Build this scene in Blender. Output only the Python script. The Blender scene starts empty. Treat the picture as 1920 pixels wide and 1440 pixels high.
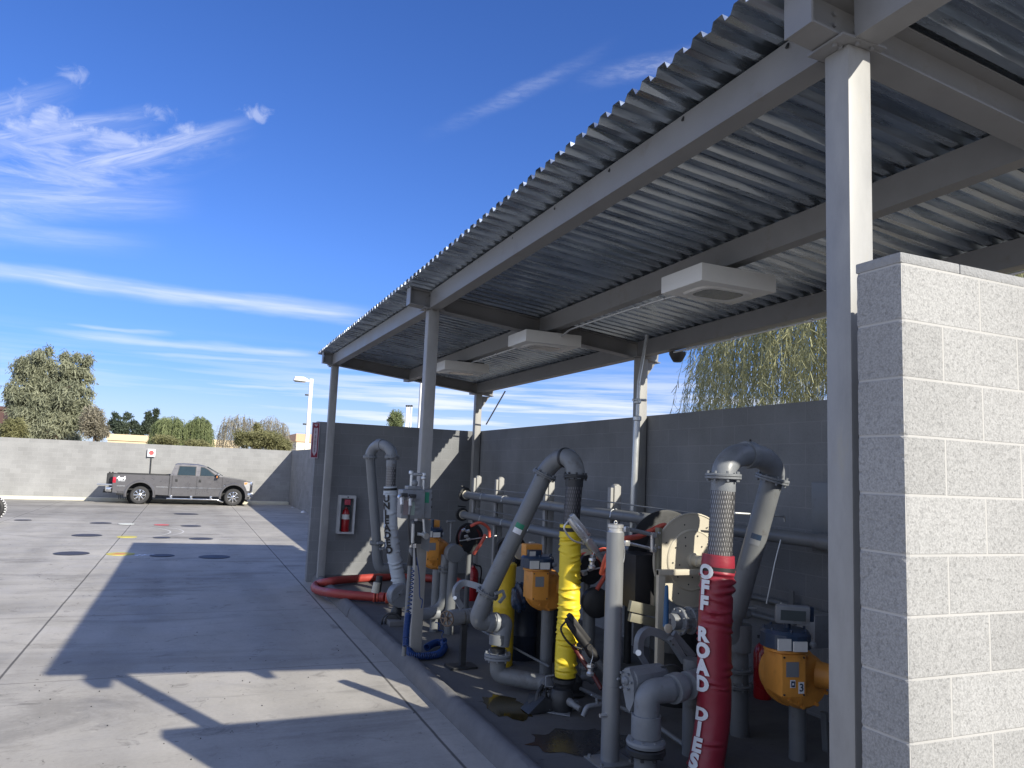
import bpy, bmesh, math, random
from mathutils import Vector, Matrix
random.seed(7)
PI = math.pi
scene = bpy.context.scene
C = scene.collection
V = Vector

# ---------------------------------------------------------------- camera
CAM_R = Matrix(((0.918331, -0.083619, -0.386880),
                (-0.393591, -0.089482, -0.914920),
                (0.041886, 0.992472, -0.115086)))
EYE = V((0, 0, 2.2))
cam_d = bpy.data.cameras.new('camera')
cam = bpy.data.objects.new('camera', cam_d)
C.objects.link(cam)
cam.matrix_world = Matrix.Translation(EYE) @ CAM_R.to_4x4()
cam_d.sensor_width = 36
cam_d.lens = 1411 / 1920 * 36
cam_d.clip_start = 0.05
cam_d.clip_end = 4000
scene.camera = cam

# ---------------------------------------------------------------- exposure
scene.view_settings.view_transform = 'Standard'
scene.view_settings.look = 'None'
scene.view_settings.gamma = 1
scene.view_settings.use_curve_mapping = False
scene.view_settings.exposure = 0.46

scene.render.engine = 'CYCLES'
scene.cycles.max_bounces = 6
scene.cycles.diffuse_bounces = 3
scene.cycles.glossy_bounces = 3

# ---------------------------------------------------------------- sun
SUN = V((0.75, -1.62, 1.0)).normalized()          # towards the sun
sd = bpy.data.lights.new('sun', 'SUN')
sd.energy = 5.0
sd.angle = math.radians(0.5)
sd.color = (1.0, 0.935, 0.80)
so = bpy.data.objects.new('sun', sd)
C.objects.link(so)
so.rotation_euler = SUN.to_track_quat('Z', 'Y').to_euler()
ELEV = math.asin(SUN.z)
AZ = math.atan2(SUN.x, SUN.y)

# ---------------------------------------------------------------- world: sky with thin cirrus
world = bpy.data.worlds.new('World')
scene.world = world
world.use_nodes = True
world.cycles.sampling_method = 'MANUAL'
world.cycles.sample_map_resolution = 512
WT = world.node_tree
WT.nodes.clear()


def wn(t, **kw):
    n = WT.nodes.new(t)
    for k, v in kw.items():
        setattr(n, k, v)
    return n


def sock(s, v):
    if isinstance(v, (int, float)):
        s.default_value = v
    else:
        WT.links.new(v, s)


def M(op, a, b=0.0, c=0.0, clamp=False):
    n = wn('ShaderNodeMath', operation=op)
    n.use_clamp = clamp
    sock(n.inputs[0], a); sock(n.inputs[1], b)
    if len(n.inputs) > 2:
        sock(n.inputs[2], c)
    return n.outputs[0]


def sm(x, lo, hi):
    n = wn('ShaderNodeMapRange', interpolation_type='SMOOTHSTEP')
    sock(n.inputs['Value'], x)
    n.inputs['From Min'].default_value = lo
    n.inputs['From Max'].default_value = hi
    return n.outputs[0]


tc = wn('ShaderNodeTexCoord')
sep = wn('ShaderNodeSeparateXYZ')
WT.links.new(tc.outputs['Generated'], sep.inputs[0])
az = M('MULTIPLY', M('ARCTAN2', sep.outputs[0], sep.outputs[1]), 57.29578)
el = M('MULTIPLY', M('ARCSINE', sep.outputs[2]), 57.29578)


def wnoise(x, y, scale, detail=5, rough=0.6, seed=0.0, dist=0.0):
    cmb = wn('ShaderNodeCombineXYZ')
    sock(cmb.inputs[0], x); sock(cmb.inputs[1], y); cmb.inputs[2].default_value = seed
    n = wn('ShaderNodeTexNoise')
    n.inputs['Scale'].default_value = scale
    n.inputs['Detail'].default_value = detail
    n.inputs['Roughness'].default_value = rough
    n.inputs['Distortion'].default_value = dist
    WT.links.new(cmb.outputs[0], n.inputs['Vector'])
    return n.outputs[0]


def band(x0, y0, x1, y1, w_up, w_dn, fade=4.0, seed=0.0, grain=0.5, stretch=0.06, comb=False):
    """soft streak along a straight line in azimuth / elevation degrees"""
    k = (y1 - y0) / (x1 - x0)
    line = M('ADD', M('MULTIPLY', M('SUBTRACT', az, x0), k), y0)
    wob = M('MULTIPLY', M('SUBTRACT', wnoise(M('MULTIPLY', az, 0.25), el, 0.6, 3, 0.5, seed + 3), 0.5), 0.9)
    dv = M('ADD', M('SUBTRACT', el, line), wob)
    up = sm(dv, w_up, 0.0)
    dn = sm(dv, -w_dn, 0.0)
    ends = M('MULTIPLY', sm(az, x0, x0 + fade), sm(az, x1, x1 - fade))
    m = M('MULTIPLY', M('MULTIPLY', up, dn), ends)
    if comb:
        g = wnoise(M('MULTIPLY', az, stretch), M('SUBTRACT', el, M('MULTIPLY', az, k)), 1.9, 7, 0.66, seed, 0.5)
    else:
        g = wnoise(M('MULTIPLY', az, stretch), M('MULTIPLY', el, 1.0), 2.4, 6, 0.62, seed)
    g = sm(g, 0.35, 0.68)
    return M('MULTIPLY', m, M('ADD', M('MULTIPLY', g, grain), 1 - grain))


def total(parts):
    s = parts[0]
    for p in parts[1:]:
        s = M('MAXIMUM', s, p)
    return s


# long thin trails
bands = [
    M('MULTIPLY', band(-22, 11.05, 13.5, 11.2, 0.95, 0.75, 5, 1.0, 0.45), 0.60),
    M('MULTIPLY', band(-1, 11.0, 13.5, 10.55, 0.35, 0.45, 4, 1.7, 0.5), 0.34),
    M('MULTIPLY', band(-8.8, 8.3, -1.0, 8.5, 0.22, 0.25, 2.5, 2.0, 0.4), 0.42),
    M('MULTIPLY', band(-11, 7.7, 10.5, 8.0, 0.55, 0.45, 5, 3.0, 0.5), 0.46),
    M('MULTIPLY', band(-6, 7.1, 11, 7.15, 0.3, 0.35, 5, 3.6, 0.6), 0.36),
    M('MULTIPLY', band(-1, 5.3, 13, 5.4, 0.22, 0.25, 4, 4.0, 0.4), 0.48),
]
# soft stratified veil towards the horizon, heavier on the right
veil_n = wnoise(M('MULTIPLY', az, 0.035), M('MULTIPLY', el, 0.8), 1.9, 6, 0.6, 9.0)
veil = M('MULTIPLY', sm(veil_n, 0.33, 0.66), M('MULTIPLY', sm(el, 9.5, 4.5), M('ADD', M('MULTIPLY', sm(az, -2, 18), 0.62), 0.28)))
low = M('MULTIPLY', sm(el, 8.0, 0.0), 0.45)
# combed cirrus fan, upper left
ang = math.radians(24)
ca, sa = math.cos(ang), math.sin(ang)
rx = M('ADD', M('MULTIPLY', az, ca), M('MULTIPLY', el, sa))
ry = M('SUBTRACT', M('MULTIPLY', el, ca), M('MULTIPLY', az, sa))
bend = M('MULTIPLY', M('POWER', M('ABSOLUTE', M('SUBTRACT', 12.0, rx)), 2.0), 0.016)
ryb = M('SUBTRACT', ry, bend)
fan_n = wnoise(M('MULTIPLY', rx, 0.10), M('MULTIPLY', ryb, 0.55), 1.0, 7, 0.58, 21.3, 0.35)
fan_f = wnoise(M('MULTIPLY', rx, 0.30), M('MULTIPLY', ryb, 1.1), 1.4, 7, 0.66, 5.1, 0.7)
edge_wob = M('MULTIPLY', M('SUBTRACT', wnoise(az, el, 0.42, 5, 0.6, 8.8), 0.5), 8.0)
top_line = M('ADD', M('ADD', M('MULTIPLY', M('ADD', az, 12.0), 0.10), 21.0), edge_wob)
bot_line = M('ADD', M('MULTIPLY', M('ADD', az, 12.0), 0.60), 13.2)
fan_mask = M('MULTIPLY', M('MULTIPLY', sm(M('SUBTRACT', top_line, el), -0.6, 1.4), sm(M('SUBTRACT', el, bot_line), -0.8, 2.6)), sm(az, 4.5, -2.0))
fan = M('MULTIPLY', fan_mask, M('ADD', M('MULTIPLY', sm(fan_n, 0.36, 0.70), 0.46), M('MULTIPLY', sm(fan_f, 0.42, 0.80), 0.26)))
# the brighter quill of the fan
quill = M('MULTIPLY', band(-9.5, 17.4, 2.6, 24.0, 0.4, 0.7, 5.5, 12.0, 0.5, 0.12, True), 0.5)


def puff(x0, y0, rx_, ry_, seed, amp):
    dx = M('DIVIDE', M('SUBTRACT', az, x0), rx_)
    dy = M('DIVIDE', M('SUBTRACT', el, y0), ry_)
    w = M('MULTIPLY', M('SUBTRACT', wnoise(az, el, 0.9, 6, 0.65, seed, 0.6), 0.5), 2.6)
    r = M('ADD', M('SQRT', M('ADD', M('MULTIPLY', dx, dx), M('MULTIPLY', dy, dy))), w)
    return M('MULTIPLY', sm(r, 1.0, 0.0), amp)


puffs = [puff(2.5, 24.1, 1.5, 0.7, 31, 0.34), puff(-3.9, 22.9, 1.2, 0.7, 32, 0.30), puff(-9.4, 23.9, 1.2, 0.7, 33, 0.28),
         puff(-12.2, 21.4, 1.0, 1.4, 34, 0.30)]
# faint plume above the canopy
pl = M('MULTIPLY', band(14, 24.0, 31, 31.5, 0.8, 1.0, 9, 14.0, 0.7, 0.25), 0.14)
pl2 = M('MULTIPLY', band(26, 28.6, 42, 30.6, 1.1, 1.1, 8, 15.0, 0.7, 0.25), 0.26)
streaks = [M('MULTIPLY', band(-14, 16.2, 3.4, 24.4, 0.7, 1.9, 7, 41.0, 0.75, 0.12, True), 0.55),
           M('MULTIPLY', band(-20, 16.4, -2.9, 23.4, 0.9, 2.0, 6, 42.0, 0.75, 0.12, True), 0.46),
           M('MULTIPLY', band(-24, 14.4, -8.0, 24.2, 1.0, 2.2, 7, 43.0, 0.75, 0.12, True), 0.42),
           M('MULTIPLY', band(-26, 12.0, -11.2, 21.8, 0.9, 2.0, 6, 46.0, 0.7, 0.12, True), 0.40),
           M('MULTIPLY', band(-22, 14.4, 0.0, 17.8, 1.4, 1.8, 8, 44.0, 0.6, 0.10, True), 0.42),
           M('MULTIPLY', band(-22, 13.0, -2.0, 14.6, 0.9, 1.4, 8, 45.0, 0.5, 0.10, True), 0.26)]
cl = total(bands + [veil, low, fan, quill, pl, pl2] + streaks + puffs)
cl = M('MINIMUM', cl, 0.85)

sky = wn('ShaderNodeTexSky', sky_type='NISHITA')
sky.sun_disc = False
sky.sun_elevation = ELEV
sky.sun_rotation = AZ
sky.air_density = 1.0
sky.dust_density = 0.35
sky.ozone_density = 3.2
sky.altitude = 300
hs = wn('ShaderNodeHueSaturation')
hs.inputs['Saturation'].default_value = 1.12
hs.inputs['Value'].default_value = 1.0
WT.links.new(sky.outputs[0], hs.inputs['Color'])
mixc = wn('ShaderNodeMix', data_type='RGBA')
WT.links.new(cl, mixc.inputs[0])
tint = wn('ShaderNodeMix', data_type='RGBA', blend_type='MULTIPLY')
tint.inputs[0].default_value = 1.0
lowdim = wn('ShaderNodeMix', data_type='RGBA', blend_type='MULTIPLY')
WT.links.new(sm(el, 16.0, 0.0), lowdim.inputs[0])
WT.links.new(hs.outputs[0], lowdim.inputs[6])
lowdim.inputs[7].default_value = (0.62, 0.70, 0.80, 1)
WT.links.new(lowdim.outputs[2], tint.inputs[6])
tint.inputs[7].default_value = (0.64, 0.77, 1.20, 1)
WT.links.new(tint.outputs[2], mixc.inputs[6])
mixc.inputs[7].default_value = (6.6, 6.9, 7.9, 1)
bg = wn('ShaderNodeBackground')
bg.inputs['Strength'].default_value = 0.110
# bright haze added to the unseen sky outside the view, lifts the ambient fill
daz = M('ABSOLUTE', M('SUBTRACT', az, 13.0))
fill_hz = M('MULTIPLY', M('MULTIPLY', sm(daz, 50, 95), sm(el, 78, 18)), 0.60)
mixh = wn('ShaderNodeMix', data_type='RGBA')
WT.links.new(fill_hz, mixh.inputs[0])
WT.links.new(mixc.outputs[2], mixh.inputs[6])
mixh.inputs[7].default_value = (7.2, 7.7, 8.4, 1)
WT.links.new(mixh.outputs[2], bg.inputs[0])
wo = wn('ShaderNodeOutputWorld')
WT.links.new(bg.outputs[0], wo.inputs[0])


# ================================================================ helpers
def ray(px, py):
    return CAM_R @ V((px - 960, 720 - py, -1411))


def PX(px, py, X):
    r = ray(px, py); return EYE + r * (X / r.x)


def PY(px, py, Y):
    r = ray(px, py); return EYE + r * (Y / r.y)


def PZ(px, py, Z):
    r = ray(px, py); return EYE + r * ((Z - EYE.z) / r.z)


MATS = {}


def mat(name, col, rough=0.6, metal=0.0, var=0.12, vscale=4.0, bump=0.0, bscale=30.0, spec=0.5, coat=0.0,
        stain=None, stain_amt=0.0, stain_scale=2.0, stretch=(1, 1, 1), grunge=0.0):
    if name in MATS:
        return MATS[name]
    m = bpy.data.materials.new(name)
    m.use_nodes = True
    t = m.node_tree
    b = t.nodes['Principled BSDF']
    N = t.nodes.new; L = t.links.new
    tcn = N('ShaderNodeTexCoord'); mp = N('ShaderNodeMapping')
    geo = N('ShaderNodeNewGeometry')
    L(geo.outputs['Position'], mp.inputs[0])
    mp.inputs['Scale'].default_value = stretch
    n1 = N('ShaderNodeTexNoise'); n1.inputs['Scale'].default_value = vscale; n1.inputs['Detail'].default_value = 8
    n1.inputs['Roughness'].default_value = 0.65
    L(mp.outputs[0], n1.inputs['Vector'])
    mr = N('ShaderNodeMapRange')
    mr.inputs['From Min'].default_value = 0.3; mr.inputs['From Max'].default_value = 0.7
    mr.inputs['To Min'].default_value = 1 - var; mr.inputs['To Max'].default_value = 1 + var
    L(n1.outputs[0], mr.inputs['Value'])
    mul = N('ShaderNodeMix'); mul.data_type = 'RGBA'; mul.blend_type = 'MULTIPLY'; mul.inputs[0].default_value = 1
    mul.inputs[6].default_value = (*col, 1)
    L(mr.outputs[0], mul.inputs[7])
    out = mul.outputs[2]
    if stain:
        n2 = N('ShaderNodeTexNoise'); n2.inputs['Scale'].default_value = stain_scale; n2.inputs['Detail'].default_value = 10
        n2.inputs['Roughness'].default_value = 0.7
        L(mp.outputs[0], n2.inputs['Vector'])
        r2 = N('ShaderNodeMapRange'); r2.interpolation_type = 'SMOOTHSTEP'
        r2.inputs['From Min'].default_value = 0.55; r2.inputs['From Max'].default_value = 0.72
        r2.inputs['To Max'].default_value = stain_amt
        L(n2.outputs[0], r2.inputs['Value'])
        mx = N('ShaderNodeMix'); mx.data_type = 'RGBA'
        L(r2.outputs[0], mx.inputs[0]); L(out, mx.inputs[6]); mx.inputs[7].default_value = (*stain, 1)
        out = mx.outputs[2]
    L(out, b.inputs['Base Color'])
    b.inputs['Metallic'].default_value = metal
    rr = N('ShaderNodeMapRange')
    rr.inputs['From Min'].default_value = 0.3; rr.inputs['From Max'].default_value = 0.7
    rr.inputs['To Min'].default_value = max(0.02, rough - 0.1); rr.inputs['To Max'].default_value = min(1, rough + 0.1)
    L(n1.outputs[0], rr.inputs['Value']); L(rr.outputs[0], b.inputs['Roughness'])
    b.inputs['Specular IOR Level'].default_value = spec
    b.inputs['Coat Weight'].default_value = coat
    if bump:
        n3 = N('ShaderNodeTexNoise'); n3.inputs['Scale'].default_value = bscale; n3.inputs['Detail'].default_value = 6
        L(mp.outputs[0], n3.inputs['Vector'])
        bp = N('ShaderNodeBump'); bp.inputs['Strength'].default_value = bump; bp.inputs['Distance'].default_value = 0.01
        L(n3.outputs[0], bp.inputs['Height']); L(bp.outputs[0], b.inputs['Normal'])
    MATS[name] = m
    return m


ORG = {}


def thing(name, label, cat, loc, group=None, kind=None):
    o = bpy.data.objects.new(name, None)
    o.empty_display_size = 0.1
    C.objects.link(o)
    o.location = V(loc); ORG[o.name] = V(loc)
    o['label'] = label; o['category'] = cat
    if group: o['group'] = group
    if kind: o['kind'] = kind
    return o


def tag(o, label, cat, group=None):
    o['label'] = label; o['category'] = cat
    if group: o['group'] = group
    return o


def obj(name, bm, m, parent=None, smooth=True, angle=32, origin=None, label=None):
    po = ORG[parent.name] if parent else V((0, 0, 0))
    if origin is None:
        if len(bm.verts):
            mn = V((1e9,) * 3); mx = V((-1e9,) * 3)
            for v in bm.verts:
                for i in range(3):
                    mn[i] = min(mn[i], v.co[i]); mx[i] = max(mx[i], v.co[i])
            origin = V(((mn.x + mx.x) / 2, (mn.y + mx.y) / 2, mn.z))
        else:
            origin = po.copy()
    bmesh.ops.translate(bm, verts=bm.verts, vec=-V(origin))
    bm.normal_update()
    if smooth:
        for f in bm.faces: f.smooth = True
        ca_ = math.radians(angle)
        for e in bm.edges:
            if len(e.link_faces) == 2:
                if e.link_faces[0].normal.length > 0 and e.link_faces[1].normal.length > 0 and e.link_faces[0].normal.angle(e.link_faces[1].normal) > ca_:
                    e.smooth = False
            else:
                e.smooth = False
    me = bpy.data.meshes.new(name)
    bm.to_mesh(me); bm.free()
    for mm in (m if isinstance(m, (list, tuple)) else [m]):
        me.materials.append(mm)
    o = bpy.data.objects.new(name, me)
    C.objects.link(o)
    if parent:
        o.parent = parent
    o.location = V(origin) - po
    ORG[o.name] = V(origin)
    if label: o['label'] = label
    return o


def struct(name, bm, m, **kw):
    o = obj(name, bm, m, **kw); o['kind'] = 'structure'; return o


def BM():
    return bmesh.new()


def box(bm, a, b, bev=0.0, mi=0):
    a = V(a); b = V(b)
    lo = V((min(a.x, b.x), min(a.y, b.y), min(a.z, b.z))); hi = V((max(a.x, b.x), max(a.y, b.y), max(a.z, b.z)))
    return obox(bm, (lo + hi) / 2, (1, 0, 0), (0, 1, 0), (0, 0, 1), (hi - lo) / 2, bev, mi)


def obox(bm, c, ax, ay, az_, h, bev=0.0, mi=0):
    """oriented box: centre, axes, half sizes"""
    ax, ay, az_ = V(ax).normalized(), V(ay).normalized(), V(az_).normalized()
    vs = []
    for sx in (-1, 1):
        for sy in (-1, 1):
            for sz in (-1, 1):
                vs.append(bm.verts.new(V(c) + ax * h[0] * sx + ay * h[1] * sy + az_ * h[2] * sz))
    q = [(0, 1, 3, 2), (4, 6, 7, 5), (0, 4, 5, 1), (2, 3, 7, 6), (0, 2, 6, 4), (1, 5, 7, 3)]
    fs = [bm.faces.new([vs[i] for i in f]) for f in q]
    bmesh.ops.recalc_face_normals(bm, faces=fs)
    for f in fs: f.material_index = mi
    if bev > 0:
        es = {e for f in fs for e in f.edges}
        r = bmesh.ops.bevel(bm, geom=list(es), offset=bev, segments=2, profile=0.6, affect='EDGES')
        for f in r['faces']: f.material_index = mi
    return vs


def frame_of(d):
    d = V(d).normalized()
    a = V((0, 0, 1)) if abs(d.z) < 0.9 else V((1, 0, 0))
    u = d.cross(a).normalized(); w = d.cross(u).normalized()
    return d, u, w


def tube(bm, pts, r, seg=16, cap=True, mi=0, closed=False):
    """tube through points; r number or list; parallel-transport frame"""
    pts = [V(p) for p in pts]
    n = len(pts)
    rs = r if isinstance(r, (list, tuple)) else [r] * n
    rings = []
    u = None
    for i, p in enumerate(pts):
        if closed:
            d = (pts[(i + 1) % n] - pts[i - 1]).normalized()
        elif i == 0: d = (pts[1] - p).normalized()
        elif i == n - 1: d = (p - pts[-2]).normalized()
        else:
            d = ((pts[i + 1] - p).normalized() + (p - pts[i - 1]).normalized())
            d = d.normalized() if d.length > 1e-6 else (pts[i + 1] - p).normalized()
        if u is None:
            _, u, w = frame_of(d)
        else:
            u = (u - d * u.dot(d)).normalized()
            w = d.cross(u)
        w = d.cross(u)
        rings.append([bm.verts.new(p + (u * math.cos(2 * PI * k / seg) + w * math.sin(2 * PI * k / seg)) * rs[i]) for k in range(seg)])
    fs = []
    rng = range(n if closed else n - 1)
    for i in rng:
        A = rings[i]; B = rings[(i + 1) % n]
        for k in range(seg):
            fs.append(bm.faces.new((A[k], A[(k + 1) % seg], B[(k + 1) % seg], B[k])))
    if cap and not closed:
        fs.append(bm.faces.new(rings[0][::-1])); fs.append(bm.faces.new(rings[-1]))
    for f in fs: f.material_index = mi
    return rings


def cyl(bm, a, b, r, r2=None, seg=20, mi=0):
    return tube(bm, [a, b], [r, r if r2 is None else r2], seg, True, mi)


def lathe(bm, c, d, prof, seg=24, mi=0, cap=True):
    """profile [(t along d, radius)]"""
    d, u, w = frame_of(d)
    c = V(c); rings = []
    for t, r in prof:
        rings.append([bm.verts.new(c + d * t + (u * math.cos(2 * PI * k / seg) + w * math.sin(2 * PI * k / seg)) * max(r, 1e-4)) for k in range(seg)])
    fs = []
    for A, B in zip(rings, rings[1:]):
        for k in range(seg):
            fs.append(bm.faces.new((A[k], B[k], B[(k + 1) % seg], A[(k + 1) % seg])))
    if cap:
        fs.append(bm.faces.new(rings[0])); fs.append(bm.faces.new(rings[-1][::-1]))
    bmesh.ops.recalc_face_normals(bm, faces=fs)
    for f in fs: f.material_index = mi


def fillet(pts, rad, n=8):
    pts = [V(p) for p in pts]; out = [pts[0]]
    for i in range(1, len(pts) - 1):
        p = pts[i]; a = (pts[i - 1] - p); b = (pts[i + 1] - p)
        r = min(rad if not isinstance(rad, (list, tuple)) else rad[i - 1], a.length * 0.48, b.length * 0.48)
        p0 = p + a.normalized() * r; p1 = p + b.normalized() * r
        for k in range(n + 1):
            t = k / n
            out.append(p0 * (1 - t) ** 2 + p * 2 * t * (1 - t) + p1 * t * t)
    out.append(pts[-1])
    return out


def spline(pts, n=10):
    pts = [V(p) for p in pts]
    P = [pts[0] * 2 - pts[1]] + pts + [pts[-1] * 2 - pts[-2]]
    out = []
    for i in range(1, len(P) - 2):
        for k in range(n):
            t = k / n
            a, b, c, d = P[i - 1], P[i], P[i + 1], P[i + 2]
            out.append(0.5 * ((2 * b) + (c - a) * t + (2 * a - 5 * b + 4 * c - d) * t * t + (-a + 3 * b - 3 * c + d) * t ** 3))
    out.append(pts[-1])
    return out


def flange(bm, c, d, r, t=0.03, bolts=8, gap=True, br=None, mi=0):
    d, u, w = frame_of(d); c = V(c)
    if gap:
        lathe(bm, c - d * t * 0.5, d, [(0, r * 0.96), (0.004, r), (t * 0.44, r), (t * 0.47, r * 0.86), (t * 0.53, r * 0.86), (t * 0.56, r), (t - 0.004, r), (t, r * 0.96)], 28, mi)
    else:
        lathe(bm, c - d * t * 0.5, d, [(0, r * 0.96), (0.004, r), (t - 0.004, r), (t, r * 0.96)], 28, mi)
    br = br or r * 0.075
    for k in range(bolts):
        a = 2 * PI * (k + 0.5) / bolts
        q = c + (u * math.cos(a) + w * math.sin(a)) * r * 0.86
        cyl(bm, q - d * (t * 0.5 + 0.018), q + d * (t * 0.5 + 0.018), br, seg=6, mi=mi)


def prism(bm, poly, axis, a, b, mi=0, bev=0.0):
    """extrude polygon of (u,v) along axis between a and b. axis 'x': (y,z); 'y': (x,z); 'z': (x,y)"""
    def P(u, v, t):
        return V((t, u, v)) if axis == 'x' else (V((u, t, v)) if axis == 'y' else V((u, v, t)))
    A = [bm.verts.new(P(u, v, a)) for u, v in poly]; B = [bm.verts.new(P(u, v, b)) for u, v in poly]
    n = len(poly)
    fs = [bm.faces.new(A), bm.faces.new(B[::-1])]
    for i in range(n):
        fs.append(bm.faces.new((A[i], A[(i + 1) % n], B[(i + 1) % n], B[i])))
    bmesh.ops.recalc_face_normals(bm, faces=fs)
    for f in fs: f.material_index = mi
    if bev:
        r = bmesh.ops.bevel(bm, geom=list({e for f in fs for e in f.edges}), offset=bev, segments=2, profile=0.6, affect='EDGES')
        for f in r['faces']: f.material_index = mi
    return fs


def text_bm(txt, size, bold=0.0, slice_x=None):
    """flat triangulated letters in the XY plane, centred"""
    cu = bpy.data.curves.new('t', 'FONT')
    cu.body = txt; cu.size = size; cu.offset = bold; cu.align_x = 'CENTER'; cu.align_y = 'CENTER'
    cu.resolution_u = 4; cu.fill_mode = 'FRONT'
    o = bpy.data.objects.new('t', cu)
    C.objects.link(o)
    dg = bpy.context.evaluated_depsgraph_get()
    me = bpy.data.meshes.new_from_object(o.evaluated_get(dg))
    bm = BM(); bm.from_mesh(me)
    bpy.data.objects.remove(o); bpy.data.curves.remove(cu); bpy.data.meshes.remove(me)
    bmesh.ops.remove_doubles(bm, verts=bm.verts, dist=1e-5)
    if slice_x:
        mn = min(v.co.x for v in bm.verts); mx = max(v.co.x for v in bm.verts)
        x = mn + slice_x
        while x < mx:
            bmesh.ops.bisect_plane(bm, geom=bm.verts[:] + bm.edges[:] + bm.faces[:], plane_co=(x, 0, 0), plane_no=(1, 0, 0))
            x += slice_x
        mn = min(v.co.y for v in bm.verts); mx = max(v.co.y for v in bm.verts)
        y = mn + slice_x
        while y < mx:
            bmesh.ops.bisect_plane(bm, geom=bm.verts[:] + bm.edges[:] + bm.faces[:], plane_co=(0, y, 0), plane_no=(0, 1, 0))
            y += slice_x
    return bm


def add_text(bm, txt, size, origin, ux, uy, bold=0.0, mi=0):
    tb = text_bm(txt, size, bold)
    ux = V(ux).normalized(); uy = V(uy).normalized(); o = V(origin)
    tb.verts.index_update()
    mp = {}
    for v in tb.verts:
        mp[v.index] = bm.verts.new(o + ux * v.co.x + uy * v.co.y)
    for f in tb.faces:
        try:
            nf = bm.faces.new([mp[v.index] for v in f.verts]); nf.material_index = mi
        except ValueError:
            pass
    tb.free()


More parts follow.
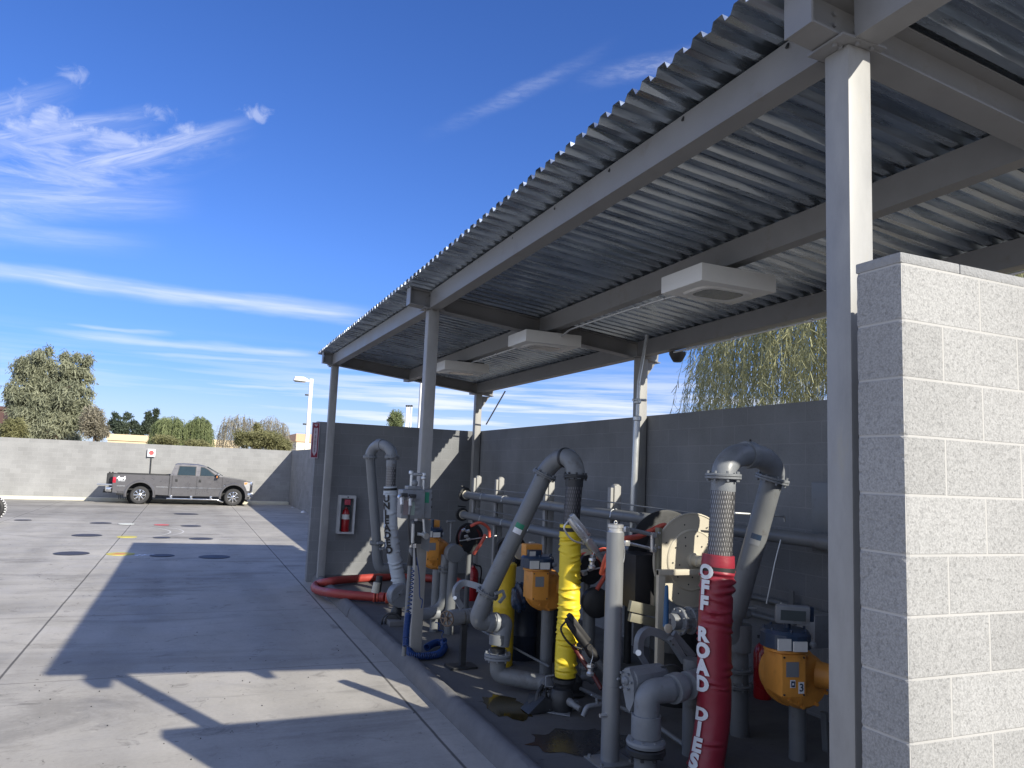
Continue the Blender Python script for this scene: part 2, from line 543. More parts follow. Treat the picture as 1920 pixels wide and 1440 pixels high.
# ================================================================ setting materials
def block_mat(name, col, mortar, speck, mortar_size=0.006, bump=0.6, pits=0.5, big=0.06, parity=0, cv=1.0):
    m = bpy.data.materials.new(name); m.use_nodes = True
    t = m.node_tree; b = t.nodes['Principled BSDF']; N = t.nodes.new; L = t.links.new
    uv = N('ShaderNodeUVMap'); uv.uv_map = 'UVMap'
    mp = N('ShaderNodeMapping'); mp.inputs['Location'].default_value = (0.2032 * parity, 0, 0)
    L(uv.outputs[0], mp.inputs[0])
    br = N('ShaderNodeTexBrick')
    br.inputs['Scale'].default_value = 1.0
    br.inputs['Brick Width'].default_value = 0.4064
    br.inputs['Row Height'].default_value = 0.2032
    br.inputs['Mortar Size'].default_value = mortar_size
    br.inputs['Mortar Smooth'].default_value = 0.35
    br.inputs['Bias'].default_value = 0.0
    br.offset = 0.5; br.offset_frequency = 2; br.squash = 1.0
    br.inputs['Color1'].default_value = (*[c * (1 + 0.06 * cv) for c in col], 1)
    br.inputs['Color2'].default_value = (*[c * (1 - 0.11 * cv) for c in col], 1)
    br.inputs['Mortar'].default_value = (*mortar, 1)
    L(mp.outputs[0], br.inputs['Vector'])
    geo = N('ShaderNodeNewGeometry')
    n1 = N('ShaderNodeTexNoise'); n1.inputs['Scale'].default_value = 1.3; n1.inputs['Detail'].default_value = 6
    L(geo.outputs['Position'], n1.inputs['Vector'])
    r1 = N('ShaderNodeMapRange'); r1.inputs['From Min'].default_value = .3; r1.inputs['From Max'].default_value = .7
    r1.inputs['To Min'].default_value = 1 - big; r1.inputs['To Max'].default_value = 1 + big
    L(n1.outputs[0], r1.inputs['Value'])
    n2 = N('ShaderNodeTexNoise'); n2.inputs['Scale'].default_value = 150; n2.inputs['Detail'].default_value = 3
    L(geo.outputs['Position'], n2.inputs['Vector'])
    n4 = N('ShaderNodeTexNoise'); n4.inputs['Scale'].default_value = 55; n4.inputs['Detail'].default_value = 4
    L(geo.outputs['Position'], n4.inputs['Vector'])
    pit = N('ShaderNodeMapRange'); pit.interpolation_type = 'SMOOTHSTEP'
    pit.inputs['From Min'].default_value = 0.36; pit.inputs['From Max'].default_value = 0.44
    L(n4.outputs[0], pit.inputs['Value'])
    r2 = N('ShaderNodeMapRange'); r2.inputs['From Min'].default_value = .35; r2.inputs['From Max'].default_value = .65
    r2.inputs['To Min'].default_value = 1 - speck; r2.inputs['To Max'].default_value = 1 + speck
    L(n2.outputs[0], r2.inputs['Value'])
    # specks only on the block faces, not on the tooled joints
    sel = N('ShaderNodeMix'); sel.data_type = 'FLOAT'
    L(br.outputs['Fac'], sel.inputs[0]); L(r2.outputs[0], sel.inputs[2]); sel.inputs[3].default_value = 1.0
    pm = N('ShaderNodeMapRange'); pm.inputs['To Min'].default_value = 1 - pits * 0.5; pm.inputs['To Max'].default_value = 1
    L(pit.outputs[0], pm.inputs['Value'])
    selp = N('ShaderNodeMix'); selp.data_type = 'FLOAT'
    L(br.outputs['Fac'], selp.inputs[0]); L(pm.outputs[0], selp.inputs[2]); selp.inputs[3].default_value = 1.0
    mm = N('ShaderNodeMath'); mm.operation = 'MULTIPLY'; L(r1.outputs[0], mm.inputs[0]); L(sel.outputs[0], mm.inputs[1])
    mm2 = N('ShaderNodeMath'); mm2.operation = 'MULTIPLY'; L(mm.outputs[0], mm2.inputs[0]); L(selp.outputs[0], mm2.inputs[1])
    mul = N('ShaderNodeMix'); mul.data_type = 'RGBA'; mul.blend_type = 'MULTIPLY'; mul.inputs[0].default_value = 1
    L(br.outputs['Color'], mul.inputs[6]); L(mm2.outputs[0], mul.inputs[7])
    L(mul.outputs[2], b.inputs['Base Color'])
    b.inputs['Roughness'].default_value = 0.85
    b.inputs['Specular IOR Level'].default_value = 0.25
    h = N('ShaderNodeMath'); h.operation = 'MULTIPLY_ADD'
    L(pit.outputs[0], h.inputs[0]); h.inputs[1].default_value = pits; h.inputs[2].default_value = 0
    h2 = N('ShaderNodeMath'); h2.operation = 'MULTIPLY_ADD'
    L(n2.outputs[0], h2.inputs[0]); h2.inputs[1].default_value = pits * 1.2; L(h.outputs[0], h2.inputs[2])
    hs_ = N('ShaderNodeMix'); hs_.data_type = 'FLOAT'
    L(br.outputs['Fac'], hs_.inputs[0]); L(h2.outputs[0], hs_.inputs[2]); hs_.inputs[3].default_value = -0.35
    bp = N('ShaderNodeBump'); bp.inputs['Strength'].default_value = bump; bp.inputs['Distance'].default_value = 0.006
    L(hs_.outputs[0], bp.inputs['Height']); L(bp.outputs[0], b.inputs['Normal'])
    return m


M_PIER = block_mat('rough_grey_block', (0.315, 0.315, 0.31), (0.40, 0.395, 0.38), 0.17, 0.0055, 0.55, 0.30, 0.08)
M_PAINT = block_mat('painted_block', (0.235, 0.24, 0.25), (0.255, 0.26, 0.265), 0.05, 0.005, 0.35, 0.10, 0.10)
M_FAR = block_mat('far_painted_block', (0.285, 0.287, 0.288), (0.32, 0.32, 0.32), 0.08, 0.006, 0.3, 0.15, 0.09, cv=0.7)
M_SHADEWALL = block_mat('shade_toned_block', (0.205, 0.213, 0.224), (0.238, 0.245, 0.255), 0.06, 0.006, 0.5, 0.16, 0.16, cv=0.35)  # base tone lowered to carry the canopy shade; paint as on the other walls

M_CAP = mat('cap_block', (0.285, 0.288, 0.29), 0.85, var=0.10, vscale=40, bump=0.6, bscale=90, spec=0.2)
M_STEEL = mat('painted_steel', (0.28, 0.28, 0.275), 0.5, var=0.16, vscale=7, bump=0.06, bscale=14, stretch=(1, 1, 0.35), stain=(0.33, 0.31, 0.25), stain_amt=0.6, stain_scale=9)
M_STEEL2 = mat('painted_grey_steel_beam', (0.205, 0.207, 0.212), 0.42, var=0.09, vscale=3.0, bump=0.05, bscale=10, stain=(0.15, 0.13, 0.11), stain_amt=0.5, stain_scale=4)
M_GALV = mat('galvanised_deck', (0.46, 0.52, 0.59), 0.28, metal=0.92, var=0.32, vscale=3.5, bump=0.16, bscale=6, stretch=(0.30, 2.2, 2.2))
M_PIPE = mat('grey_pipe_paint', (0.155, 0.165, 0.175), 0.42, var=0.08, vscale=5, bump=0.05, bscale=25, stain=(0.075, 0.062, 0.05), stain_amt=0.6, stain_scale=5)
M_CAST = mat('grey_cast_paint', (0.20, 0.215, 0.235), 0.45, var=0.10, vscale=9, bump=0.12, bscale=60, stain=(0.10, 0.075, 0.055), stain_amt=0.6, stain_scale=8)
M_DARK = mat('dark_iron', (0.035, 0.037, 0.04), 0.5, metal=0.2, var=0.2, vscale=12, bump=0.1, bscale=60)
M_BLACK = mat('black_rubber', (0.018, 0.018, 0.02), 0.6, var=0.2, vscale=10)
M_ALU = mat('bare_aluminium', (0.62, 0.62, 0.61), 0.32, metal=0.75, var=0.12, vscale=10, bump=0.05, bscale=40)
M_CONDUIT = mat('galvanised_conduit', (0.58, 0.60, 0.61), 0.38, metal=0.6, var=0.12, vscale=14, stretch=(1, 1, 0.25))
M_YEL = mat('yellow_sleeve', (0.76, 0.575, 0.03), 0.5, var=0.06, vscale=3, bump=0.25, bscale=18, stretch=(1, 1, 2.2))
M_RED = mat('maroon_sleeve', (0.27, 0.022, 0.040), 0.45, var=0.08, vscale=3, bump=0.25, bscale=16, stretch=(1, 1, 2.2))
M_WHITE = mat('white_sleeve', (0.44, 0.49, 0.54), 0.5, var=0.05, vscale=3, bump=0.25, bscale=20, stretch=(1, 1, 2.2))
M_ORANGE = mat('orange_meter_paint', (0.70, 0.30, 0.055), 0.45, var=0.10, vscale=7, bump=0.1, bscale=40, stain=(0.30, 0.12, 0.03), stain_amt=0.5, stain_scale=5)
M_NAVY = mat('navy_register', (0.025, 0.045, 0.085), 0.35, var=0.12, vscale=10)
M_BLUE = mat('blue_cord', (0.012, 0.045, 0.17), 0.4, var=0.1, vscale=10)
M_HOSE = mat('red_rubber_hose', (0.33, 0.045, 0.035), 0.5, var=0.12, vscale=7, bump=0.1, bscale=40)
M_CORAL = mat('orange_red_hose', (0.62, 0.11, 0.07), 0.45, var=0.1, vscale=8)
M_CREAM = mat('cream_paint', (0.52, 0.48, 0.39), 0.42, var=0.05, vscale=4, bump=0.04, bscale=20)
M_LAMPBOX = mat('lamp_housing_grey', (0.66, 0.66, 0.64), 0.4, var=0.04, vscale=5)
M_LENS = mat('lamp_lens', (0.07, 0.085, 0.09), 0.18, var=0.03, vscale=5)
M_WHT = mat('white_letter', (0.72, 0.74, 0.78), 0.5, var=0.03)
M_BLK = mat('black_letter', (0.012, 0.012, 0.015), 0.5, var=0.05)
M_SIGNRED = mat('sign_red', (0.22, 0.01, 0.035), 0.4, var=0.05)
M_EXTRED = mat('extinguisher_red', (0.32, 0.008, 0.012), 0.28, var=0.05, coat=0.4)
M_GREEN = mat('green_label', (0.02, 0.22, 0.13), 0.45, var=0.05)
M_YELLOWPAINT = mat('yellow_cylinder_paint', (0.68, 0.47, 0.03), 0.45, var=0.10, vscale=4)
M_DRUM = mat('navy_drum', (0.02, 0.028, 0.045), 0.4, var=0.1)
M_PUDDLE = mat('wet_oil_stain', (0.05, 0.037, 0.012), 0.06, var=0.1, vscale=3)


def conc_mat(name, col, joints=True):
    m = bpy.data.materials.new(name); m.use_nodes = True
    t = m.node_tree; b = t.nodes['Principled BSDF']; N = t.nodes.new; L = t.links.new
    geo = N('ShaderNodeNewGeometry')

    def nz(scale, detail, sc=(1, 1, 1), rough=0.6, dist=0.0, off=(0, 0, 0), rot=0):
        mp = N('ShaderNodeMapping'); mp.inputs['Scale'].default_value = sc; mp.inputs['Location'].default_value = off
        mp.inputs['Rotation'].default_value = (0, 0, rot)
        L(geo.outputs['Position'], mp.inputs[0])
        n = N('ShaderNodeTexNoise'); n.inputs['Scale'].default_value = scale; n.inputs['Detail'].default_value = detail
        n.inputs['Roughness'].default_value = rough; n.inputs['Distortion'].default_value = dist
        L(mp.outputs[0], n.inputs['Vector']); return n.outputs[0]

    def rng(x, a, b_, c, d, smooth=False):
        r = N('ShaderNodeMapRange')
        if smooth: r.interpolation_type = 'SMOOTHSTEP'
        r.inputs['From Min'].default_value = a; r.inputs['From Max'].default_value = b_
        r.inputs['To Min'].default_value = c; r.inputs['To Max'].default_value = d
        L(x, r.inputs['Value']); return r.outputs[0]

    def mth(op, a, b_=None):
        n = N('ShaderNodeMath'); n.operation = op
        for i, q in enumerate((a, b_)):
            if q is None: continue
            if isinstance(q, (int, float)): n.inputs[i].default_value = q
            else: L(q, n.inputs[i])
        return n.outputs[0]
    f = rng(nz(0.35, 6), .3, .7, 0.84, 1.12)
    f = mth('MULTIPLY', f, rng(nz(1.6, 9, (1, 0.45, 1), 0.7, 0.4), .3, .72, 0.90, 1.08))
    f = mth('MULTIPLY', f, rng(nz(28, 4), .3, .7, 0.95, 1.05))
    f = mth('MULTIPLY', f, rng(nz(120, 2), .3, .7, 0.96, 1.04))
    # broad dark traffic film, long across the yard
    f = mth('MULTIPLY', f, rng(nz(0.5, 7, (0.32, 1.5, 1), 0.6, 0.5, (3, 9, 0), 0.05), .50, .68, 1.0, 0.80, True))
    # brushed streaks and drips
    f = mth('MULTIPLY', f, rng(nz(2.2, 8, (0.35, 2.2, 1), 0.7, 1.2, (1, 5, 0), -0.25), .60, .70, 1.0, 0.84, True))
    f = mth('MULTIPLY', f, rng(nz(9, 5, (0.7, 1, 1), 0.6, 0.6, (7, 2, 0)), .665, .71, 1.0, 0.55, True))
    f = mth('MULTIPLY', f, rng(nz(1.1, 7, (1, 1, 1), 0.65, 0.9, (11, 2, 0)), .66, .74, 1.0, 1.14, True))
    spots = N('ShaderNodeTexVoronoi'); spots.inputs['Scale'].default_value = 6.0; spots.inputs['Randomness'].default_value = 1
    L(geo.outputs['Position'], spots.inputs['Vector'])
    sp = rng(spots.outputs['Distance'], 0.035, 0.07, 0.55, 1.0, True)
    msk = rng(nz(0.45, 3, (1, 1, 1), 0.5, 0, (4, 4, 0)), .52, .62, 0, 1, True)
    spm = N('ShaderNodeMix'); spm.data_type = 'FLOAT'; L(msk, spm.inputs[0]); spm.inputs[2].default_value = 1; L(sp, spm.inputs[3])
    f = mth('MULTIPLY', f, spm.outputs[0])
    if joints:
        cv = N('ShaderNodeTexVoronoi'); cv.feature = 'DISTANCE_TO_EDGE'; cv.inputs['Scale'].default_value = 0.22
        mpc = N('ShaderNodeMapping'); L(geo.outputs['Position'], mpc.inputs[0])
        wadd = N('ShaderNodeVectorMath'); wadd.operation = 'ADD'; wnz = N('ShaderNodeTexNoise'); wnz.inputs['Scale'].default_value = 1.3; wnz.inputs['Detail'].default_value = 6
        L(geo.outputs['Position'], wnz.inputs['Vector']); L(mpc.outputs[0], wadd.inputs[0]); L(wnz.outputs['Color'], wadd.inputs[1]); L(wadd.outputs[0], cv.inputs['Vector'])
        ck = rng(cv.outputs['Distance'], 0.0006, 0.0022, 0.62, 1.0, True)
        cm = rng(nz(0.25, 3, (1, 1, 1), 0.5, 0, (9, 1, 0)), .50, .56, 0, 1, True)
        ckm = N('ShaderNodeMix'); ckm.data_type = 'FLOAT'; L(cm, ckm.inputs[0]); ckm.inputs[2].default_value = 1; L(ck, ckm.inputs[3])
        f = mth('MULTIPLY', f, ckm.outputs[0])
        f = mth('MULTIPLY', f, rng(nz(0.7, 8, (0.45, 1.0, 1), 0.72, 0.8, (21, 3, 0), 0.5), .50, .68, 1.0, 0.70, True))
        f = mth('MULTIPLY', f, rng(nz(3.5, 8, (1, 1, 1), 0.72, 0.8, (2, 31, 0)), .57, .67, 1.0, 0.72, True))
        # darker, oil filmed strip in front of the far wall
        sepd = N('ShaderNodeSeparateXYZ'); L(geo.outputs['Position'], sepd.inputs[0])
        yd = mth('ADD', sepd.outputs[1], mth('MULTIPLY', mth('SUBTRACT', nz(0.12, 5, (1, 1.5, 1), 0.6, 0, (5, 5, 0)), 0.5), 22))
        xd = mth('ADD', sepd.outputs[0], mth('MULTIPLY', mth('SUBTRACT', nz(0.3, 4), 0.5), 3))
        dk = mth('MULTIPLY', rng(yd, 24, 33, 0, 1, True), rng(xd, 2.6, 0.4, 0, 1, True))
        f = mth('MULTIPLY', f, rng(dk, 0, 1, 1.0, 0.78))
        # tyre polish running up the lane
        sepw = N('ShaderNodeSeparateXYZ'); L(geo.outputs['Position'], sepw.inputs[0])
        wv = mth('ADD', sepw.outputs[0], mth('MULTIPLY', mth('SUBTRACT', nz(0.18, 3), 0.5), 1.6))
        for xx in (-0.45, 1.25, -2.9, -4.4):
            dd = mth('ABSOLUTE', mth('SUBTRACT', wv, xx))
            f = mth('MULTIPLY', f, rng(dd, 0.10, 0.34, 0.91, 1.0, True))
        sep_ = N('ShaderNodeSeparateXYZ'); L(geo.outputs['Position'], sep_.inputs[0])
        wob = mth('MULTIPLY', mth('SUBTRACT', nz(1.2, 5), 0.5), 0.02)
        for ax_, vals in ((0, (-1.5, -5.1, -8.7, 2.08)), (1, (2.2, 5.4, 8.65, 11.95, 14.9, 18.2, 21.5, 24.8, 28.1, 31.4, 34.7))):
            for v_ in vals:
                dd = mth('ABSOLUTE', mth('ADD', mth('SUBTRACT', sep_.outputs[ax_], v_), wob))
                wdt = 0.012 if ax_ == 0 else 0.008
                f = mth('MULTIPLY', f, rng(dd, wdt * 0.5, wdt * 1.5, 0.30 if ax_ == 0 else 0.55, 1.0, True))
                if ax_ == 0:
                    f = mth('MULTIPLY', f, rng(dd, 0.02, 0.10, 1.06, 1.0, True))
    mul = N('ShaderNodeMix'); mul.data_type = 'RGBA'; mul.blend_type = 'MULTIPLY'; mul.inputs[0].default_value = 1
    mul.inputs[6].default_value = (*col, 1); L(f, mul.inputs[7])
    L(mul.outputs[2], b.inputs['Base Color'])
    L(rng(nz(1.5, 6), .3, .7, 0.6, 0.95), b.inputs['Roughness'])
    b.inputs['Specular IOR Level'].default_value = 0.3
    bp = N('ShaderNodeBump'); bp.inputs['Strength'].default_value = 0.25; bp.inputs['Distance'].default_value = 0.004
    L(mth('ADD', nz(160, 3), mth('MULTIPLY', nz(14, 6), 1.5)), bp.inputs['Height']); L(bp.outputs[0], b.inputs['Normal'])
    return m


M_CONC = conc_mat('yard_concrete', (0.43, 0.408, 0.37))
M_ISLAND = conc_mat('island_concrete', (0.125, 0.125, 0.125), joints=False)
M_KERB = mat('kerb_concrete', (0.155, 0.155, 0.16), 0.85, var=0.16, vscale=5, bump=0.4, bscale=60, spec=0.2)
M_GUTTER = mat('pale_kerb_concrete', (0.62, 0.60, 0.50), 0.85, var=0.08, vscale=3, bump=0.3, bscale=40, spec=0.2)
M_DIRT = mat('far_dirt', (0.22, 0.19, 0.15), 0.95, var=0.25, vscale=0.5, spec=0.1)

# ================================================================ ground
bm = BM()
vs = [bm.verts.new(v) for v in ((-900, -600, -0.012), (900, -600, -0.012), (900, 1500, -0.012), (-900, 1500, -0.012))]
bm.faces.new(vs)
struct('ground', bm, M_DIRT)
bm = BM()
vs = [bm.verts.new(v) for v in ((-60, -14, 0), (5.37, -14, 0), (5.37, 41.3, 0), (-60, 41.3, 0))]
bm.faces.new(vs)
struct('yard_pavement', bm, M_CONC)

# containment slab with a rounded lip
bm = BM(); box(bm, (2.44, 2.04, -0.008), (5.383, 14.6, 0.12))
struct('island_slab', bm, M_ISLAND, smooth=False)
bm = BM()
kp = [(2.30, 0.0), (2.315, 0.075), (2.335, 0.125), (2.365, 0.155), (2.405, 0.165), (2.445, 0.155), (2.475, 0.128), (2.485, 0.05), (2.485, -0.004), (2.30, -0.004)]
segs = [(2.045, 5.0), (5.003, 8.05), (8.053, 11.2), (11.203, 14.60)]
rk = random.Random(3)
for i, (a, b) in enumerate(segs):
    dx = rk.uniform(-0.006, 0.006)
    n = 14
    rows = []
    for k in range(n + 1):
        y = a + (b - a) * k / n
        rows.append([bm.verts.new((u + dx + rk.uniform(-0.0015, 0.0015), y, v + (rk.uniform(-0.0015, 0.0015) if v > 0.06 else 0))) for u, v in kp])
    for A, B in zip(rows, rows[1:]):
        for j in range(len(kp)):
            bm.faces.new((A[j], A[(j + 1) % len(kp)], B[(j + 1) % len(kp)], B[j]))
    bm.faces.new(rows[0]); bm.faces.new(rows[-1][::-1])
bmesh.ops.recalc_face_normals(bm, faces=bm.faces)
struct('kerb', bm, M_KERB)
bm = BM()
box(bm, (-60, 40.55, -0.006), (4.95, 41.2, 0.14), 0.02)
struct('back_kerb', bm, M_GUTTER)


# ================================================================ walls
def uv_box(bm):
    uvl = bm.loops.layers.uv.new('UVMap')
    for f in bm.faces:
        n = f.normal
        for l in f.loops:
            c = l.vert.co
            if abs(n.x) > 0.7: l[uvl].uv = (c.y - 1.856 + 0.006 + 0.4064 * 40, c.z - 2.989 + 0.2032 * 40)
            elif abs(n.y) > 0.7: l[uvl].uv = (c.x - 2.2596 + 0.4064 * 200, c.z - 2.989 + 0.2032 * 40)
            else: l[uvl].uv = (c.x * 0.01, c.y * 0.01)


def block_wall(label, lo, hi, m, cap=0.0, jag=0.0, cat='wall'):
    root = thing('block_wall', label, cat, ((lo[0] + hi[0]) / 2, (lo[1] + hi[1]) / 2, lo[2]))
    bm = BM(); box(bm, lo, (hi[0], hi[1], hi[2] - cap))
    if cap:
        rc_ = random.Random(19); z = lo[2] + 0.012
        for pc, pn in (((lo[0] + 0.018, 0, 0), (1, 0, 0)), ((0, lo[1] + 0.018, 0), (0, 1, 0)), ((0, hi[1] - 0.018, 0), (0, 1, 0))):
            bmesh.ops.bisect_plane(bm, geom=bm.verts[:] + bm.edges[:] + bm.faces[:], plane_co=pc, plane_no=pn)
        while z < hi[2] - cap:
            bmesh.ops.bisect_plane(bm, geom=bm.verts[:] + bm.edges[:] + bm.faces[:], plane_co=(0, 0, z), plane_no=(0, 0, 1)); z += 0.0127
        for v in bm.verts:
            if abs(v.co.x - lo[0]) < 1e-4 and abs(v.co.y - lo[1]) < 1e-4:
                ph = ((2.989 - v.co.z) / 0.2032) % 1.0; e_ = min(ph, 1 - ph)
                j = rc_.uniform(0, 0.0025) + (0.004 if e_ < 0.035 else 0) + (rc_.uniform(0.002, 0.005) if rc_.random() < 0.06 else 0)
                v.co.x += j; v.co.y += j * 0.8
            elif abs(v.co.x - lo[0]) < 1e-4 and abs(v.co.y - hi[1]) < 1e-4:
                ph = ((2.989 - v.co.z) / 0.2032) % 1.0; e_ = min(ph, 1 - ph)
                v.co.x += rc_.uniform(0, 0.003) + (0.005 if e_ < 0.035 else 0)
    bm.normal_update(); uv_box(bm)
    # keep uv: build object directly in world minus origin
    obj('wall_body', bm, m, root, smooth=False)
    if cap:
        bm = BM()
        rr = random.Random(5)
        alongx = (hi[0] - lo[0]) > (hi[1] - lo[1])
        L_ = (hi[0] - lo[0]) if alongx else (hi[1] - lo[1])
        x = 0.0; first = True
        while x < L_ - 1e-3:
            w = 0.2032 * 1.5 if first else 0.4064; first = False
            e = min(L_, x + w)
            j = rr.uniform(-0.003, 0.003)
            p0 = (lo[0] + x + 0.002, lo[1] - 0.002 + j, hi[2] - cap) if alongx else (lo[0] - 0.002, lo[1] + x + 0.002, hi[2] - cap)
            p1 = (lo[0] + e - 0.002, hi[1] + 0.002 + j, hi[2] + j * 0.5) if alongx else (hi[0] + 0.002, lo[1] + e - 0.002, hi[2])
            if alongx and x == 0: p0 = (lo[0] - 0.003, p0[1], p0[2])
            box(bm, p0, p1, 0.006)
            x = e
        obj('cap_course', bm, M_CAP, root)
    return root


WZ = 2.98
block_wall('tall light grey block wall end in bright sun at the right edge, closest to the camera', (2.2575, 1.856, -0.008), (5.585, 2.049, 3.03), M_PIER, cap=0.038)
block_wall('grey painted end wall toned down for canopy shade that holds the fire extinguisher cabinet, sunlit wedge near its top', (2.2, 14.60, -0.008), (5.382, 14.80, 2.985), M_SHADEWALL)
block_wall('long painted wall behind the pipes and meters, running under the back of the canopy', (5.385, 2.056, -0.01), (5.585, 14.86, WZ), M_SHADEWALL)
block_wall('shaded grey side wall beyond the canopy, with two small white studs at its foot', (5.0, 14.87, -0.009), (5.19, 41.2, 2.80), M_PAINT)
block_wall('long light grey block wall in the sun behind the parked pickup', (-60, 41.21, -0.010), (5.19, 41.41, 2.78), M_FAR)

# ================================================================ canopy
SL = 0.108                                  # the roof falls towards the back


def zb(x, y=8.3): return 4.04 - SL * (x - 2.45) + 0.0085 * max(0.0, 8.3 - y)    # underside of the purlins


SW = 0.132                                  # column width
FX = [2.445, 2.425, 2.335]; CY = [2.25, 8.30, 14.22]; BXX = 5.235
canopy = thing('canopy', 'open grey steel canopy with a corrugated metal roof over the fuel pipes', 'canopy', (2.44, 2.25, 0.12))


def ibeam(bm, a, b, hgt, wid, tw=0.008, tf=0.012):
    """I section from a to b; a, b are bottom centre points"""
    a = V(a); b = V(b); d = (b - a).normalized(); s = d.cross(V((0, 0, 1))).normalized(); u = s.cross(d).normalized()
    mid = (a + b) / 2; hl = (b - a).length / 2
    obox(bm, mid + u * tf / 2, d, s, u, (hl, wid / 2, tf / 2))
    obox(bm, mid + u * (hgt - tf / 2), d, s, u, (hl, wid / 2, tf / 2))
    obox(bm, mid + u * hgt / 2, d, s, u, (hl, tw / 2, hgt / 2 - tf - 0.0005))


def boxbeam(bm, a, b, hgt, wid):
    a = V(a); b = V(b); d = (b - a).normalized(); s = d.cross(V((0, 0, 1))).normalized(); u = s.cross(d).normalized()
    mid = (a + b) / 2; hl = (b - a).length / 2
    obox(bm, mid + u * hgt / 2, d, s, u, (hl, wid / 2, hgt / 2), 0.004)


def channel(bm, a, b, hgt, wid, side=1, t=0.010):
    """C section; web on one side"""
    a = V(a); b = V(b); d = (b - a).normalized(); s = d.cross(V((0, 0, 1))).normalized() * side; u = s.cross(d).normalized()
    if u.z < 0: u = -u
    mid = (a + b) / 2; hl = (b - a).length / 2
    obox(bm, mid + u * t / 2, d, s, u, (hl, wid / 2, t / 2))
    obox(bm, mid + u * (hgt - t / 2), d, s, u, (hl, wid / 2, t / 2))
    obox(bm, mid + u * hgt / 2 - s * (wid / 2 - t / 2), d, s, u, (hl, t / 2, hgt / 2 - t - 0.0005))


for i, (x, y) in enumerate(zip(FX, CY)):
    bm = BM()
    # square tube with rounded corners and a faint weld seam
    box(bm, (x, y, 0.10), (x + SW, y + SW, zb(x, y) - 0.012), 0.010)
    c = obj('column', bm, M_STEEL, canopy)
    bm = BM()
    box(bm, (x - 0.07, y - 0.04, zb(x, y) - 0.0115), (x + SW + 0.05, y + SW + 0.03, zb(x, y) - 0.001))
    for bx_ in (x - 0.045, x - 0.012):
        cyl(bm, (bx_, y + 0.03, zb(x, y) - 0.026), (bx_, y + 0.03, zb(x, y) - 0.010), 0.010, seg=6)
    for bx_ in (x + 0.03, x + SW - 0.02):
        cyl(bm, (bx_, y - 0.022, zb(x, y) - 0.026), (bx_, y - 0.022, zb(x, y) - 0.010), 0.009, seg=6)
    obj('cap_plate', bm, M_STEEL2, canopy)
for y in (CY[1] - 0.1, CY[2] - 0.02, CY[0]):
    bm = BM()
    box(bm, (BXX, y, 0.10), (BXX + SW, y + SW, zb(BXX, y) - 0.012), 0.010)
    obj('column', bm, M_STEEL, canopy)
    bm = BM()
    box(bm, (BXX - 0.06, y - 0.05, zb(BXX, y) - 0.0115), (BXX + SW + 0.06, y + SW + 0.05, zb(BXX, y) - 0.001))
    obj('cap_plate', bm, M_STEEL2, canopy)

# eaves beams, bay by bay (front), mid purlin, rear beam; cross beams between
NEAR, FAR = 1.86, 14.66
TH = 0.195
for (x0, y0), (x1, y1) in (((FX[0] + 0.066, CY[0] + 0.17), (FX[1] + 0.066, CY[1] - 0.02)), ((FX[1] + 0.066, CY[1] + 0.155), (FX[2] + 0.066, CY[2] - 0.02))):
    bm = BM(); channel(bm, (x0, y0, zb(x0, y0)), (x1, y1, zb(x1, y1)), TH, 0.132, 1)
    obj('eaves_beam', bm, M_STEEL2, canopy)
bm = BM(); channel(bm, (FX[0] + 0.066, 1.66, zb(2.5, 1.7)), (FX[0] + 0.066, CY[0] - 0.035, zb(2.5, 2.25)), TH, 0.132, 1); obj('eaves_beam', bm, M_STEEL2, canopy)
bm = BM(); channel(bm, (FX[2] + 0.066, CY[2] + 0.155, zb(2.4)), (FX[2] + 0.066, FAR - 0.02, zb(2.4)), TH, 0.132, 1); obj('eaves_beam', bm, M_STEEL2, canopy)
for y0, y1 in ((NEAR + 0.02, CY[0] - 0.035), (CY[0] + 0.17, CY[1] - 0.045), (CY[1] + 0.155, CY[2] - 0.03), (CY[2] + 0.155, FAR - 0.02)):
    bm = BM(); channel(bm, (3.92, y0, zb(3.92, y0)), (3.88, y1, zb(3.88, y1)), TH, 0.11, 1); obj('purlin', bm, M_STEEL2, canopy)
    bm = BM(); channel(bm, (BXX + 0.06, y0, zb(BXX, y0)), (BXX + 0.06, y1, zb(BXX, y1)), TH, 0.12, 1); obj('rear_beam', bm, M_STEEL2, canopy)
for i, y in enumerate(CY):
    yc = y + SW / 2
    xe = 2.20 if i == 1 else (2.17 if i == 2 else 2.24)
    bm = BM()
    ibeam(bm, (xe, yc, zb(xe, y) - 0.0), (5.62, yc, zb(5.62, y) - 0.0), TH, 0.15, 0.012, 0.010)
    # closing end plate
    box(bm, (xe - 0.012, yc - 0.078, zb(xe, y) - 0.005), (xe - 0.001, yc + 0.078, zb(xe, y) + TH + 0.001))
    # web stiffener bolts
    for k in range(3):
        for dx in (0.03, 0.16):
            cyl(bm, (FX[i] + dx - 0.05, yc - 0.018, zb(2.45, y) + 0.045 + 0.05 * k), (FX[i] + dx - 0.05, yc + 0.018, zb(2.45, y) + 0.045 + 0.05 * k), 0.010, seg=6)
    obj('cross_beam', bm, M_STEEL2, canopy)

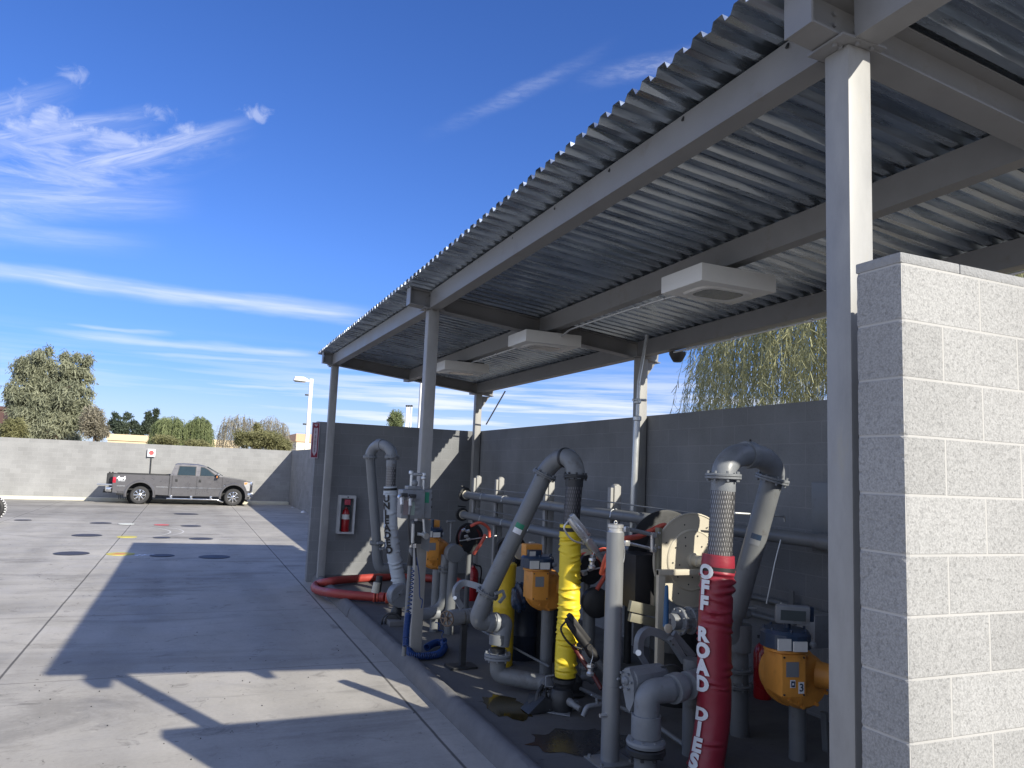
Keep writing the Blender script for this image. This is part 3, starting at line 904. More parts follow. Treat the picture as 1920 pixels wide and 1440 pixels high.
# corrugated roof deck: trapezoid ribs across the roof
bm = BM()
P6 = 0.1524; D6 = 0.042
prof = [(0.0, 0), (0.045, 0), (0.062, D6), (0.128, D6), (0.145, 0)]
x0, x1 = 2.12, 5.70
y = NEAR
ys = []
while y < FAR:
    for u, v in prof:
        if y + u <= FAR: ys.append((y + u, v))
    y += P6
z0 = lambda x, y=8.3: zb(x, y) + TH + 0.006
nx = 12
rd = random.Random(11)
rows = []
for k in range(nx + 1):
    x = x0 + (x1 - x0) * k / nx
    row = []
    for j, (yy, v) in enumerate(ys):
        dent = rd.uniform(-0.0018, 0.0018) + (rd.uniform(-0.003, 0.003) if k in (0, nx) else 0)
        row.append(bm.verts.new((x + (rd.uniform(-0.004, 0.004) if k in (0, nx) else 0), yy + dent, z0(x, yy) + v + dent * 0.6)))
    rows.append(row)
for A, B in zip(rows, rows[1:]):
    for j in range(len(ys) - 1):
        bm.faces.new((A[j], B[j], B[j + 1], A[j + 1]))
deck = obj('roof_deck', bm, M_GALV, canopy, smooth=False)
md = deck.modifiers.new('thick', 'SOLIDIFY'); md.thickness = 0.0012; md.offset = 1
# deck screws along the eaves beam
for k in range(14):
    y = 2.6 + k * 0.82
    bm = BM(); cyl(bm, (2.445, y, zb(2.45, y) + TH - 0.02), (2.432, y, zb(2.45, y) + TH - 0.045), 0.007, seg=6)
    obj('deck_screw', bm, M_DARK, canopy)
# diagonal rods from the rear beam to the wall side
bm = BM()
a = PX(938, 733, 5.36); b = PX(903, 795, 5.36)
tube(bm, [(5.46, a.y, a.z), (5.46, b.y, b.z)], 0.014, 8)
obj('brace_rod', bm, M_STEEL2, canopy)
bm = BM()
prism(bm, [(5.37, 3.43), (5.55, 3.69), (5.38, 3.69)], 'y', CY[1] + 0.0, CY[1] + 0.02)
obj('gusset', bm, M_STEEL2, canopy)
bm = BM()
prism(bm, [(5.37, 3.43), (5.55, 3.69), (5.38, 3.69)], 'y', CY[2] + 0.03, CY[2] + 0.05)
obj('gusset', bm, M_STEEL2, canopy)

# lamps under the mid purlin
def lamp(y, label):
    t = thing('canopy_lamp', label, 'lamp', (3.86, y, 3.70), 'square lamps hung under the canopy')
    bm = BM()
    box(bm, (3.475, y - 0.27, 3.705), (4.20, y + 0.27, 3.845), 0.006)
    obj('housing', bm, M_LAMPBOX, t)
    bm = BM()
    # raised dish around the lens
    def ring(cx, hx, hy, z):
        pts = []
        for k in range(40):
            a = 2 * PI * k / 40
            c, s = math.cos(a), math.sin(a)
            pts.append(bm.verts.new((cx + hx * (abs(c) ** 0.45) * (1 if c > 0 else -1), y + hy * (abs(s) ** 0.45) * (1 if s > 0 else -1), z)))
        return pts
    A = ring(3.84, 0.26, 0.185, 3.705); B = ring(3.84, 0.245, 0.17, 3.690); D = ring(3.84, 0.19, 0.13, 3.6925)
    for p, q in ((A, B), (B, D)):
        for k in range(40):
            bm.faces.new((p[k], q[k], q[(k + 1) % 40], p[(k + 1) % 40]))
    bmesh.ops.recalc_face_normals(bm, faces=bm.faces)
    obj('lens_rim', bm, M_LAMPBOX, t)
    bm = BM()
    D = ring(3.84, 0.188, 0.128, 3.691); D2 = ring(3.84, 0.188, 0.128, 3.704)
    bm.faces.new(D); bm.faces.new(D2[::-1])
    for k in range(40): bm.faces.new((D[k], D[(k + 1) % 40], D2[(k + 1) % 40], D2[k]))
    bmesh.ops.recalc_face_normals(bm, faces=bm.faces)
    obj('lens', bm, M_LENS, t)
    bm = BM()
    box(bm, (3.76, y - 0.05, 3.856), (4.20, y - 0.01, 3.895))
    cyl(bm, (3.95, y - 0.03, 3.89), (3.95, y - 0.03, 3.93), 0.012, seg=6)
    obj('bracket', bm, M_DARK, t)
    return t


lamp(4.87, 'largest square canopy lamp, nearest the camera, beside the tall front column')
lamp(8.13, 'middle one of the three square canopy lamps, seen to the right of the second column')
lamp(11.15, 'smallest and farthest square canopy lamp, just right of the second column')
bm = BM()
tube(bm, spline([(3.95, 5.15, 3.80), (3.90, 5.6, 3.83), (3.90, 6.6, 3.845), (3.905, 7.5, 3.845), (3.93, 7.75, 3.83), (3.93, 7.9, 3.80)], 6), 0.011, 8)
for y in (5.7, 6.1):
    cyl(bm, (3.90, y, 3.834), (3.90, y + 0.05, 3.834), 0.019, seg=10)
tag(obj('lamp_conduit', bm, M_CONDUIT), 'thin grey conduit under the mid purlin between the two nearer lamps', 'conduit')
bm = BM()
tube(bm, [(3.90, 8.45, 3.84), (3.90, 10.85, 3.84)], 0.011, 8)
for y in (9.0, 9.8, 10.3):
    cyl(bm, (3.90, y, 3.84), (3.90, y + 0.05, 3.84), 0.018, seg=10)
tag(obj('lamp_conduit', bm, M_CONDUIT), 'thin grey conduit under the purlin between the middle and farthest lamps', 'conduit')
bm = BM()
tube(bm, [(5.28, 3.0, zb(5.3, 3.0) - 0.03), (5.28, 7.6, zb(5.3, 7.6) - 0.03)], 0.012, 8)
for y in (4.1, 5.3, 6.4, 7.2):
    cyl(bm, (5.28, y, zb(5.3, y) - 0.03), (5.28, y + 0.05, zb(5.3, y) - 0.03), 0.019, seg=10)
tag(obj('beam_conduit', bm, M_CONDUIT), 'thin bright conduit along the underside of the rear canopy beam', 'conduit')
bm = BM()
lathe(bm, (5.36, 7.55, zb(5.3) - 0.01), (0, 0, -1), [(0, 0.10), (0.03, 0.10), (0.08, 0.075), (0.12, 0.05)], 20)
tag(obj('speaker_horn', bm, M_DARK), 'small dark bell fixture under the rear beam beside the pepper tree', 'fixture')


# ================================================================ loading arms
def wrinkle_sleeve(pts, r, m, parent, seed, seg=36, amp=0.010, name='sleeve', squash=1.0):
    """fabric sleeve over a hose: dense spline with folded wrinkles"""
    rr = random.Random(seed)
    path = spline(pts, 26)
    n = len(path)
    folds = [(rr.uniform(0.06, 0.97), rr.uniform(0, 2 * PI), rr.uniform(0.5, 1.5), rr.uniform(0.006, 0.016), rr.uniform(-0.7, 0.7)) for _ in range(46)]
    bm = BM()
    L_ = sum((path[i + 1] - path[i]).length for i in range(n - 1))
    u = None; rings = []
    acc = 0
    for i, p in enumerate(path):
        if i: acc += (p - path[i - 1]).length
        t = acc / L_
        d = (path[min(i + 1, n - 1)] - path[max(i - 1, 0)]).normalized()
        if u is None: u = d.cross(V((0, 1, 0))).normalized()
        u = (u - d * u.dot(d)).normalized(); w = d.cross(u)
        ring = []
        for k in range(seg):
            a = 2 * PI * k / seg
            off = 0
            for ft, fa, fw, fr, tl in folds:
                da = (a - fa + PI) % (2 * PI) - PI
                if abs(da) < fw:
                    ds = (t - ft - tl * da * 0.025) * L_
                    g = math.exp(-(ds / fr) ** 2) - 0.75 * math.exp(-((ds - fr * 1.7) / fr) ** 2)
                    off += amp * g * math.cos(da / fw * PI / 2)
            edge = min(1, min(t, 1 - t) * 26)
            ring.append(bm.verts.new(p + (u * math.cos(a) + w * math.sin(a)) * (r * (0.96 + 0.04 * edge) + off * edge)))
        rings.append(ring)
    for A, B in zip(rings, rings[1:]):
        for k in range(seg):
            bm.faces.new((A[k], A[(k + 1) % seg], B[(k + 1) % seg], B[k]))
    bm.faces.new(rings[0][::-1]); bm.faces.new(rings[-1])
    bmesh.ops.recalc_face_normals(bm, faces=bm.faces)
    o = obj(name, bm, m, parent, angle=75)
    return o, path


def strap(path, t0, t1, r, m, parent, name='strap'):
    n = len(path); a = int(t0 * n); b = max(a + 2, int(t1 * n))
    bm = BM(); tube(bm, path[a:b], r, 32, True)
    return obj(name, bm, m, parent)


def sleeve_text(txt, path, r, tstart, pitch, size, theta, m, parent, name='lettering', bold=0.012, wscale=1.0, jitter=None):
    """upright letters stacked down the sleeve; theta = angle in plan towards which they face"""
    bm = BM()
    L_ = [0]
    for i in range(1, len(path)): L_.append(L_[-1] + (path[i] - path[i - 1]).length)

    def at(s):
        s = max(0, min(s, L_[-1] - 1e-6))
        for i in range(1, len(path)):
            if L_[i] >= s:
                f = (s - L_[i - 1]) / (L_[i] - L_[i - 1])
                d = (path[min(i + 1, len(path) - 1)] - path[max(i - 1, 0)]).normalized()
                return path[i - 1].lerp(path[i], f), d
        return path[-1], V((0, 0, -1))
    s = tstart
    for ch in txt:
        if ch == ' ':
            s += pitch * 1.0; continue
        tb = text_bm(ch, size, bold, 0.012)
        tb.verts.index_update()
        mp = {}
        for v in tb.verts:
            p, d = at(s - v.co.y)
            a = theta + v.co.x * wscale / r
            base = V((math.cos(a), math.sin(a), 0)); base = (base - d * base.dot(d)).normalized()
            mp[v.index] = bm.verts.new(p + base * (r + 0.015))
        for f in tb.faces:
            try: bm.faces.new([mp[v.index] for v in f.verts])
            except ValueError: pass
        tb.free()
        s += pitch
    return obj(name, bm, m, parent, smooth=True)


def braided(p0, p1, r, parent, m):
    """corrugated steel hose"""
    bm = BM()
    p0 = V(p0); p1 = V(p1); L_ = (p1 - p0).length; n = int(L_ / 0.009)
    pts = [p0.lerp(p1, k / n) for k in range(n + 1)]
    tube(bm, pts, [r * (1 + (0.018 if k % 2 else -0.018)) for k in range(n + 1)], 40, True)
    return obj('braided_hose', bm, m, parent, angle=60)


def braid_mat(name, c1, c2):
    m = bpy.data.materials.new(name); m.use_nodes = True
    t = m.node_tree; b = t.nodes['Principled BSDF']; N = t.nodes.new; L = t.links.new
    geo = N('ShaderNodeNewGeometry')
    a = N('ShaderNodeTexWave'); a.wave_type = 'BANDS'; a.bands_direction = 'DIAGONAL'; a.inputs['Scale'].default_value = 26; a.inputs['Distortion'].default_value = 0.6
    mp = N('ShaderNodeMapping'); mp.inputs['Scale'].default_value = (1, -1, 0.35)
    mp2 = N('ShaderNodeMapping'); mp2.inputs['Scale'].default_value = (-1, 1, 0.35)
    L(geo.outputs['Position'], mp.inputs[0]); L(geo.outputs['Position'], mp2.inputs[0]); L(mp.outputs[0], a.inputs['Vector'])
    a2 = N('ShaderNodeTexWave'); a2.wave_type = 'BANDS'; a2.bands_direction = 'DIAGONAL'; a2.inputs['Scale'].default_value = 26; a2.inputs['Distortion'].default_value = 0.6
    L(mp2.outputs[0], a2.inputs['Vector'])
    mx = N('ShaderNodeMath'); mx.operation = 'MULTIPLY'; L(a.outputs['Fac'], mx.inputs[0]); L(a2.outputs['Fac'], mx.inputs[1])
    cr = N('ShaderNodeMix'); cr.data_type = 'RGBA'; L(mx.outputs[0], cr.inputs[0]); cr.inputs[6].default_value = (*c1, 1); cr.inputs[7].default_value = (*c2, 1)
    L(cr.outputs[2], b.inputs['Base Color']); b.inputs['Metallic'].default_value = 0.6; b.inputs['Roughness'].default_value = 0.42
    bp = N('ShaderNodeBump'); bp.inputs['Strength'].default_value = 0.5; bp.inputs['Distance'].default_value = 0.004
    L(mx.outputs[0], bp.inputs['Height']); L(bp.outputs[0], b.inputs['Normal'])
    return m


M_BRAID = braid_mat('steel_braid', (0.10, 0.10, 0.105), (0.36, 0.36, 0.37))
M_BRAIDD = braid_mat('dark_steel_braid', (0.05, 0.05, 0.055), (0.17, 0.17, 0.18))


def bez(a, c, b, n=16):
    a, c, b = V(a), V(c), V(b)
    # cubic close to a quarter ellipse
    k = 0.56
    p1 = a.lerp(c, k); p2 = b.lerp(c, k)
    return [a * (1 - t) ** 3 + p1 * 3 * t * (1 - t) ** 2 + p2 * 3 * t * t * (1 - t) + b * t ** 3 for t in [i / n for i in range(n + 1)]]


def elbow_run(parent, pts, r, rad, m=M_PIPE, name='pipe', n=10, seg=28):
    bm = BM(); tube(bm, fillet(pts, rad, n), r, seg); return obj(name, bm, m, parent)


def add_flange(parent, c, d, r, t=0.045, bolts=8, m=M_PIPE):
    bm = BM(); flange(bm, c, d, r, t, bolts); return obj('flange', bm, m, parent)


def collar(parent, c, d, r, t, m=M_PIPE, name='collar'):
    bm = BM(); lathe(bm, V(c) - V(d).normalized() * t / 2, d, [(0, r * 0.985), (t * 0.12, r), (t * 0.88, r), (t, r * 0.985)], 32)
    return obj(name, bm, m, parent)


# ---- arm with the maroon sleeve, nearest
Y3 = 4.75
arm = thing('loading_arm', 'nearest loading arm, maroon sleeve lettered OFF ROAD DIESEL, high grey gooseneck elbow', 'loading arm', (3.3, 4.75, 0.12))
RP = 0.084
fl_l = PY(1356, 893, Y3 - 0.1); fl_r = PY(1448, 898, Y3 + 0.18)
top_l = PY(1358, 850, Y3 - 0.1)
crown1 = PY(1395, 853, Y3)
diag_b = PY(1378, 1150, Y3 + 0.42)
dd = (fl_r - diag_b).normalized()
# hose leg elbow, mid collar, diagonal leg elbow
cx = PY(1403, 853, Y3 + 0.04)
el_a = [fl_l, fl_l + V((0, 0, 0.16)), cx + V((0.0, 0.0, 0.012))]
bm = BM(); tube(bm, bez(fl_l, V((fl_l.x + 0.005, fl_l.y, cx.z + 0.012)), cx), 0.090, 32); obj('elbow', bm, M_CAST, arm)
apex = fl_r + dd * ((cx.z + 0.012 - fl_r.z) / dd.z)
bm = BM(); tube(bm, bez(cx, apex, fl_r), 0.094, 32); obj('elbow', bm, M_CAST, arm)
collar(arm, cx, (apex - cx), 0.108, 0.085, M_CAST)
add_flange(arm, fl_l, (0, 0, 1), 0.135, 0.042, 8, M_CAST)
add_flange(arm, fl_r, dd, 0.138, 0.042, 8, M_CAST)
bm = BM(); cyl(bm, cx + V((0.02, 0, 0.09)), cx + V((0.02, 0, 0.125)), 0.008, seg=6); obj('grease_nipple', bm, M_BLACK, arm)
bm = BM(); tube(bm, [fl_r - dd * 0.02, diag_b], 0.088, 32); obj('pipe', bm, M_PIPE, arm)
# small decal on the diagonal leg
lab = fl_r.lerp(diag_b, 0.44)
camd = (EYE - lab).normalized(); cn = (camd - dd * camd.dot(dd)).normalized(); side = dd.cross(cn).normalized()
bm = BM()


def curved_patch(bm, c, axis, nrm, r, half_w, h0, h1, mi, lift=0.0015, n=8):
    axis = V(axis).normalized(); s_ = axis.cross(nrm).normalized()
    rows = []
    for k in range(n + 1):
        a = (k / n * 2 - 1) * half_w / r
        q = (nrm * math.cos(a) + s_ * math.sin(a)) * (r + lift)
        rows.append((bm.verts.new(c + q + axis * h0), bm.verts.new(c + q + axis * h1)))
    for (a0, a1), (b0, b1) in zip(rows, rows[1:]):
        f = bm.faces.new((a0, b0, b1, a1)); f.material_index = mi


lab_c = fl_r.lerp(diag_b, 0.44)
curved_patch(bm, lab_c, dd, cn, 0.088, 0.042, 0.0, 0.045, 0)
curved_patch(bm, lab_c, dd, cn, 0.088, 0.042, -0.047, -0.001, 1)
obj('decal', bm, [M_NAVY, M_CAST], arm)
# lower end of the diagonal, vertical drop behind the sleeve
elbow_run(arm, [diag_b, diag_b - dd * 0.12, PY(1386, 1215, Y3 + 0.45), PY(1386, 1330, Y3 + 0.45), V((PY(1386, 1440, Y3 + 0.45).x, Y3 + 0.45, 0.12))], 0.075, 0.15)
for py_ in (1256, 1285):
    c = PY(1386, py_, Y3 + 0.45); add_flange(arm, c, (0, 0, 1), 0.115, 0.03, 8)
collar(arm, PY(1386, 1195, Y3 + 0.45), (0, 0, 1), 0.10, 0.22)
# hose
hz0 = PY(1356, 905, Y3 - 0.1); hz1 = PY(1349, 1050, Y3 - 0.1)
collar(arm, (hz0 + V((0, 0, -0.02))), (0, 0, 1), 0.092, 0.09, M_CAST)
braided(hz0 + V((0, 0, -0.04)), hz1, 0.090, arm, M_BRAID)
pts = [PY(1347, 1040, Y3 - 0.1), PY(1344, 1100, Y3 - 0.1), PY(1340, 1180, Y3 - 0.1), PY(1339, 1260, Y3 - 0.12), PY(1338, 1330, Y3 - 0.13), PY(1331, 1390, Y3 - 0.15), PY(1322, 1440, Y3 - 0.17), PY(1310, 1500, Y3 - 0.2)]
sl, path = wrinkle_sleeve(pts, 0.122, M_RED, arm, 4, amp=0.013)
strap(path, 0.055, 0.085, 0.1265, M_BLACK, arm)
th = math.atan2(-1, -0.42)
sleeve_text('OFF ROAD DIESEL', path, 0.122, 0.13, 0.112, 0.135, math.radians(192), M_WHT, arm, bold=0.008, wscale=1.0)
# swivel run from the sleeve hub to the pedestal flange on the left
ped = PY(1212, 1392, 4.72)
sw0 = PY(1212, 1330, 4.72); sw1 = V((sw0.x, sw0.y, PY(1215, 1290, 4.72).z)); sw2 = PY(1262, 1292, 4.74); sw3 = PY(1330, 1268, 4.86)
elz = PY(1255, 1293, 4.72)
bm = BM(); tube(bm, fillet([V((sw0.x, 4.72, ped.z + 0.12)), V((sw0.x, 4.72, elz.z)), elz], 0.16, 12), 0.088, 32); obj('elbow', bm, M_CAST, arm)
bm = BM(); tube(bm, [elz - V((0.02, 0, 0)), sw3], [0.082, 0.082], 28); obj('pipe', bm, M_CAST, arm)
collar(arm, PY(1266, 1290, 4.735), sw3 - elz, 0.105, 0.09, M_CAST); collar(arm, PY(1292, 1284, 4.75), sw3 - elz, 0.100, 0.05, M_CAST)
collar(arm, V((sw0.x, 4.72, ped.z + 0.115)), (0, 0, 1), 0.105, 0.15, M_CAST)
bm = BM(); lathe(bm, (sw0.x, 4.72, ped.z - 0.015), (0, 0, 1), [(0, 0.135), (0.02, 0.14), (0.035, 0.135), (0.05, 0.10), (0.06, 0.085)], 32)
for k in range(8):
    a = 2 * PI * k / 8; cyl(bm, (sw0.x + 0.115 * math.cos(a), 4.72 + 0.115 * math.sin(a), ped.z), (sw0.x + 0.115 * math.cos(a), 4.72 + 0.115 * math.sin(a), ped.z + 0.035), 0.012, seg=6)
obj('flange', bm, M_CAST, arm)
bm = BM(); lathe(bm, (sw0.x, 4.72, ped.z - 0.075), (0, 0, 1), [(0, 0.13), (0.01, 0.14), (0.04, 0.14), (0.05, 0.13)], 32)
for k in range(8):
    a = 2 * PI * k / 8; cyl(bm, (sw0.x + 0.115 * math.cos(a), 4.72 + 0.115 * math.sin(a), ped.z - 0.10), (sw0.x + 0.115 * math.cos(a), 4.72 + 0.115 * math.sin(a), ped.z - 0.07), 0.012, seg=6)
obj('flange', bm, M_DARK, arm)
bm = BM(); cyl(bm, (sw0.x, 4.72, 0.118), (sw0.x, 4.72, ped.z - 0.07), 0.08, seg=28); obj('riser', bm, M_PIPE, arm)
# stand behind (thick vertical)
bm = BM(); cyl(bm, (PY(1298, 1300, 4.95).x, 4.95, 0.118), (PY(1298, 1300, 4.95).x, 4.95, PY(1298, 1235, 4.95).z), 0.072, seg=24); obj('riser', bm, M_PIPE, arm)
# cone-nosed spring motor housing
hm = thing('actuator', 'grey ribbed actuator housing left of the maroon sleeve, angular nose pointing left', 'actuator', PY(1215, 1300, 4.95))
pa = PY(1178, 1275, 4.85); pb = PY(1270, 1256, 5.0)
ax_ = (pb - pa).normalized()
bm = BM(); lathe(bm, pa, ax_, [(0, 0.06), (0.01, 0.085), (0.05, 0.09), (0.34, 0.078), (0.38, 0.06)], 12); obj('housing', bm, M_CAST, hm, angle=20)
bm = BM()
c0 = pa + V((0.0, -0.02, -0.02))
up = V((0, 0, 1)); sd_ = ax_.cross(up).normalized()
vs = []
for s_, (u_, v_) in enumerate([(-0.10, 0.085), (0.02, 0.11), (0.10, 0.03), (0.11, -0.10), (0.04, -0.19), (-0.02, -0.16), (-0.09, -0.03)]):
    vs.append((bm.verts.new(c0 + sd_ * u_ * 0.55 + up * v_ - ax_ * 0.02), bm.verts.new(c0 + sd_ * u_ * 0.55 + up * v_ + ax_ * 0.035)))
n = len(vs)
bm.faces.new([a for a, b in vs]); bm.faces.new([b for a, b in vs][::-1])
for k in range(n):
    bm.faces.new((vs[k][0], vs[k][1], vs[(k + 1) % n][1], vs[(k + 1) % n][0]))
bmesh.ops.recalc_face_normals(bm, faces=bm.faces)
obj('end_plate', bm, M_CAST, hm, angle=20)
bm = BM()
for k in range(6):
    a = 2 * PI * k / 6
    q = pa - ax_ * 0.03 + (sd_ * math.cos(a) + up * math.sin(a)) * 0.06
    cyl(bm, q, q - ax_ * 0.02, 0.009, seg=6)
lathe(bm, pa - ax_ * 0.02, -ax_, [(0, 0.035), (0.02, 0.03), (0.035, 0.012)], 12)
obj('hub_nut', bm, M_CAST, hm)
bm = BM(); tube(bm, spline([PY(1235, 1252, 4.9), PY(1262, 1247, 4.85), PY(1285, 1262, 4.85), PY(1296, 1275, 4.88)], 8), 0.007, 8); obj('cable', bm, M_DARK, hm)


def plate_chain(bm, pts, wid, th_, nrm):
    """flat bar bent through pts"""
    nrm = V(nrm).normalized(); pts = [V(p) for p in pts]
    rows = []
    for i, p in enumerate(pts):
        d = ((pts[min(i + 1, len(pts) - 1)] - pts[max(i - 1, 0)])).normalized()
        s_ = d.cross(nrm).normalized()
        rows.append([bm.verts.new(p + s_ * wid / 2 * a + nrm * th_ / 2 * b) for a, b in ((-1, -1), (1, -1), (1, 1), (-1, 1))])
    for A, B in zip(rows, rows[1:]):
        for k in range(4): bm.faces.new((A[k], A[(k + 1) % 4], B[(k + 1) % 4], B[k]))
    bm.faces.new(rows[0][::-1]); bm.faces.new(rows[-1])
    bmesh.ops.recalc_face_normals(bm, faces=bm.faces)


Yg = 5.15
gl = thing('balance_linkage', 'bent grey gooseneck link arched above the ribbed actuator, left of the maroon sleeve', 'linkage', PY(1240, 1270, Yg))
bm = BM(); plate_chain(bm, spline([PY(1197, 1226, Yg), PY(1200, 1196, Yg), PY(1215, 1183, Yg), PY(1240, 1190, Yg), PY(1262, 1203, Yg)], 8), 0.062, 0.05, (0.2, -1, 0)); obj('gooseneck', bm, M_CAST, gl, angle=50)
bm = BM(); plate_chain(bm, [PY(1197, 1222, Yg - 0.03), PY(1214, 1250, Yg - 0.03)], 0.045, 0.02, (0.2, -1, 0)); obj('link', bm, M_CAST, gl)
bm = BM(); cyl(bm, PY(1197, 1224, Yg - 0.06), PY(1197, 1224, Yg + 0.04), 0.022, seg=14); obj('pin', bm, M_ALU, gl)
bm = BM(); plate_chain(bm, [PY(1256, 1197, Yg - 0.05), PY(1285, 1242, Yg - 0.05)], 0.045, 0.05, (0.2, -1, 0)); obj('link', bm, M_CAST, gl)
bm = BM(); plate_chain(bm, [PY(1262, 1188, Yg + 0.03), PY(1300, 1232, Yg + 0.03)], 0.055, 0.03, (0.2, -1, 0)); obj('link', bm, M_CAST, gl)
for q in ((1257, 1202), (1262, 1209)):
    bm = BM(); cyl(bm, PY(q[0], q[1], Yg - 0.085), PY(q[0], q[1], Yg - 0.06), 0.009, seg=8); obj('bolt', bm, M_DARK, gl)
# flanged valve right behind the sleeve
vv = thing('flanged_valve', 'grey flanged valve with a blue handled lever, partly behind the maroon sleeve', 'valve', PY(1290, 1170, 5.25))
va = PY(1270, 1165, 5.3); vb = PY(1330, 1160, 5.3); vd = (vb - va).normalized()
bm = BM(); cyl(bm, va - vd * 0.06, vb, 0.065, seg=24); obj('body', bm, M_CAST, vv)
for t_ in (0.02, 0.12): add_flange(vv, va + vd * t_, vd, 0.112, 0.024, 8, M_CAST)
bm = BM(); cyl(bm, PY(1251, 1160, 5.1), PY(1251, 1188, 5.1) + V((0, -0.02, 0)), 0.03, 0.02, seg=14); obj('pivot', bm, M_CAST, vv)
bm = BM(); tube(bm, [PY(1248, 1175, 5.08), PY(1249, 1145, 5.08), PY(1250, 1100, 5.06), PY(1251, 1097, 5.06)], [0.024, 0.022, 0.014, 0.006], 12); obj('lever', bm, mat('blue_handle', (0.03, 0.11, 0.24), 0.4), vv)
bm = BM(); lathe(bm, PY(1252, 1178, 5.06), (0, -1, 0.1), [(0, 0.035), (0.012, 0.035), (0.016, 0.028)], 20); obj('tag_disc', bm, M_CREAM, vv)

# ---- arm with the yellow sleeve, middle
YM = 6.2
am = thing('loading_arm', 'middle loading arm with a long slanting grey pipe and a bright yellow sleeve', 'loading arm', (3.2, 6.3, 0.12))
f_t = PY(1021, 890, YM + 0.35); f_b = PY(914, 1112, 6.85)
dM = (f_t - f_b).normalized()
apx = f_t + dM * 0.20
cM = PY(1060, 858, YM + 0.15)
f_h = PY(1079, 893, YM)
bm = BM(); tube(bm, bez(f_t, f_t + dM * ((cM.z - f_t.z) / dM.z + 0.01), cM), 0.084, 32); obj('elbow', bm, M_PIPE, am)
bm = BM(); tube(bm, bez(cM, V((f_h.x, f_h.y, cM.z + 0.005)), f_h), 0.087, 32); obj('elbow', bm, M_PIPE, am)
collar(am, cM, (V((f_h.x, f_h.y, cM.z)) - cM), 0.095, 0.03, M_DARK)
add_flange(am, f_t, dM, 0.118, 0.032, 8); add_flange(am, f_h, (0.02, 0, 1), 0.112, 0.035, 8, M_DARK)
bm = BM(); tube(bm, [f_t, f_b], 0.081, 32); obj('pipe', bm, M_PIPE, am)
add_flange(am, f_b, dM, 0.112, 0.030, 8)
lab_c = PY(966, 985, 0.5 * (f_t.y + f_b.y)); 
tt = (lab_c - f_b).dot(dM); lab_c = f_b + dM * tt
camd = (EYE - lab_c).normalized(); cn = (camd - dM * camd.dot(dM)).normalized()
bm = BM(); curved_patch(bm, lab_c, dM, cn, 0.081, 0.042, 0.0, 0.05, 0); curved_patch(bm, lab_c, dM, cn, 0.081, 0.042, -0.052, -0.001, 1)
obj('decal', bm, [M_GREEN, M_WHT], am)
# clamp lever at the lower joint
bm = BM(); plate_chain(bm, [PY(928, 1113, 6.7), PY(943, 1108, 6.7), PY(946, 1118, 6.7), PY(936, 1130, 6.7)], 0.022, 0.03, (0.2, -1, 0)); obj('clamp_lever', bm, M_CAST, am)
# lower elbows
e1 = PY(896, 1158, 6.9); e2 = PY(905, 1172, 6.9)
lowpts = [f_b, PY(893, 1166, 6.9), PY(925, 1166, 6.9)]
bm = BM(); tube(bm, fillet(lowpts, 0.13, 12), 0.083, 32); obj('elbow', bm, M_PIPE, am)
hxa = PY(908, 1164, 6.9); hxb = PY(935, 1168, 6.9)
bm = BM(); tube(bm, [hxa, hxb], 0.082, 32); obj('swivel', bm, M_CAST, am)
collar(am, PY(918, 1166, 6.9), hxb - hxa, 0.094, 0.05, M_CAST)
collar(am, PY(929, 1167, 6.9), hxb - hxa, 0.094, 0.04, M_CAST)
bm = BM(); tube(bm, fillet([hxb, V((PY(941, 1180, 6.9).x + 0.02, 6.9, hxb.z)), PY(938, 1210, 6.9)], 0.10, 10), 0.085, 32); obj('elbow', bm, M_CAST, am)
collar(am, PY(934, 1198, 6.9), (0, 0, 1), 0.088, 0.09)
bm = BM(); c = PY(934, 1215, 6.9); lathe(bm, c, (0, 0, -1), [(0, 0.07), (0.04, 0.065), (0.07, 0.085), (0.09, 0.12)], 28); obj('neck', bm, M_DARK, am)
add_flange(am, PY(933, 1230, 6.9), (0, 0, 1), 0.128, 0.055, 8, M_CAST)
bm = BM(); lz = PY(934, 1236, 6.9)
tube(bm, fillet([lz, V((lz.x, 6.9, 0.26)), V((3.30, 6.62, 0.22)), PY(1025, 1315, 6.2)], [0.17, 0.1], 12), 0.078, 32); obj('bottom_pipe', bm, M_PIPE, am)
# hose, sleeve and valve
h0 = PY(1077, 902, YM); h1 = PY(1070, 992, YM)
bm = BM(); cyl(bm, h0 + V((0, 0, .02)), h0 - V((0, 0, 0.05)), 0.082, seg=28); obj('hose_end', bm, M_DARK, am)
braided(h0 - V((0, 0, 0.04)), h1, 0.076, am, M_BRAIDD)
pts = [PY(1069, 983, YM), PY(1069, 1030, YM), PY(1068, 1080, YM), PY(1067, 1130, YM), PY(1064, 1180, YM), PY(1061, 1225, YM), PY(1060, 1268, YM)]
sl, path = wrinkle_sleeve(pts, 0.097, M_YEL, am, 9, amp=0.014)
strap(path, 0.02, 0.055, 0.0995, M_BLACK, am)
strap(path, 0.62, 0.635, 0.1005, mat('dull_yellow_band', (0.55, 0.46, 0.02), 0.6), am, name='seam_band')
vz = PY(1058, 1278, YM)
bm = BM(); lathe(bm, vz + V((0, 0, 0.03)), (0, 0, -1), [(0, 0.104), (0.03, 0.104), (0.04, 0.09), (0.06, 0.078), (0.26, 0.078), (0.28, 0.09)], 28); obj('coupler', bm, M_DARK, am)
bm = BM(); c = PY(1052, 1313, YM - 0.05)
lathe(bm, V((c.x, c.y, c.z + 0.10)), (0, 0, -1), [(0, 0.08), (0.04, 0.105), (0.12, 0.115), (0.19, 0.09), (0.22, 0.03)], 28); obj('valve_body', bm, M_DARK, am)
axv = (PY(1020, 1318, YM + 0.05) - c).normalized()
add_flange(am, c + axv * 0.115 + V((0, 0, 0.0)), axv, 0.125, 0.03, 8, M_DARK)
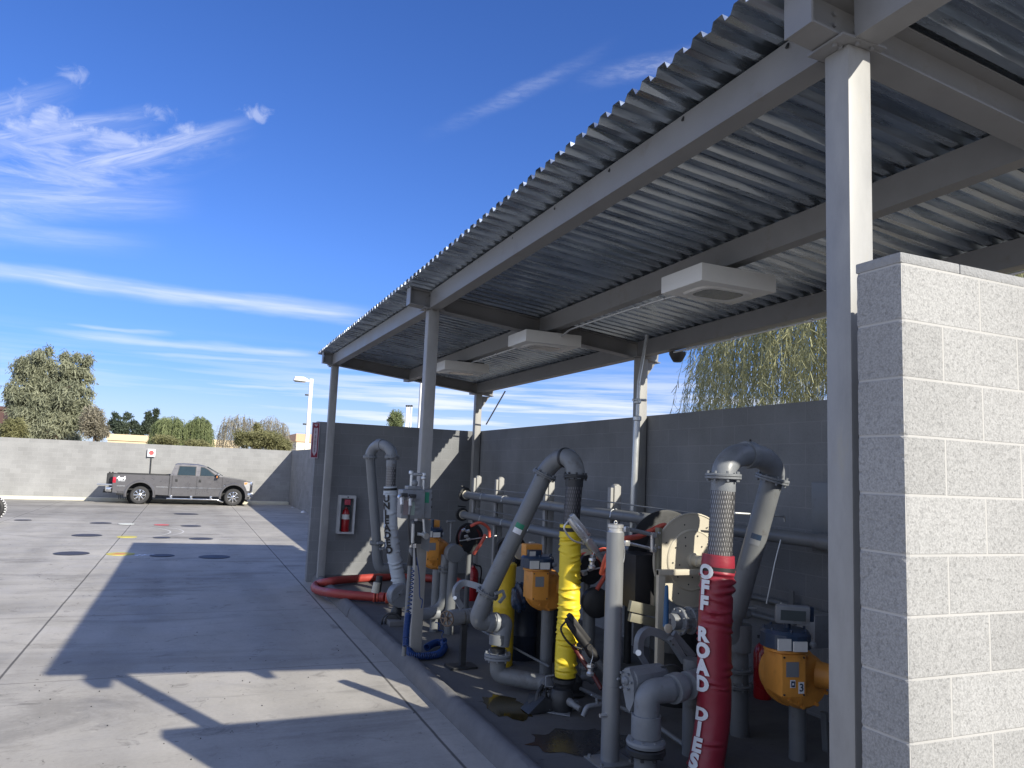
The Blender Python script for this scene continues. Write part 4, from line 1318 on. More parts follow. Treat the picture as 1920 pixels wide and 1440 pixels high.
add_flange(am, c + axv * 0.165, axv, 0.125, 0.03, 8, M_DARK)
bm = BM(); tube(bm, [c + axv * 0.1, c + axv * 0.27], [0.09, 0.11], 24); obj('valve_neck', bm, M_DARK, am)
bm = BM(); lathe(bm, c + V((0.02, -0.09, 0.02)), (0.35, -1, -0.25), [(0, 0.03), (0.02, 0.034), (0.06, 0.03), (0.07, 0.024), (0.15, 0.024), (0.152, 0.018)], 16); obj('drain_nozzle', bm, M_CAST, am)
bm = BM(); obox(bm, PY(1075, 1322, YM - 0.02), (1, 0.1, 0.15), (0, 1, 0), (-0.15, 0, 1), (0.045, 0.03, 0.035), 0.006); obj('handle_block', bm, M_CAST, am)
bm = BM(); tube(bm, spline([PY(1018, 1285, YM + 0.05), PY(1008, 1302, YM + 0.02), PY(1006, 1325, YM), PY(1018, 1345, YM)], 8), 0.018, 10); obj('latch_hoop', bm, M_DARK, am)
bm = BM(); tube(bm, fillet([PY(1036, 1288, YM - .05), PY(1024, 1287, YM - .05), PY(1023, 1268, YM - .05), PY(1038, 1266, YM - .05)], 0.02), 0.007, 8); obj('pull_handle', bm, M_CAST, am)
# drip tray and pipe support
bm = BM(); prism(bm, [(3.02, 6.16), (3.20, 5.98), (3.42, 6.36), (3.24, 6.54)], 'z', 0.125, 0.135, bev=0.002); tag(obj('steel_plate', bm, M_CAST), 'small grey steel plate lying on the slab beneath the middle arm', 'plate')
bm = BM(); prism(bm, [(PY(975, 1328, 6.3).x, 0.13), (PY(1040, 1345, 6.3).x, 0.13), (PY(1040, 1345, 6.3).x, 0.19), (PY(1005, 1310, 6.3).x, 0.26)], 'y', 6.12, 6.30, bev=0.004)
tag(obj('drip_tray', bm, M_DARK), 'dark wedge shaped drip tray beside the valve at the foot of the yellow sleeve', 'tray')

# ---- arm with the white sleeve, far
YU = 10.3
au = thing('loading_arm', 'farthest loading arm, white sleeve lettered UNLEADED, behind the second column', 'loading arm', (2.75, 10.3, 0.12))
RU = 0.067
a0 = PY(694, 857, YU + 0.45); b0 = PY(735, 857, YU)
mU = PY(713, 834, YU + 0.22)
bm = BM(); tube(bm, bez(a0, V((a0.x + 0.01, a0.y, mU.z)), mU), 0.074, 28); obj('elbow', bm, M_CAST, au)
bm = BM(); tube(bm, bez(mU, V((b0.x, b0.y, mU.z)), b0), 0.074, 28); obj('elbow', bm, M_CAST, au)
collar(au, mU, V((b0.x, b0.y, mU.z)) - mU, 0.084, 0.09, M_CAST)
add_flange(au, a0, (0, 0, 1), 0.10, 0.03, 8, M_CAST); add_flange(au, b0, (0, 0, 1), 0.104, 0.03, 8, M_CAST)
lp = [a0, PY(706, 990, YU + 0.55), PY(708, 1020, YU + 0.55)]
bm = BM(); tube(bm, [a0, PY(706, 1015, YU + 0.45)], 0.066, 28); obj('pipe', bm, M_PIPE, au)
c = PY(706, 1018, YU + 0.45)
add_flange(au, c, (0.05, 0, 1), 0.098, 0.035, 8)
bm = BM(); plate_chain(bm, [PY(707, 1018, YU + 0.3), PY(722, 1018, YU + 0.3), PY(722, 1026, YU + .3), PY(712, 1030, YU + .3)], 0.03, 0.03, (0.2, -1, 0)); obj('clamp_lever', bm, M_CAST, au)
elbow_run(au, [c, PY(708, 1052, YU + 0.45), PY(712, 1066, YU + 0.45), PY(770, 1066, YU + 0.45)], 0.072, 0.16)
bm = BM(); q = PY(712, 1080, YU + 0.4); cyl(bm, q, V((q.x - 0.02, q.y, q.z - 0.22)), 0.045, 0.05, seg=16); obj('drop_leg', bm, M_DARK, au)
bm = BM(); q = PY(707, 1092, YU + 0.35); cyl(bm, q, V((q.x - 0.02, q.y, q.z - 0.14)), 0.05, 0.055, seg=16); obj('vent_mesh', bm, M_CREAM, au)
braid_top = PY(734, 862, YU)
collar(au, PY(734, 869, YU), (0, 0, 1), 0.072, 0.09, M_CAST)
braided(PY(734, 874, YU), PY(732, 918, YU), 0.068, au, M_BRAID)
pts = [PY(731.5, 912, YU), PY(732, 950, YU), PY(733, 990, YU), PY(737, 1030, YU), PY(743, 1065, YU), PY(750, 1097, YU)]
sl, path = wrinkle_sleeve(pts, 0.093, M_WHITE, au, 21, amp=0.011)
strap(path, 0.02, 0.05, 0.0955, M_BLACK, au)
sleeve_text('UNLEADED', path, 0.093, 0.165, 0.098, 0.125, math.radians(224), M_BLK, au, bold=0.006)
hub = PY(747, 1116, YU - 0.1)
bm = BM(); lathe(bm, hub + V((0, 0.09, 0)), (0.15, -1, 0), [(0, 0.13), (0.01, 0.155), (0.16, 0.16), (0.175, 0.15), (0.18, 0.02)], 36); obj('hub_cover', bm, M_CAST, au)
bm = BM(); obox(bm, PY(747, 1116, YU - 0.20), (1, 0, 0.8), (0, 1, 0), (-0.8, 0, 1), (0.085, 0.006, 0.022)); obj('hub_bar', bm, M_CAST, au)
bm = BM(); cyl(bm, PY(749, 1115, YU - 0.19), PY(749, 1115, YU - 0.225), 0.012, seg=8); obj('hub_bolt', bm, M_DARK, au)
c = PY(738, 1158, YU - 0.12)
bm = BM(); lathe(bm, PY(745, 1136, YU - 0.1), (-0.12, 0, -1), [(0, 0.05), (0.06, 0.075), (0.16, 0.085), (0.24, 0.075)], 24); obj('valve_body', bm, M_DARK, au)
bm = BM(); lathe(bm, c + V((-0.02, -0.05, -0.02)), (-0.35, -1, -0.05), [(0, 0.085), (0.03, 0.10), (0.10, 0.105), (0.11, 0.09), (0.112, 0.07)], 28); obj('coupler', bm, M_DARK, au)
bm = BM(); q = c + V((-0.07, -0.17, -0.03))
_, uu, ww = frame_of((-0.35, -1, -0.05))
tube(bm, [q + (uu * math.cos(2 * PI * k / 30) + ww * math.sin(2 * PI * k / 30)) * 0.125 for k in range(30)], 0.012, 8, closed=True); obj('hand_ring', bm, M_DARK, au)
bm = BM(); tube(bm, [PY(752, 1172, YU - 0.15), PY(778, 1172, YU - 0.15)], 0.06, 20); obj('outlet', bm, M_PIPE, au)
bm = BM(); box(bm, (PY(722, 1185, YU - 0.2).x, YU - 0.42, 0.121), (PY(775, 1185, YU - .2).x, YU - 0.08, 0.19), 0.005)
tag(obj('concrete_pad', bm, M_KERB), 'low grey pad on the slab under the valve of the far white sleeved arm', 'pad')

# risers between column 2 and the slanting pipe, with a round cap
rs = thing('riser_group', 'grey riser pipes with a round blind cover, right of the second column', 'pipework', (3.4, 9.3, 0.12))
YR = 9.3
cc = PY(851, 1037, YR)
bm = BM(); lathe(bm, cc + V((0, 0.07, 0)), (0, -1, 0), [(0, 0.10), (0.01, 0.115), (0.13, 0.118), (0.145, 0.11), (0.15, 0.02)], 32); obj('round_cover', bm, M_PIPE, rs)
bm = BM(); tube(bm, [cc, V((cc.x + 0.0, YR + 0.05, 0.12))], 0.062, 24); obj('riser', bm, M_PIPE, rs)
bm = BM(); q = PY(836, 1040, YR + 0.1); tube(bm, fillet([V((q.x, q.y, q.z)), V((q.x, q.y, 0.42)), V((q.x - 0.35, q.y, 0.36))], 0.2, 10), 0.06, 24); obj('riser', bm, M_PIPE, rs)
for py_ in (1064, 1071):
    add_flange(rs, PY(834, py_, YR + 0.1), (0, 0, 1), 0.088, 0.018, 6)
bm = BM(); q = PY(818, 1100, YR + 0.2); tube(bm, [V((q.x, q.y, 0.9)), V((q.x, q.y, 0.12))], 0.058, 24); obj('riser', bm, M_PIPE, rs)
bm = BM(); q = PY(790, 1155, YR + 0.1); tube(bm, [V((q.x - 0.1, q.y - 0.05, 0.36)), V((q.x + 0.22, q.y, 0.37))], 0.075, 24); obj('stub_pipe', bm, M_CAST, rs)
bm = BM(); tube(bm, [PY(845, 1016, YR), PY(846, 978, YR)], 0.016, 10); cyl(bm, PY(838, 978, YR), PY(853, 978, YR), 0.02, seg=10); obj('vent_tee', bm, M_PIPE, rs)

# gooseneck beside the middle arm and the small pump with a spoked wheel
YP = 8.1
g2 = thing('balance_linkage', 'bent grey gooseneck link joined to the lower joint of the slanting pipe', 'linkage', PY(862, 1150, 7.3))
bm = BM(); plate_chain(bm, spline([PY(855, 1120, 7.3), PY(856, 1104, 7.3), PY(868, 1093, 7.3), PY(885, 1096, 7.2), PY(902, 1102, 7.1)], 8), 0.06, 0.05, (0.2, -1, 0)); obj('gooseneck', bm, M_CAST, g2, angle=50)
bm = BM(); plate_chain(bm, [PY(854, 1119, 7.25), PY(866, 1140, 7.25)], 0.055, 0.02, (0.2, -1, 0)); obj('link', bm, M_CAST, g2)
bm = BM(); cyl(bm, PY(853, 1121, 7.2), PY(853, 1121, 7.35), 0.018, seg=12); obj('pin', bm, M_ALU, g2)
pm = thing('small_pump', 'small grey pump with a bare spoked wheel on the slab left of the slanting pipe', 'pump', PZ(870, 1180, 0.12))
Ym = 7.75
w_c = PY(838, 1160, Ym)
bm = BM(); wd = V((-0.75, -0.66, 0)); _, uu, ww = frame_of(wd)
tube(bm, [w_c + (uu * math.cos(2 * PI * k / 28) + ww * math.sin(2 * PI * k / 28)) * 0.075 for k in range(28)], 0.009, 8, closed=True)
cyl(bm, w_c - wd * 0.01, w_c + wd * 0.03, 0.022, seg=12)
for k in range(7):
    a = 2 * PI * k / 7; cyl(bm, w_c, w_c + (uu * math.cos(a) + ww * math.sin(a)) * 0.072, 0.008, seg=6)
obj('wheel', bm, mat('rusty_spokes', (0.16, 0.12, 0.09), 0.6, metal=0.3), pm)
bm = BM(); pa = w_c - wd * 0.03; pb = PY(893, 1153, Ym + 0.1)
lathe(bm, pa, pb - pa, [(0, 0.05), (0.02, 0.085), (0.16, 0.088), (0.18, 0.075), (0.30, 0.075), (0.33, 0.05)], 16); obj('casing', bm, M_CAST, pm, angle=20)
bm = BM()
for k in range(4):
    f_ = 0.19 + 0.03 * k; lathe(bm, pa + (pb - pa).normalized() * f_, pb - pa, [(0, 0.08), (0.012, 0.08)], 16)
obj('cooling_fins', bm, M_CAST, pm, angle=20)
bm = BM(); q = (pa + pb) / 2; box(bm, (q.x - 0.16, Ym - 0.1, 0.121), (q.x + 0.14, Ym + 0.12, 0.145), 0.004)
box(bm, (q.x - 0.03, Ym - 0.03, 0.1455), (q.x + 0.03, Ym + 0.03, q.z - 0.07))
obj('base', bm, M_DARK, pm)


# ================================================================ flow meters
def meter(name_label, c, s=1.0, number=None, ylw=None, post=True, display='side', cat='flow meter', rot=0.0, post_px=None):
    """c = centre of the round body; s scale; rot turns it about the vertical"""
    t = thing('flow_meter', name_label, cat, (c[0], c[1], 0.12))
    m = ylw or M_ORANGE
    R = Matrix.Rotation(rot, 4, 'Z')
    base = V(c)

    def W(x, y, z): return base + (R @ V((x, y, z))) * s
    ax = (R @ V((0, -1, 0)))

    def xf(bm):
        bmesh.ops.transform(bm, matrix=Matrix.Translation(base) @ R @ Matrix.Scale(s, 4), verts=bm.verts)
    # body: drum with axis along local y, wider flange rim and cover bolts
    bm = BM()
    lathe(bm, (0, 0.17, 0), (0, -1, 0), [(0, 0.10), (0.02, 0.165), (0.09, 0.175), (0.10, 0.19), (0.14, 0.19), (0.15, 0.175), (0.26, 0.17), (0.29, 0.15), (0.305, 0.11), (0.31, 0.02)], 36)
    for k in range(10):
        a = 2 * PI * (k + 0.3) / 10
        cyl(bm, (0.15 * math.cos(a), -0.10, 0.15 * math.sin(a)), (0.15 * math.cos(a), -0.135, 0.15 * math.sin(a)), 0.012, seg=6)
    xf(bm); obj('body', bm, m, t)
    bm = BM()
    # cast web ribs across the cover
    for a in (0.9, 2.6, 4.4):
        d = V((math.cos(a), 0, math.sin(a)))
        obox(bm, V((0, -0.125, 0)) + d * 0.075, d, (0, 1, 0), d.cross(V((0, 1, 0))), (0.065, 0.012, 0.010), 0.003)
    xf(bm); obj('cover_ribs', bm, m, t)
    # square side flange, facing right and forward
    bm = BM()
    d = V((0.75, -0.66, -0.05)).normalized(); u_ = d.cross(V((0, 0, 1))).normalized(); w_ = u_.cross(d)
    q = V((0.165, -0.20, 0.04))
    obox(bm, q + d * 0.02, u_, w_, d, (0.085, 0.085, 0.014), 0.008)
    lathe(bm, q - d * 0.12, d, [(0, 0.08), (0.11, 0.07), (0.125, 0.07)], 20)
    for sx in (-1, 1):
        for sy in (-1, 1):
            cyl(bm, q + d * 0.03 + u_ * 0.065 * sx + w_ * 0.065 * sy, q + d * 0.048 + u_ * 0.065 * sx + w_ * 0.065 * sy, 0.012, seg=6)
    lathe(bm, q + d * 0.034, d, [(0, 0.058), (0.003, 0.056), (0.004, 0.02)], 20)
    xf(bm); obj('side_flange', bm, m, t)
    # neck box carrying the register
    bm = BM()
    box(bm, (-0.25, -0.30, -0.04), (-0.10, -0.08, 0.20), 0.006)
    xf(bm); obj('neck_box', bm, m, t)
    bm = BM()
    for zz in (-0.026, 0.185):
        for xx in (-0.237, -0.113):
            cyl(bm, (xx, -0.3, zz), (xx, -0.305, zz), 0.006, seg=8)
    xf(bm); obj('neck_screw', bm, M_DARK, t)
    bm = BM(); lathe(bm, (-0.165, -0.18, 0.198), (0, 0, 1), [(0, 0.115), (0.006, 0.125), (0.02, 0.125), (0.024, 0.115)], 30); xf(bm); obj('neck_ring', bm, m, t)
    bm = BM(); lathe(bm, (-0.165, -0.18, 0.223), (0, 0, 1), [(0, 0.14), (0.004, 0.148), (0.085, 0.148), (0.105, 0.13), (0.11, 0.03)], 14)
    for k in range(7):
        a = 2 * PI * k / 7; cyl(bm, (-0.165 + 0.125 * math.cos(a), -0.18 + 0.125 * math.sin(a), 0.325), (-0.165 + 0.125 * math.cos(a), -0.18 + 0.125 * math.sin(a), 0.342), 0.008, seg=6)
    xf(bm); reg = obj('register', bm, M_NAVY, t, angle=20)
    bm = BM(); box(bm, (-0.285, -0.325, 0.228), (-0.205, -0.310, 0.295)); xf(bm); obj('plate', bm, M_LAMPBOX, reg)
    bm = BM(); box(bm, (-0.195, -0.338, 0.226), (-0.11, -0.325, 0.282)); xf(bm); obj('plate', bm, M_LAMPBOX, reg)
    bm = BM(); lathe(bm, (-0.065, -0.305, 0.262), (0.3, -1, 0), [(0, 0.018), (0.02, 0.018), (0.024, 0.012)], 12); xf(bm); obj('knob', bm, M_CAST, reg)
    # display head on a short stalk
    bm = BM(); cyl(bm, (-0.15, -0.18, 0.33), (-0.15, -0.18, 0.42), 0.02, seg=12)
    xf(bm); obj('stalk', bm, M_NAVY, t)
    if display:
        bm = BM(); box(bm, (-0.055, -0.21, 0.37), (0.01, -0.13, 0.46), 0.008); xf(bm); obj('key_pad', bm, M_NAVY, t)
    dn = V((-0.28, -0.9, -0.18)).normalized(); du = dn.cross(V((0, 0, 1))).normalized(); dw = du.cross(dn)
    q = V((-0.145, -0.23, 0.42))
    if display:
        bm = BM(); obox(bm, q, du, dw, dn, (0.10, 0.055, 0.022), 0.015); xf(bm); dh = obj('display_bezel', bm, M_CAST, t)
        bm = BM(); obox(bm, q + dn * 0.0225, du, dw, dn, (0.072, 0.031, 0.002)); xf(bm); obj('screen', bm, M_LENS, dh)
    # name plate and number
    bm = BM(); box(bm, (-0.225, -0.3035, 0.075), (-0.145, -0.3015, 0.16), 0); xf(bm); obj('data_plate', bm, M_CAST, t)
    if number:
        bm = BM(); box(bm, (-0.148, -0.304, -0.018), (-0.113, -0.3015, 0.047)); box(bm, (-0.20, -0.304, 0.015), (-0.168, -0.3015, 0.058)); xf(bm); nn = obj('number_sticker', bm, M_WHT, t)
        bm = BM(); add_text(bm, number, 0.062, (-0.1305, -0.3065, 0.0145), (1, 0, 0), (0, 0, 1), 0.001)
        box(bm, (-0.195, -0.3065, 0.02), (-0.173, -0.305, 0.052)); xf(bm); obj('numeral', bm, M_NAVY, nn)
        bm = BM(); box(bm, (-0.19, -0.3085, 0.03), (-0.179, -0.307, 0.042)); xf(bm); obj('sticker_window', bm, M_WHT, nn)
    if post:
        p0 = W(0.03, 0.02, -0.15)
        bm = BM(); tube(bm, [p0, V((p0.x, p0.y, 0.12))], 0.064, 24); obj('post', bm, M_PIPE, t)
    return t


# number 3, nearest
c3 = PY(1490, 1268, 4.62)
meter('nearest orange flow meter, numbered 3, dark register on top, right of the maroon sleeve', (c3.x, c3.y, c3.z), 1.22, '3', rot=math.radians(-14))
c2 = PY(1024, 1106, 7.2)
meter('orange flow meter with blue register between the slanting pipe and the yellow sleeve', (c2.x, c2.y, c2.z), 1.15, None, rot=math.radians(-4), display=None)
# its upper yellow cap and blue display
cap2 = thing('pulse_counter', 'small orange box counter with a blue screen above the middle flow meter', 'counter', PY(1000, 1050, 7.0))
a = PY(985, 1020, 7.0); b = PY(1015, 1050, 7.0)
bm = BM(); box(bm, (a.x, 6.98, b.z), (b.x, 7.10, a.z), 0.012); obj('casing', bm, M_ORANGE, cap2)
a = PY(990, 1031, 6.95); b = PY(1014, 1047, 6.95)
bm = BM(); box(bm, (a.x, 6.93, b.z), (b.x, 6.978, a.z), 0.006); sc2 = obj('screen_box', bm, M_NAVY, cap2)
bm = BM(); box(bm, (a.x + 0.01, 6.926, b.z + 0.012), (a.x + 0.075, 6.9295, a.z - 0.012)); obj('screen', bm, M_LAMPBOX, sc2)
c1 = PY(818, 1038, 9.75)
meter('farthest orange flow meter, half hidden behind the control box on the second column', (c1.x, c1.y, c1.z), 1.1, None, rot=math.radians(6), display=None, post=False)
cap1 = thing('pulse_counter', 'small orange box counter above the farthest flow meter, next to the control box', 'counter', PY(812, 1000, 9.6))
a = PY(806, 975, 9.6); b = PY(824, 1001, 9.6)
bm = BM(); box(bm, (a.x, 9.6, b.z), (b.x, 9.72, a.z), 0.012); obj('casing', bm, M_ORANGE, cap1)
a = PY(805, 987, 9.5); b = PY(813, 1000, 9.5)
bm = BM(); box(bm, (a.x, 9.55, b.z), (b.x, 9.598, a.z), 0.006); obj('screen_box', bm, M_NAVY, cap1)
# box beside number 3
bm = BM(); a = PY(1528, 1155, 4.75); b = PY(1556, 1215, 4.75)
box(bm, (a.x, 4.75, b.z), (a.x + 0.22, 4.95, a.z), 0.004); jb = tag(obj('junction_box', bm, M_CAST), 'grey junction box above meter number 3 beside the tall front column', 'junction box')
bm = BM(); tube(bm, [PY(1545, 1335, 4.7), PY(1549, 1440, 4.7), V((PY(1549, 1440, 4.7).x, 4.7, 0.12))], 0.03, 12)
tag(obj('support_post', bm, M_PIPE), 'thin grey support post just left of the tall front column', 'post')

# ================================================================ hose reels
rl = thing('hose_reel', 'large cream hose reel with a perforated hub disc between bollard and maroon sleeve', 'hose reel', (4.1, 5.75, 0.12))
rc = PY(1298, 1050, 5.65); RR = 0.415
bm = BM(); lathe(bm, rc + V((0, 0.012, 0)), (0, -1, 0), [(0, RR * 0.985), (0.006, RR), (0.020, RR), (0.022, RR * 0.975), (0.014, RR * 0.965), (0.014, RR * 0.66), (0.022, RR * 0.645), (0.026, RR * 0.62), (0.022, RR * 0.60), (0.022, 0.06)], 64)
d1 = obj('side_disc', bm, M_CREAM, rl, angle=25)
for ring_r, nn_, ph in ((RR * 0.78, 8, 0.3), (RR * 0.52, 10, 0.1), (RR * 0.36, 5, 0.9)):
    for k in range(nn_):
        a = 2 * PI * k / nn_ + ph
        bm = BM(); q = rc + V((ring_r * math.cos(a), -0.0115, ring_r * math.sin(a))); cyl(bm, q, q + V((0, -0.003 if ring_r < RR * 0.6 else 0.0005, 0)), 0.0075, seg=8)
        obj('disc_hole', bm, M_DARK, d1)
bm = BM(); lathe(bm, rc + V((0, 0.42, 0)), (0, -1, 0), [(0, RR * 0.985), (0.006, RR), (0.016, RR), (0.02, RR * 0.95), (0.02, 0.06)], 64); obj('side_disc', bm, M_DARK, rl)
bm = BM(); lathe(bm, rc + V((0, 0.40, 0)), (0, -1, 0), [(0, 0.19), (0.38, 0.19)], 32); obj('drum', bm, M_DARK, rl)
bm = BM()
pts = []
for k in range(260):
    t_ = k / 260; a = t_ * 2 * PI * 8.5
    pts.append(rc + V((math.cos(a) * 0.235, 0.04 + t_ * 0.33, math.sin(a) * 0.235)))
tube(bm, pts, 0.026, 10); obj('wound_hose', bm, M_BLACK, rl)
bm = BM(); lathe(bm, rc + V((0, -0.01, 0)), (0, -1, 0), [(0, 0.065), (0.02, 0.065), (0.03, 0.05), (0.10, 0.05), (0.11, 0.038), (0.16, 0.036)], 24); obj('hub', bm, M_CREAM, rl)
bm = BM(); tube(bm, fillet([rc + V((0, -0.15, 0)), rc + V((0.0, -0.22, 0)), rc + V((0.12, -0.24, -0.02))], 0.03), 0.03, 14); obj('swivel_joint', bm, M_DARK, rl)
# frame
fx = PY(1236, 1100, 5.5).x
bm = BM()
zt = PY(1240, 1069, 5.5).z
obox(bm, V((fx + 0.035, 5.53, (zt + 0.5) / 2)), (1, 0, 0), (0, 1, 0), (0, 0, 1), (0.035, 0.02, (zt - 0.5) / 2), 0.003); obj('frame_leg', bm, M_CREAM, rl)
bm = BM(); obox(bm, V(((fx + fx + 0.52) / 2, 5.525, zt - 0.022)), (1, 0, 0), (0, 1, 0), (0, 0, 1), (0.26, 0.022, 0.024), 0.003); obj('frame_rail', bm, M_CREAM, rl)
bm = BM(); obox(bm, V((fx + 0.49, 5.53, (zt + 0.12) / 2 - 0.03)), (1, 0, 0), (0, 1, 0), (0, 0, 1), (0.03, 0.02, (zt - 0.12) / 2 - 0.03), 0.003); obj('frame_leg', bm, M_CREAM, rl)
bm = BM(); q = PY(1238, 1000, 5.6); box(bm, (q.x - 0.012, 5.60, PY(1238, 1150, 5.6).z), (q.x + 0.02, 5.66, PY(1238, 990, 5.6).z)); obj('back_strut', bm, mat('olive_frame', (0.20, 0.19, 0.14), 0.5), rl)
M_OLIVE = MATS['olive_frame']
# roller hose guide to the left of the reel
ga = PY(1176, 992, 5.62); gb = PY(1226, 1003, 5.62); gc = PY(1226, 1030, 5.62); gd = PY(1176, 1018, 5.62)
bm = BM(); cyl(bm, ga, gb, 0.018, seg=12); obj('guide_roller', bm, M_CAST, rl)
bm = BM(); cyl(bm, gd, gc, 0.014, seg=12); obj('guide_roller', bm, M_ALU, rl)
bm = BM(); cyl(bm, gb + V((-0.03, -0.02, 0)), gc + V((-0.03, -0.02, 0)), 0.018, seg=14); obj('guide_roller', bm, M_ALU, rl)
for q in (gb, gc, ga, gd):
    bm = BM(); obox(bm, q + V((-0.02, -0.02, 0)), (1, 0, 0), (0, 1, 0), (0, 0, 1), (0.022, 0.022, 0.022), 0.003); obj('guide_bracket', bm, M_ALU, rl)
for q in (gb + V((0.03, -0.03, 0.02)), gc + V((0.03, -0.03, 0.02))):
    bm = BM(); cyl(bm, q, q + V((0, -0.015, 0)), 0.011, seg=6); obj('guide_bolt', bm, M_ALU, rl)
bm = BM(); tube(bm, spline([rc + V((-0.20, 0.15, 0.20)), PY(1245, 985, 5.8), PY(1200, 1005, 5.75), PY(1168, 1012, 5.7), PY(1140, 1040, 5.75), PY(1128, 1075, 5.9)], 10), 0.024, 12); obj('hose_tail', bm, M_CORAL, rl)
# dark cabinet behind the guide, olive base channels
bm = BM(); a = PY(1189, 1040, 5.75); b = PY(1229, 1140, 5.75); box(bm, (a.x, 5.72, b.z), (b.x, 6.1, a.z), 0.004)
obj('spring_case', bm, M_BLACK, rl)
bm = BM(); a = PY(1180, 1131, 5.6); b = PY(1228, 1151, 5.6)
obox(bm, (PY(1204, 1141, 5.65)), (1, 0, -0.22), (0, 1, 0), (0.22, 0, 1), (0.13, 0.02, 0.045), 0.003); obj('base_channel', bm, M_OLIVE, rl)
bm = BM(); obox(bm, (PY(1204, 1162, 5.65)), (1, 0, -0.22), (0, 1, 0), (0.22, 0, 1), (0.13, 0.02, 0.035), 0.003); obj('base_channel', bm, M_OLIVE, rl)
bm = BM(); q = PY(1231, 1200, 5.7); box(bm, (q.x - 0.02, 5.66, 0.12), (q.x + 0.02, 5.70, PY(1231, 1150, 5.7).z)); obj('base_leg', bm, M_CAST, rl)


def small_reel(label, px, py, Y, r, seed):
    t = thing('hose_reel', label, 'hose reel', PY(px, py, Y))
    c = PY(px, py, Y)
    rr = random.Random(seed)
    bm = BM(); lathe(bm, c + V((0, 0.05, 0)), (0.25, -1, 0), [(0, r), (0.012, r * 1.02), (0.02, r * 0.98), (0.02, 0.03)], 32); obj('side_disc', bm, M_DARK, t)
    bm = BM(); lathe(bm, c + V((0, 0.22, 0)), (0.25, -1, 0), [(0, r), (0.012, r * 1.02), (0.02, r * 0.98), (0.02, 0.03)], 32); obj('side_disc', bm, M_DARK, t)
    bm = BM(); pts = [c + V((math.cos(k * 0.32) * r * 0.72, 0.06 + 0.12 * k / 120, math.sin(k * 0.32) * r * 0.72)) for k in range(120)]
    tube(bm, pts, 0.02, 8); obj('wound_hose', bm, mat('dark_red_hose', (0.09, 0.012, 0.012), 0.5), t)
    bm = BM()
    q = c + V((-r * 0.4, -0.1, r * 0.9))
    tube(bm, spline([q, q + V((0.12, -0.03, 0.05)), q + V((0.25, -0.02, -0.02)), q + V((0.27, -0.02, -0.14))], 8), 0.02, 10)
    obj('hose_loop', bm, M_CORAL, t)
    bm = BM()
    q = c + V((0.02, -0.16, -0.03))
    tube(bm, spline([q + V((0.10, 0, 0.10)), q + V((0.05, 0, 0.0)), q + V((-0.06, 0, -0.16))], 8), [0.022] * 17, 10)
    obj('hose_end', bm, M_CORAL, t)
    bm = BM()
    for k in range(4):
        q2 = c + V((rr.uniform(-r, -r * 0.4), -0.12, rr.uniform(-0.05, r * 0.8))); obox(bm, q2, (1, 0, 0.3), (0, 1, 0), (-0.3, 0, 1), (0.022, 0.022, 0.018), 0.003)
    obj('fitting', bm, M_ALU, t)
    bm = BM(); cyl(bm, c + V((-0.22, -0.1, -0.02)), c + V((0.30, -0.1, 0.05)), 0.008, seg=8); obj('lever', bm, M_CONDUIT, t)
    bm = BM(); cyl(bm, V((c.x, c.y + 0.12, 0.12)), V((c.x, c.y + 0.12, c.z - 0.02)), 0.035, seg=14); obj('stand', bm, M_PIPE, t)
    return t


small_reel('small hose reel with coral red hose, left of the slanting grey pipe', 886, 1010, 9.6, 0.19, 1)
small_reel('small hose reel with coral red hose, between the yellow sleeve and the bollard', 1112, 1065, 6.9, 0.17, 2)


# ================================================================ nozzles
def nozzle(label, p0, p1, Y, m, hose=True, size=1.0):
    a = PY(p0[0], p0[1], Y); b = PY(p1[0], p1[1], Y - 0.05)
    d = (b - a).normalized(); s_ = V((0, -1, 0)); u_ = d.cross(s_).normalized()
    t = thing('fuel_nozzle', label, 'nozzle', a)
    L_ = (b - a).length
    bm = BM(); tube(bm, [a, a.lerp(b, .1), a.lerp(b, .35), a.lerp(b, 0.5), a.lerp(b, .62), a.lerp(b, .75)], [0.018 * size, 0.03 * size, 0.036 * size, 0.03 * size, 0.04 * size, 0.028 * size], 16); obj('barrel', bm, m, t)
    bm = BM(); obox(bm, a.lerp(b, 0.22) - u_ * 0.035 * size, d, s_, u_, (L_ * 0.24, 0.025 * size, 0.018 * size), 0.008); obj('grip', bm, m, t)
    bm = BM(); tube(bm, spline([a.lerp(b, 0.02) + u_ * 0.01, a.lerp(b, 0.06) + u_ * 0.085 * size, a.lerp(b, 0.3) + u_ * 0.095 * size, a.lerp(b, 0.5) + u_ * 0.04 * size], 6), 0.008 * size, 8); obj('trigger_guard', bm, m, t)
    bm = BM(); cyl(bm, a.lerp(b, 0.5) - s_ * 0.05 * size, a.lerp(b, 0.5) + s_ * 0.05 * size, 0.024 * size, seg=14); obj('valve_cap', bm, m, t)
    bm = BM(); tube(bm, [a.lerp(b, 0.72), b], 0.026 * size, 14); obj('hose_tail', bm, M_PIPE if hose else m, t)
    return t


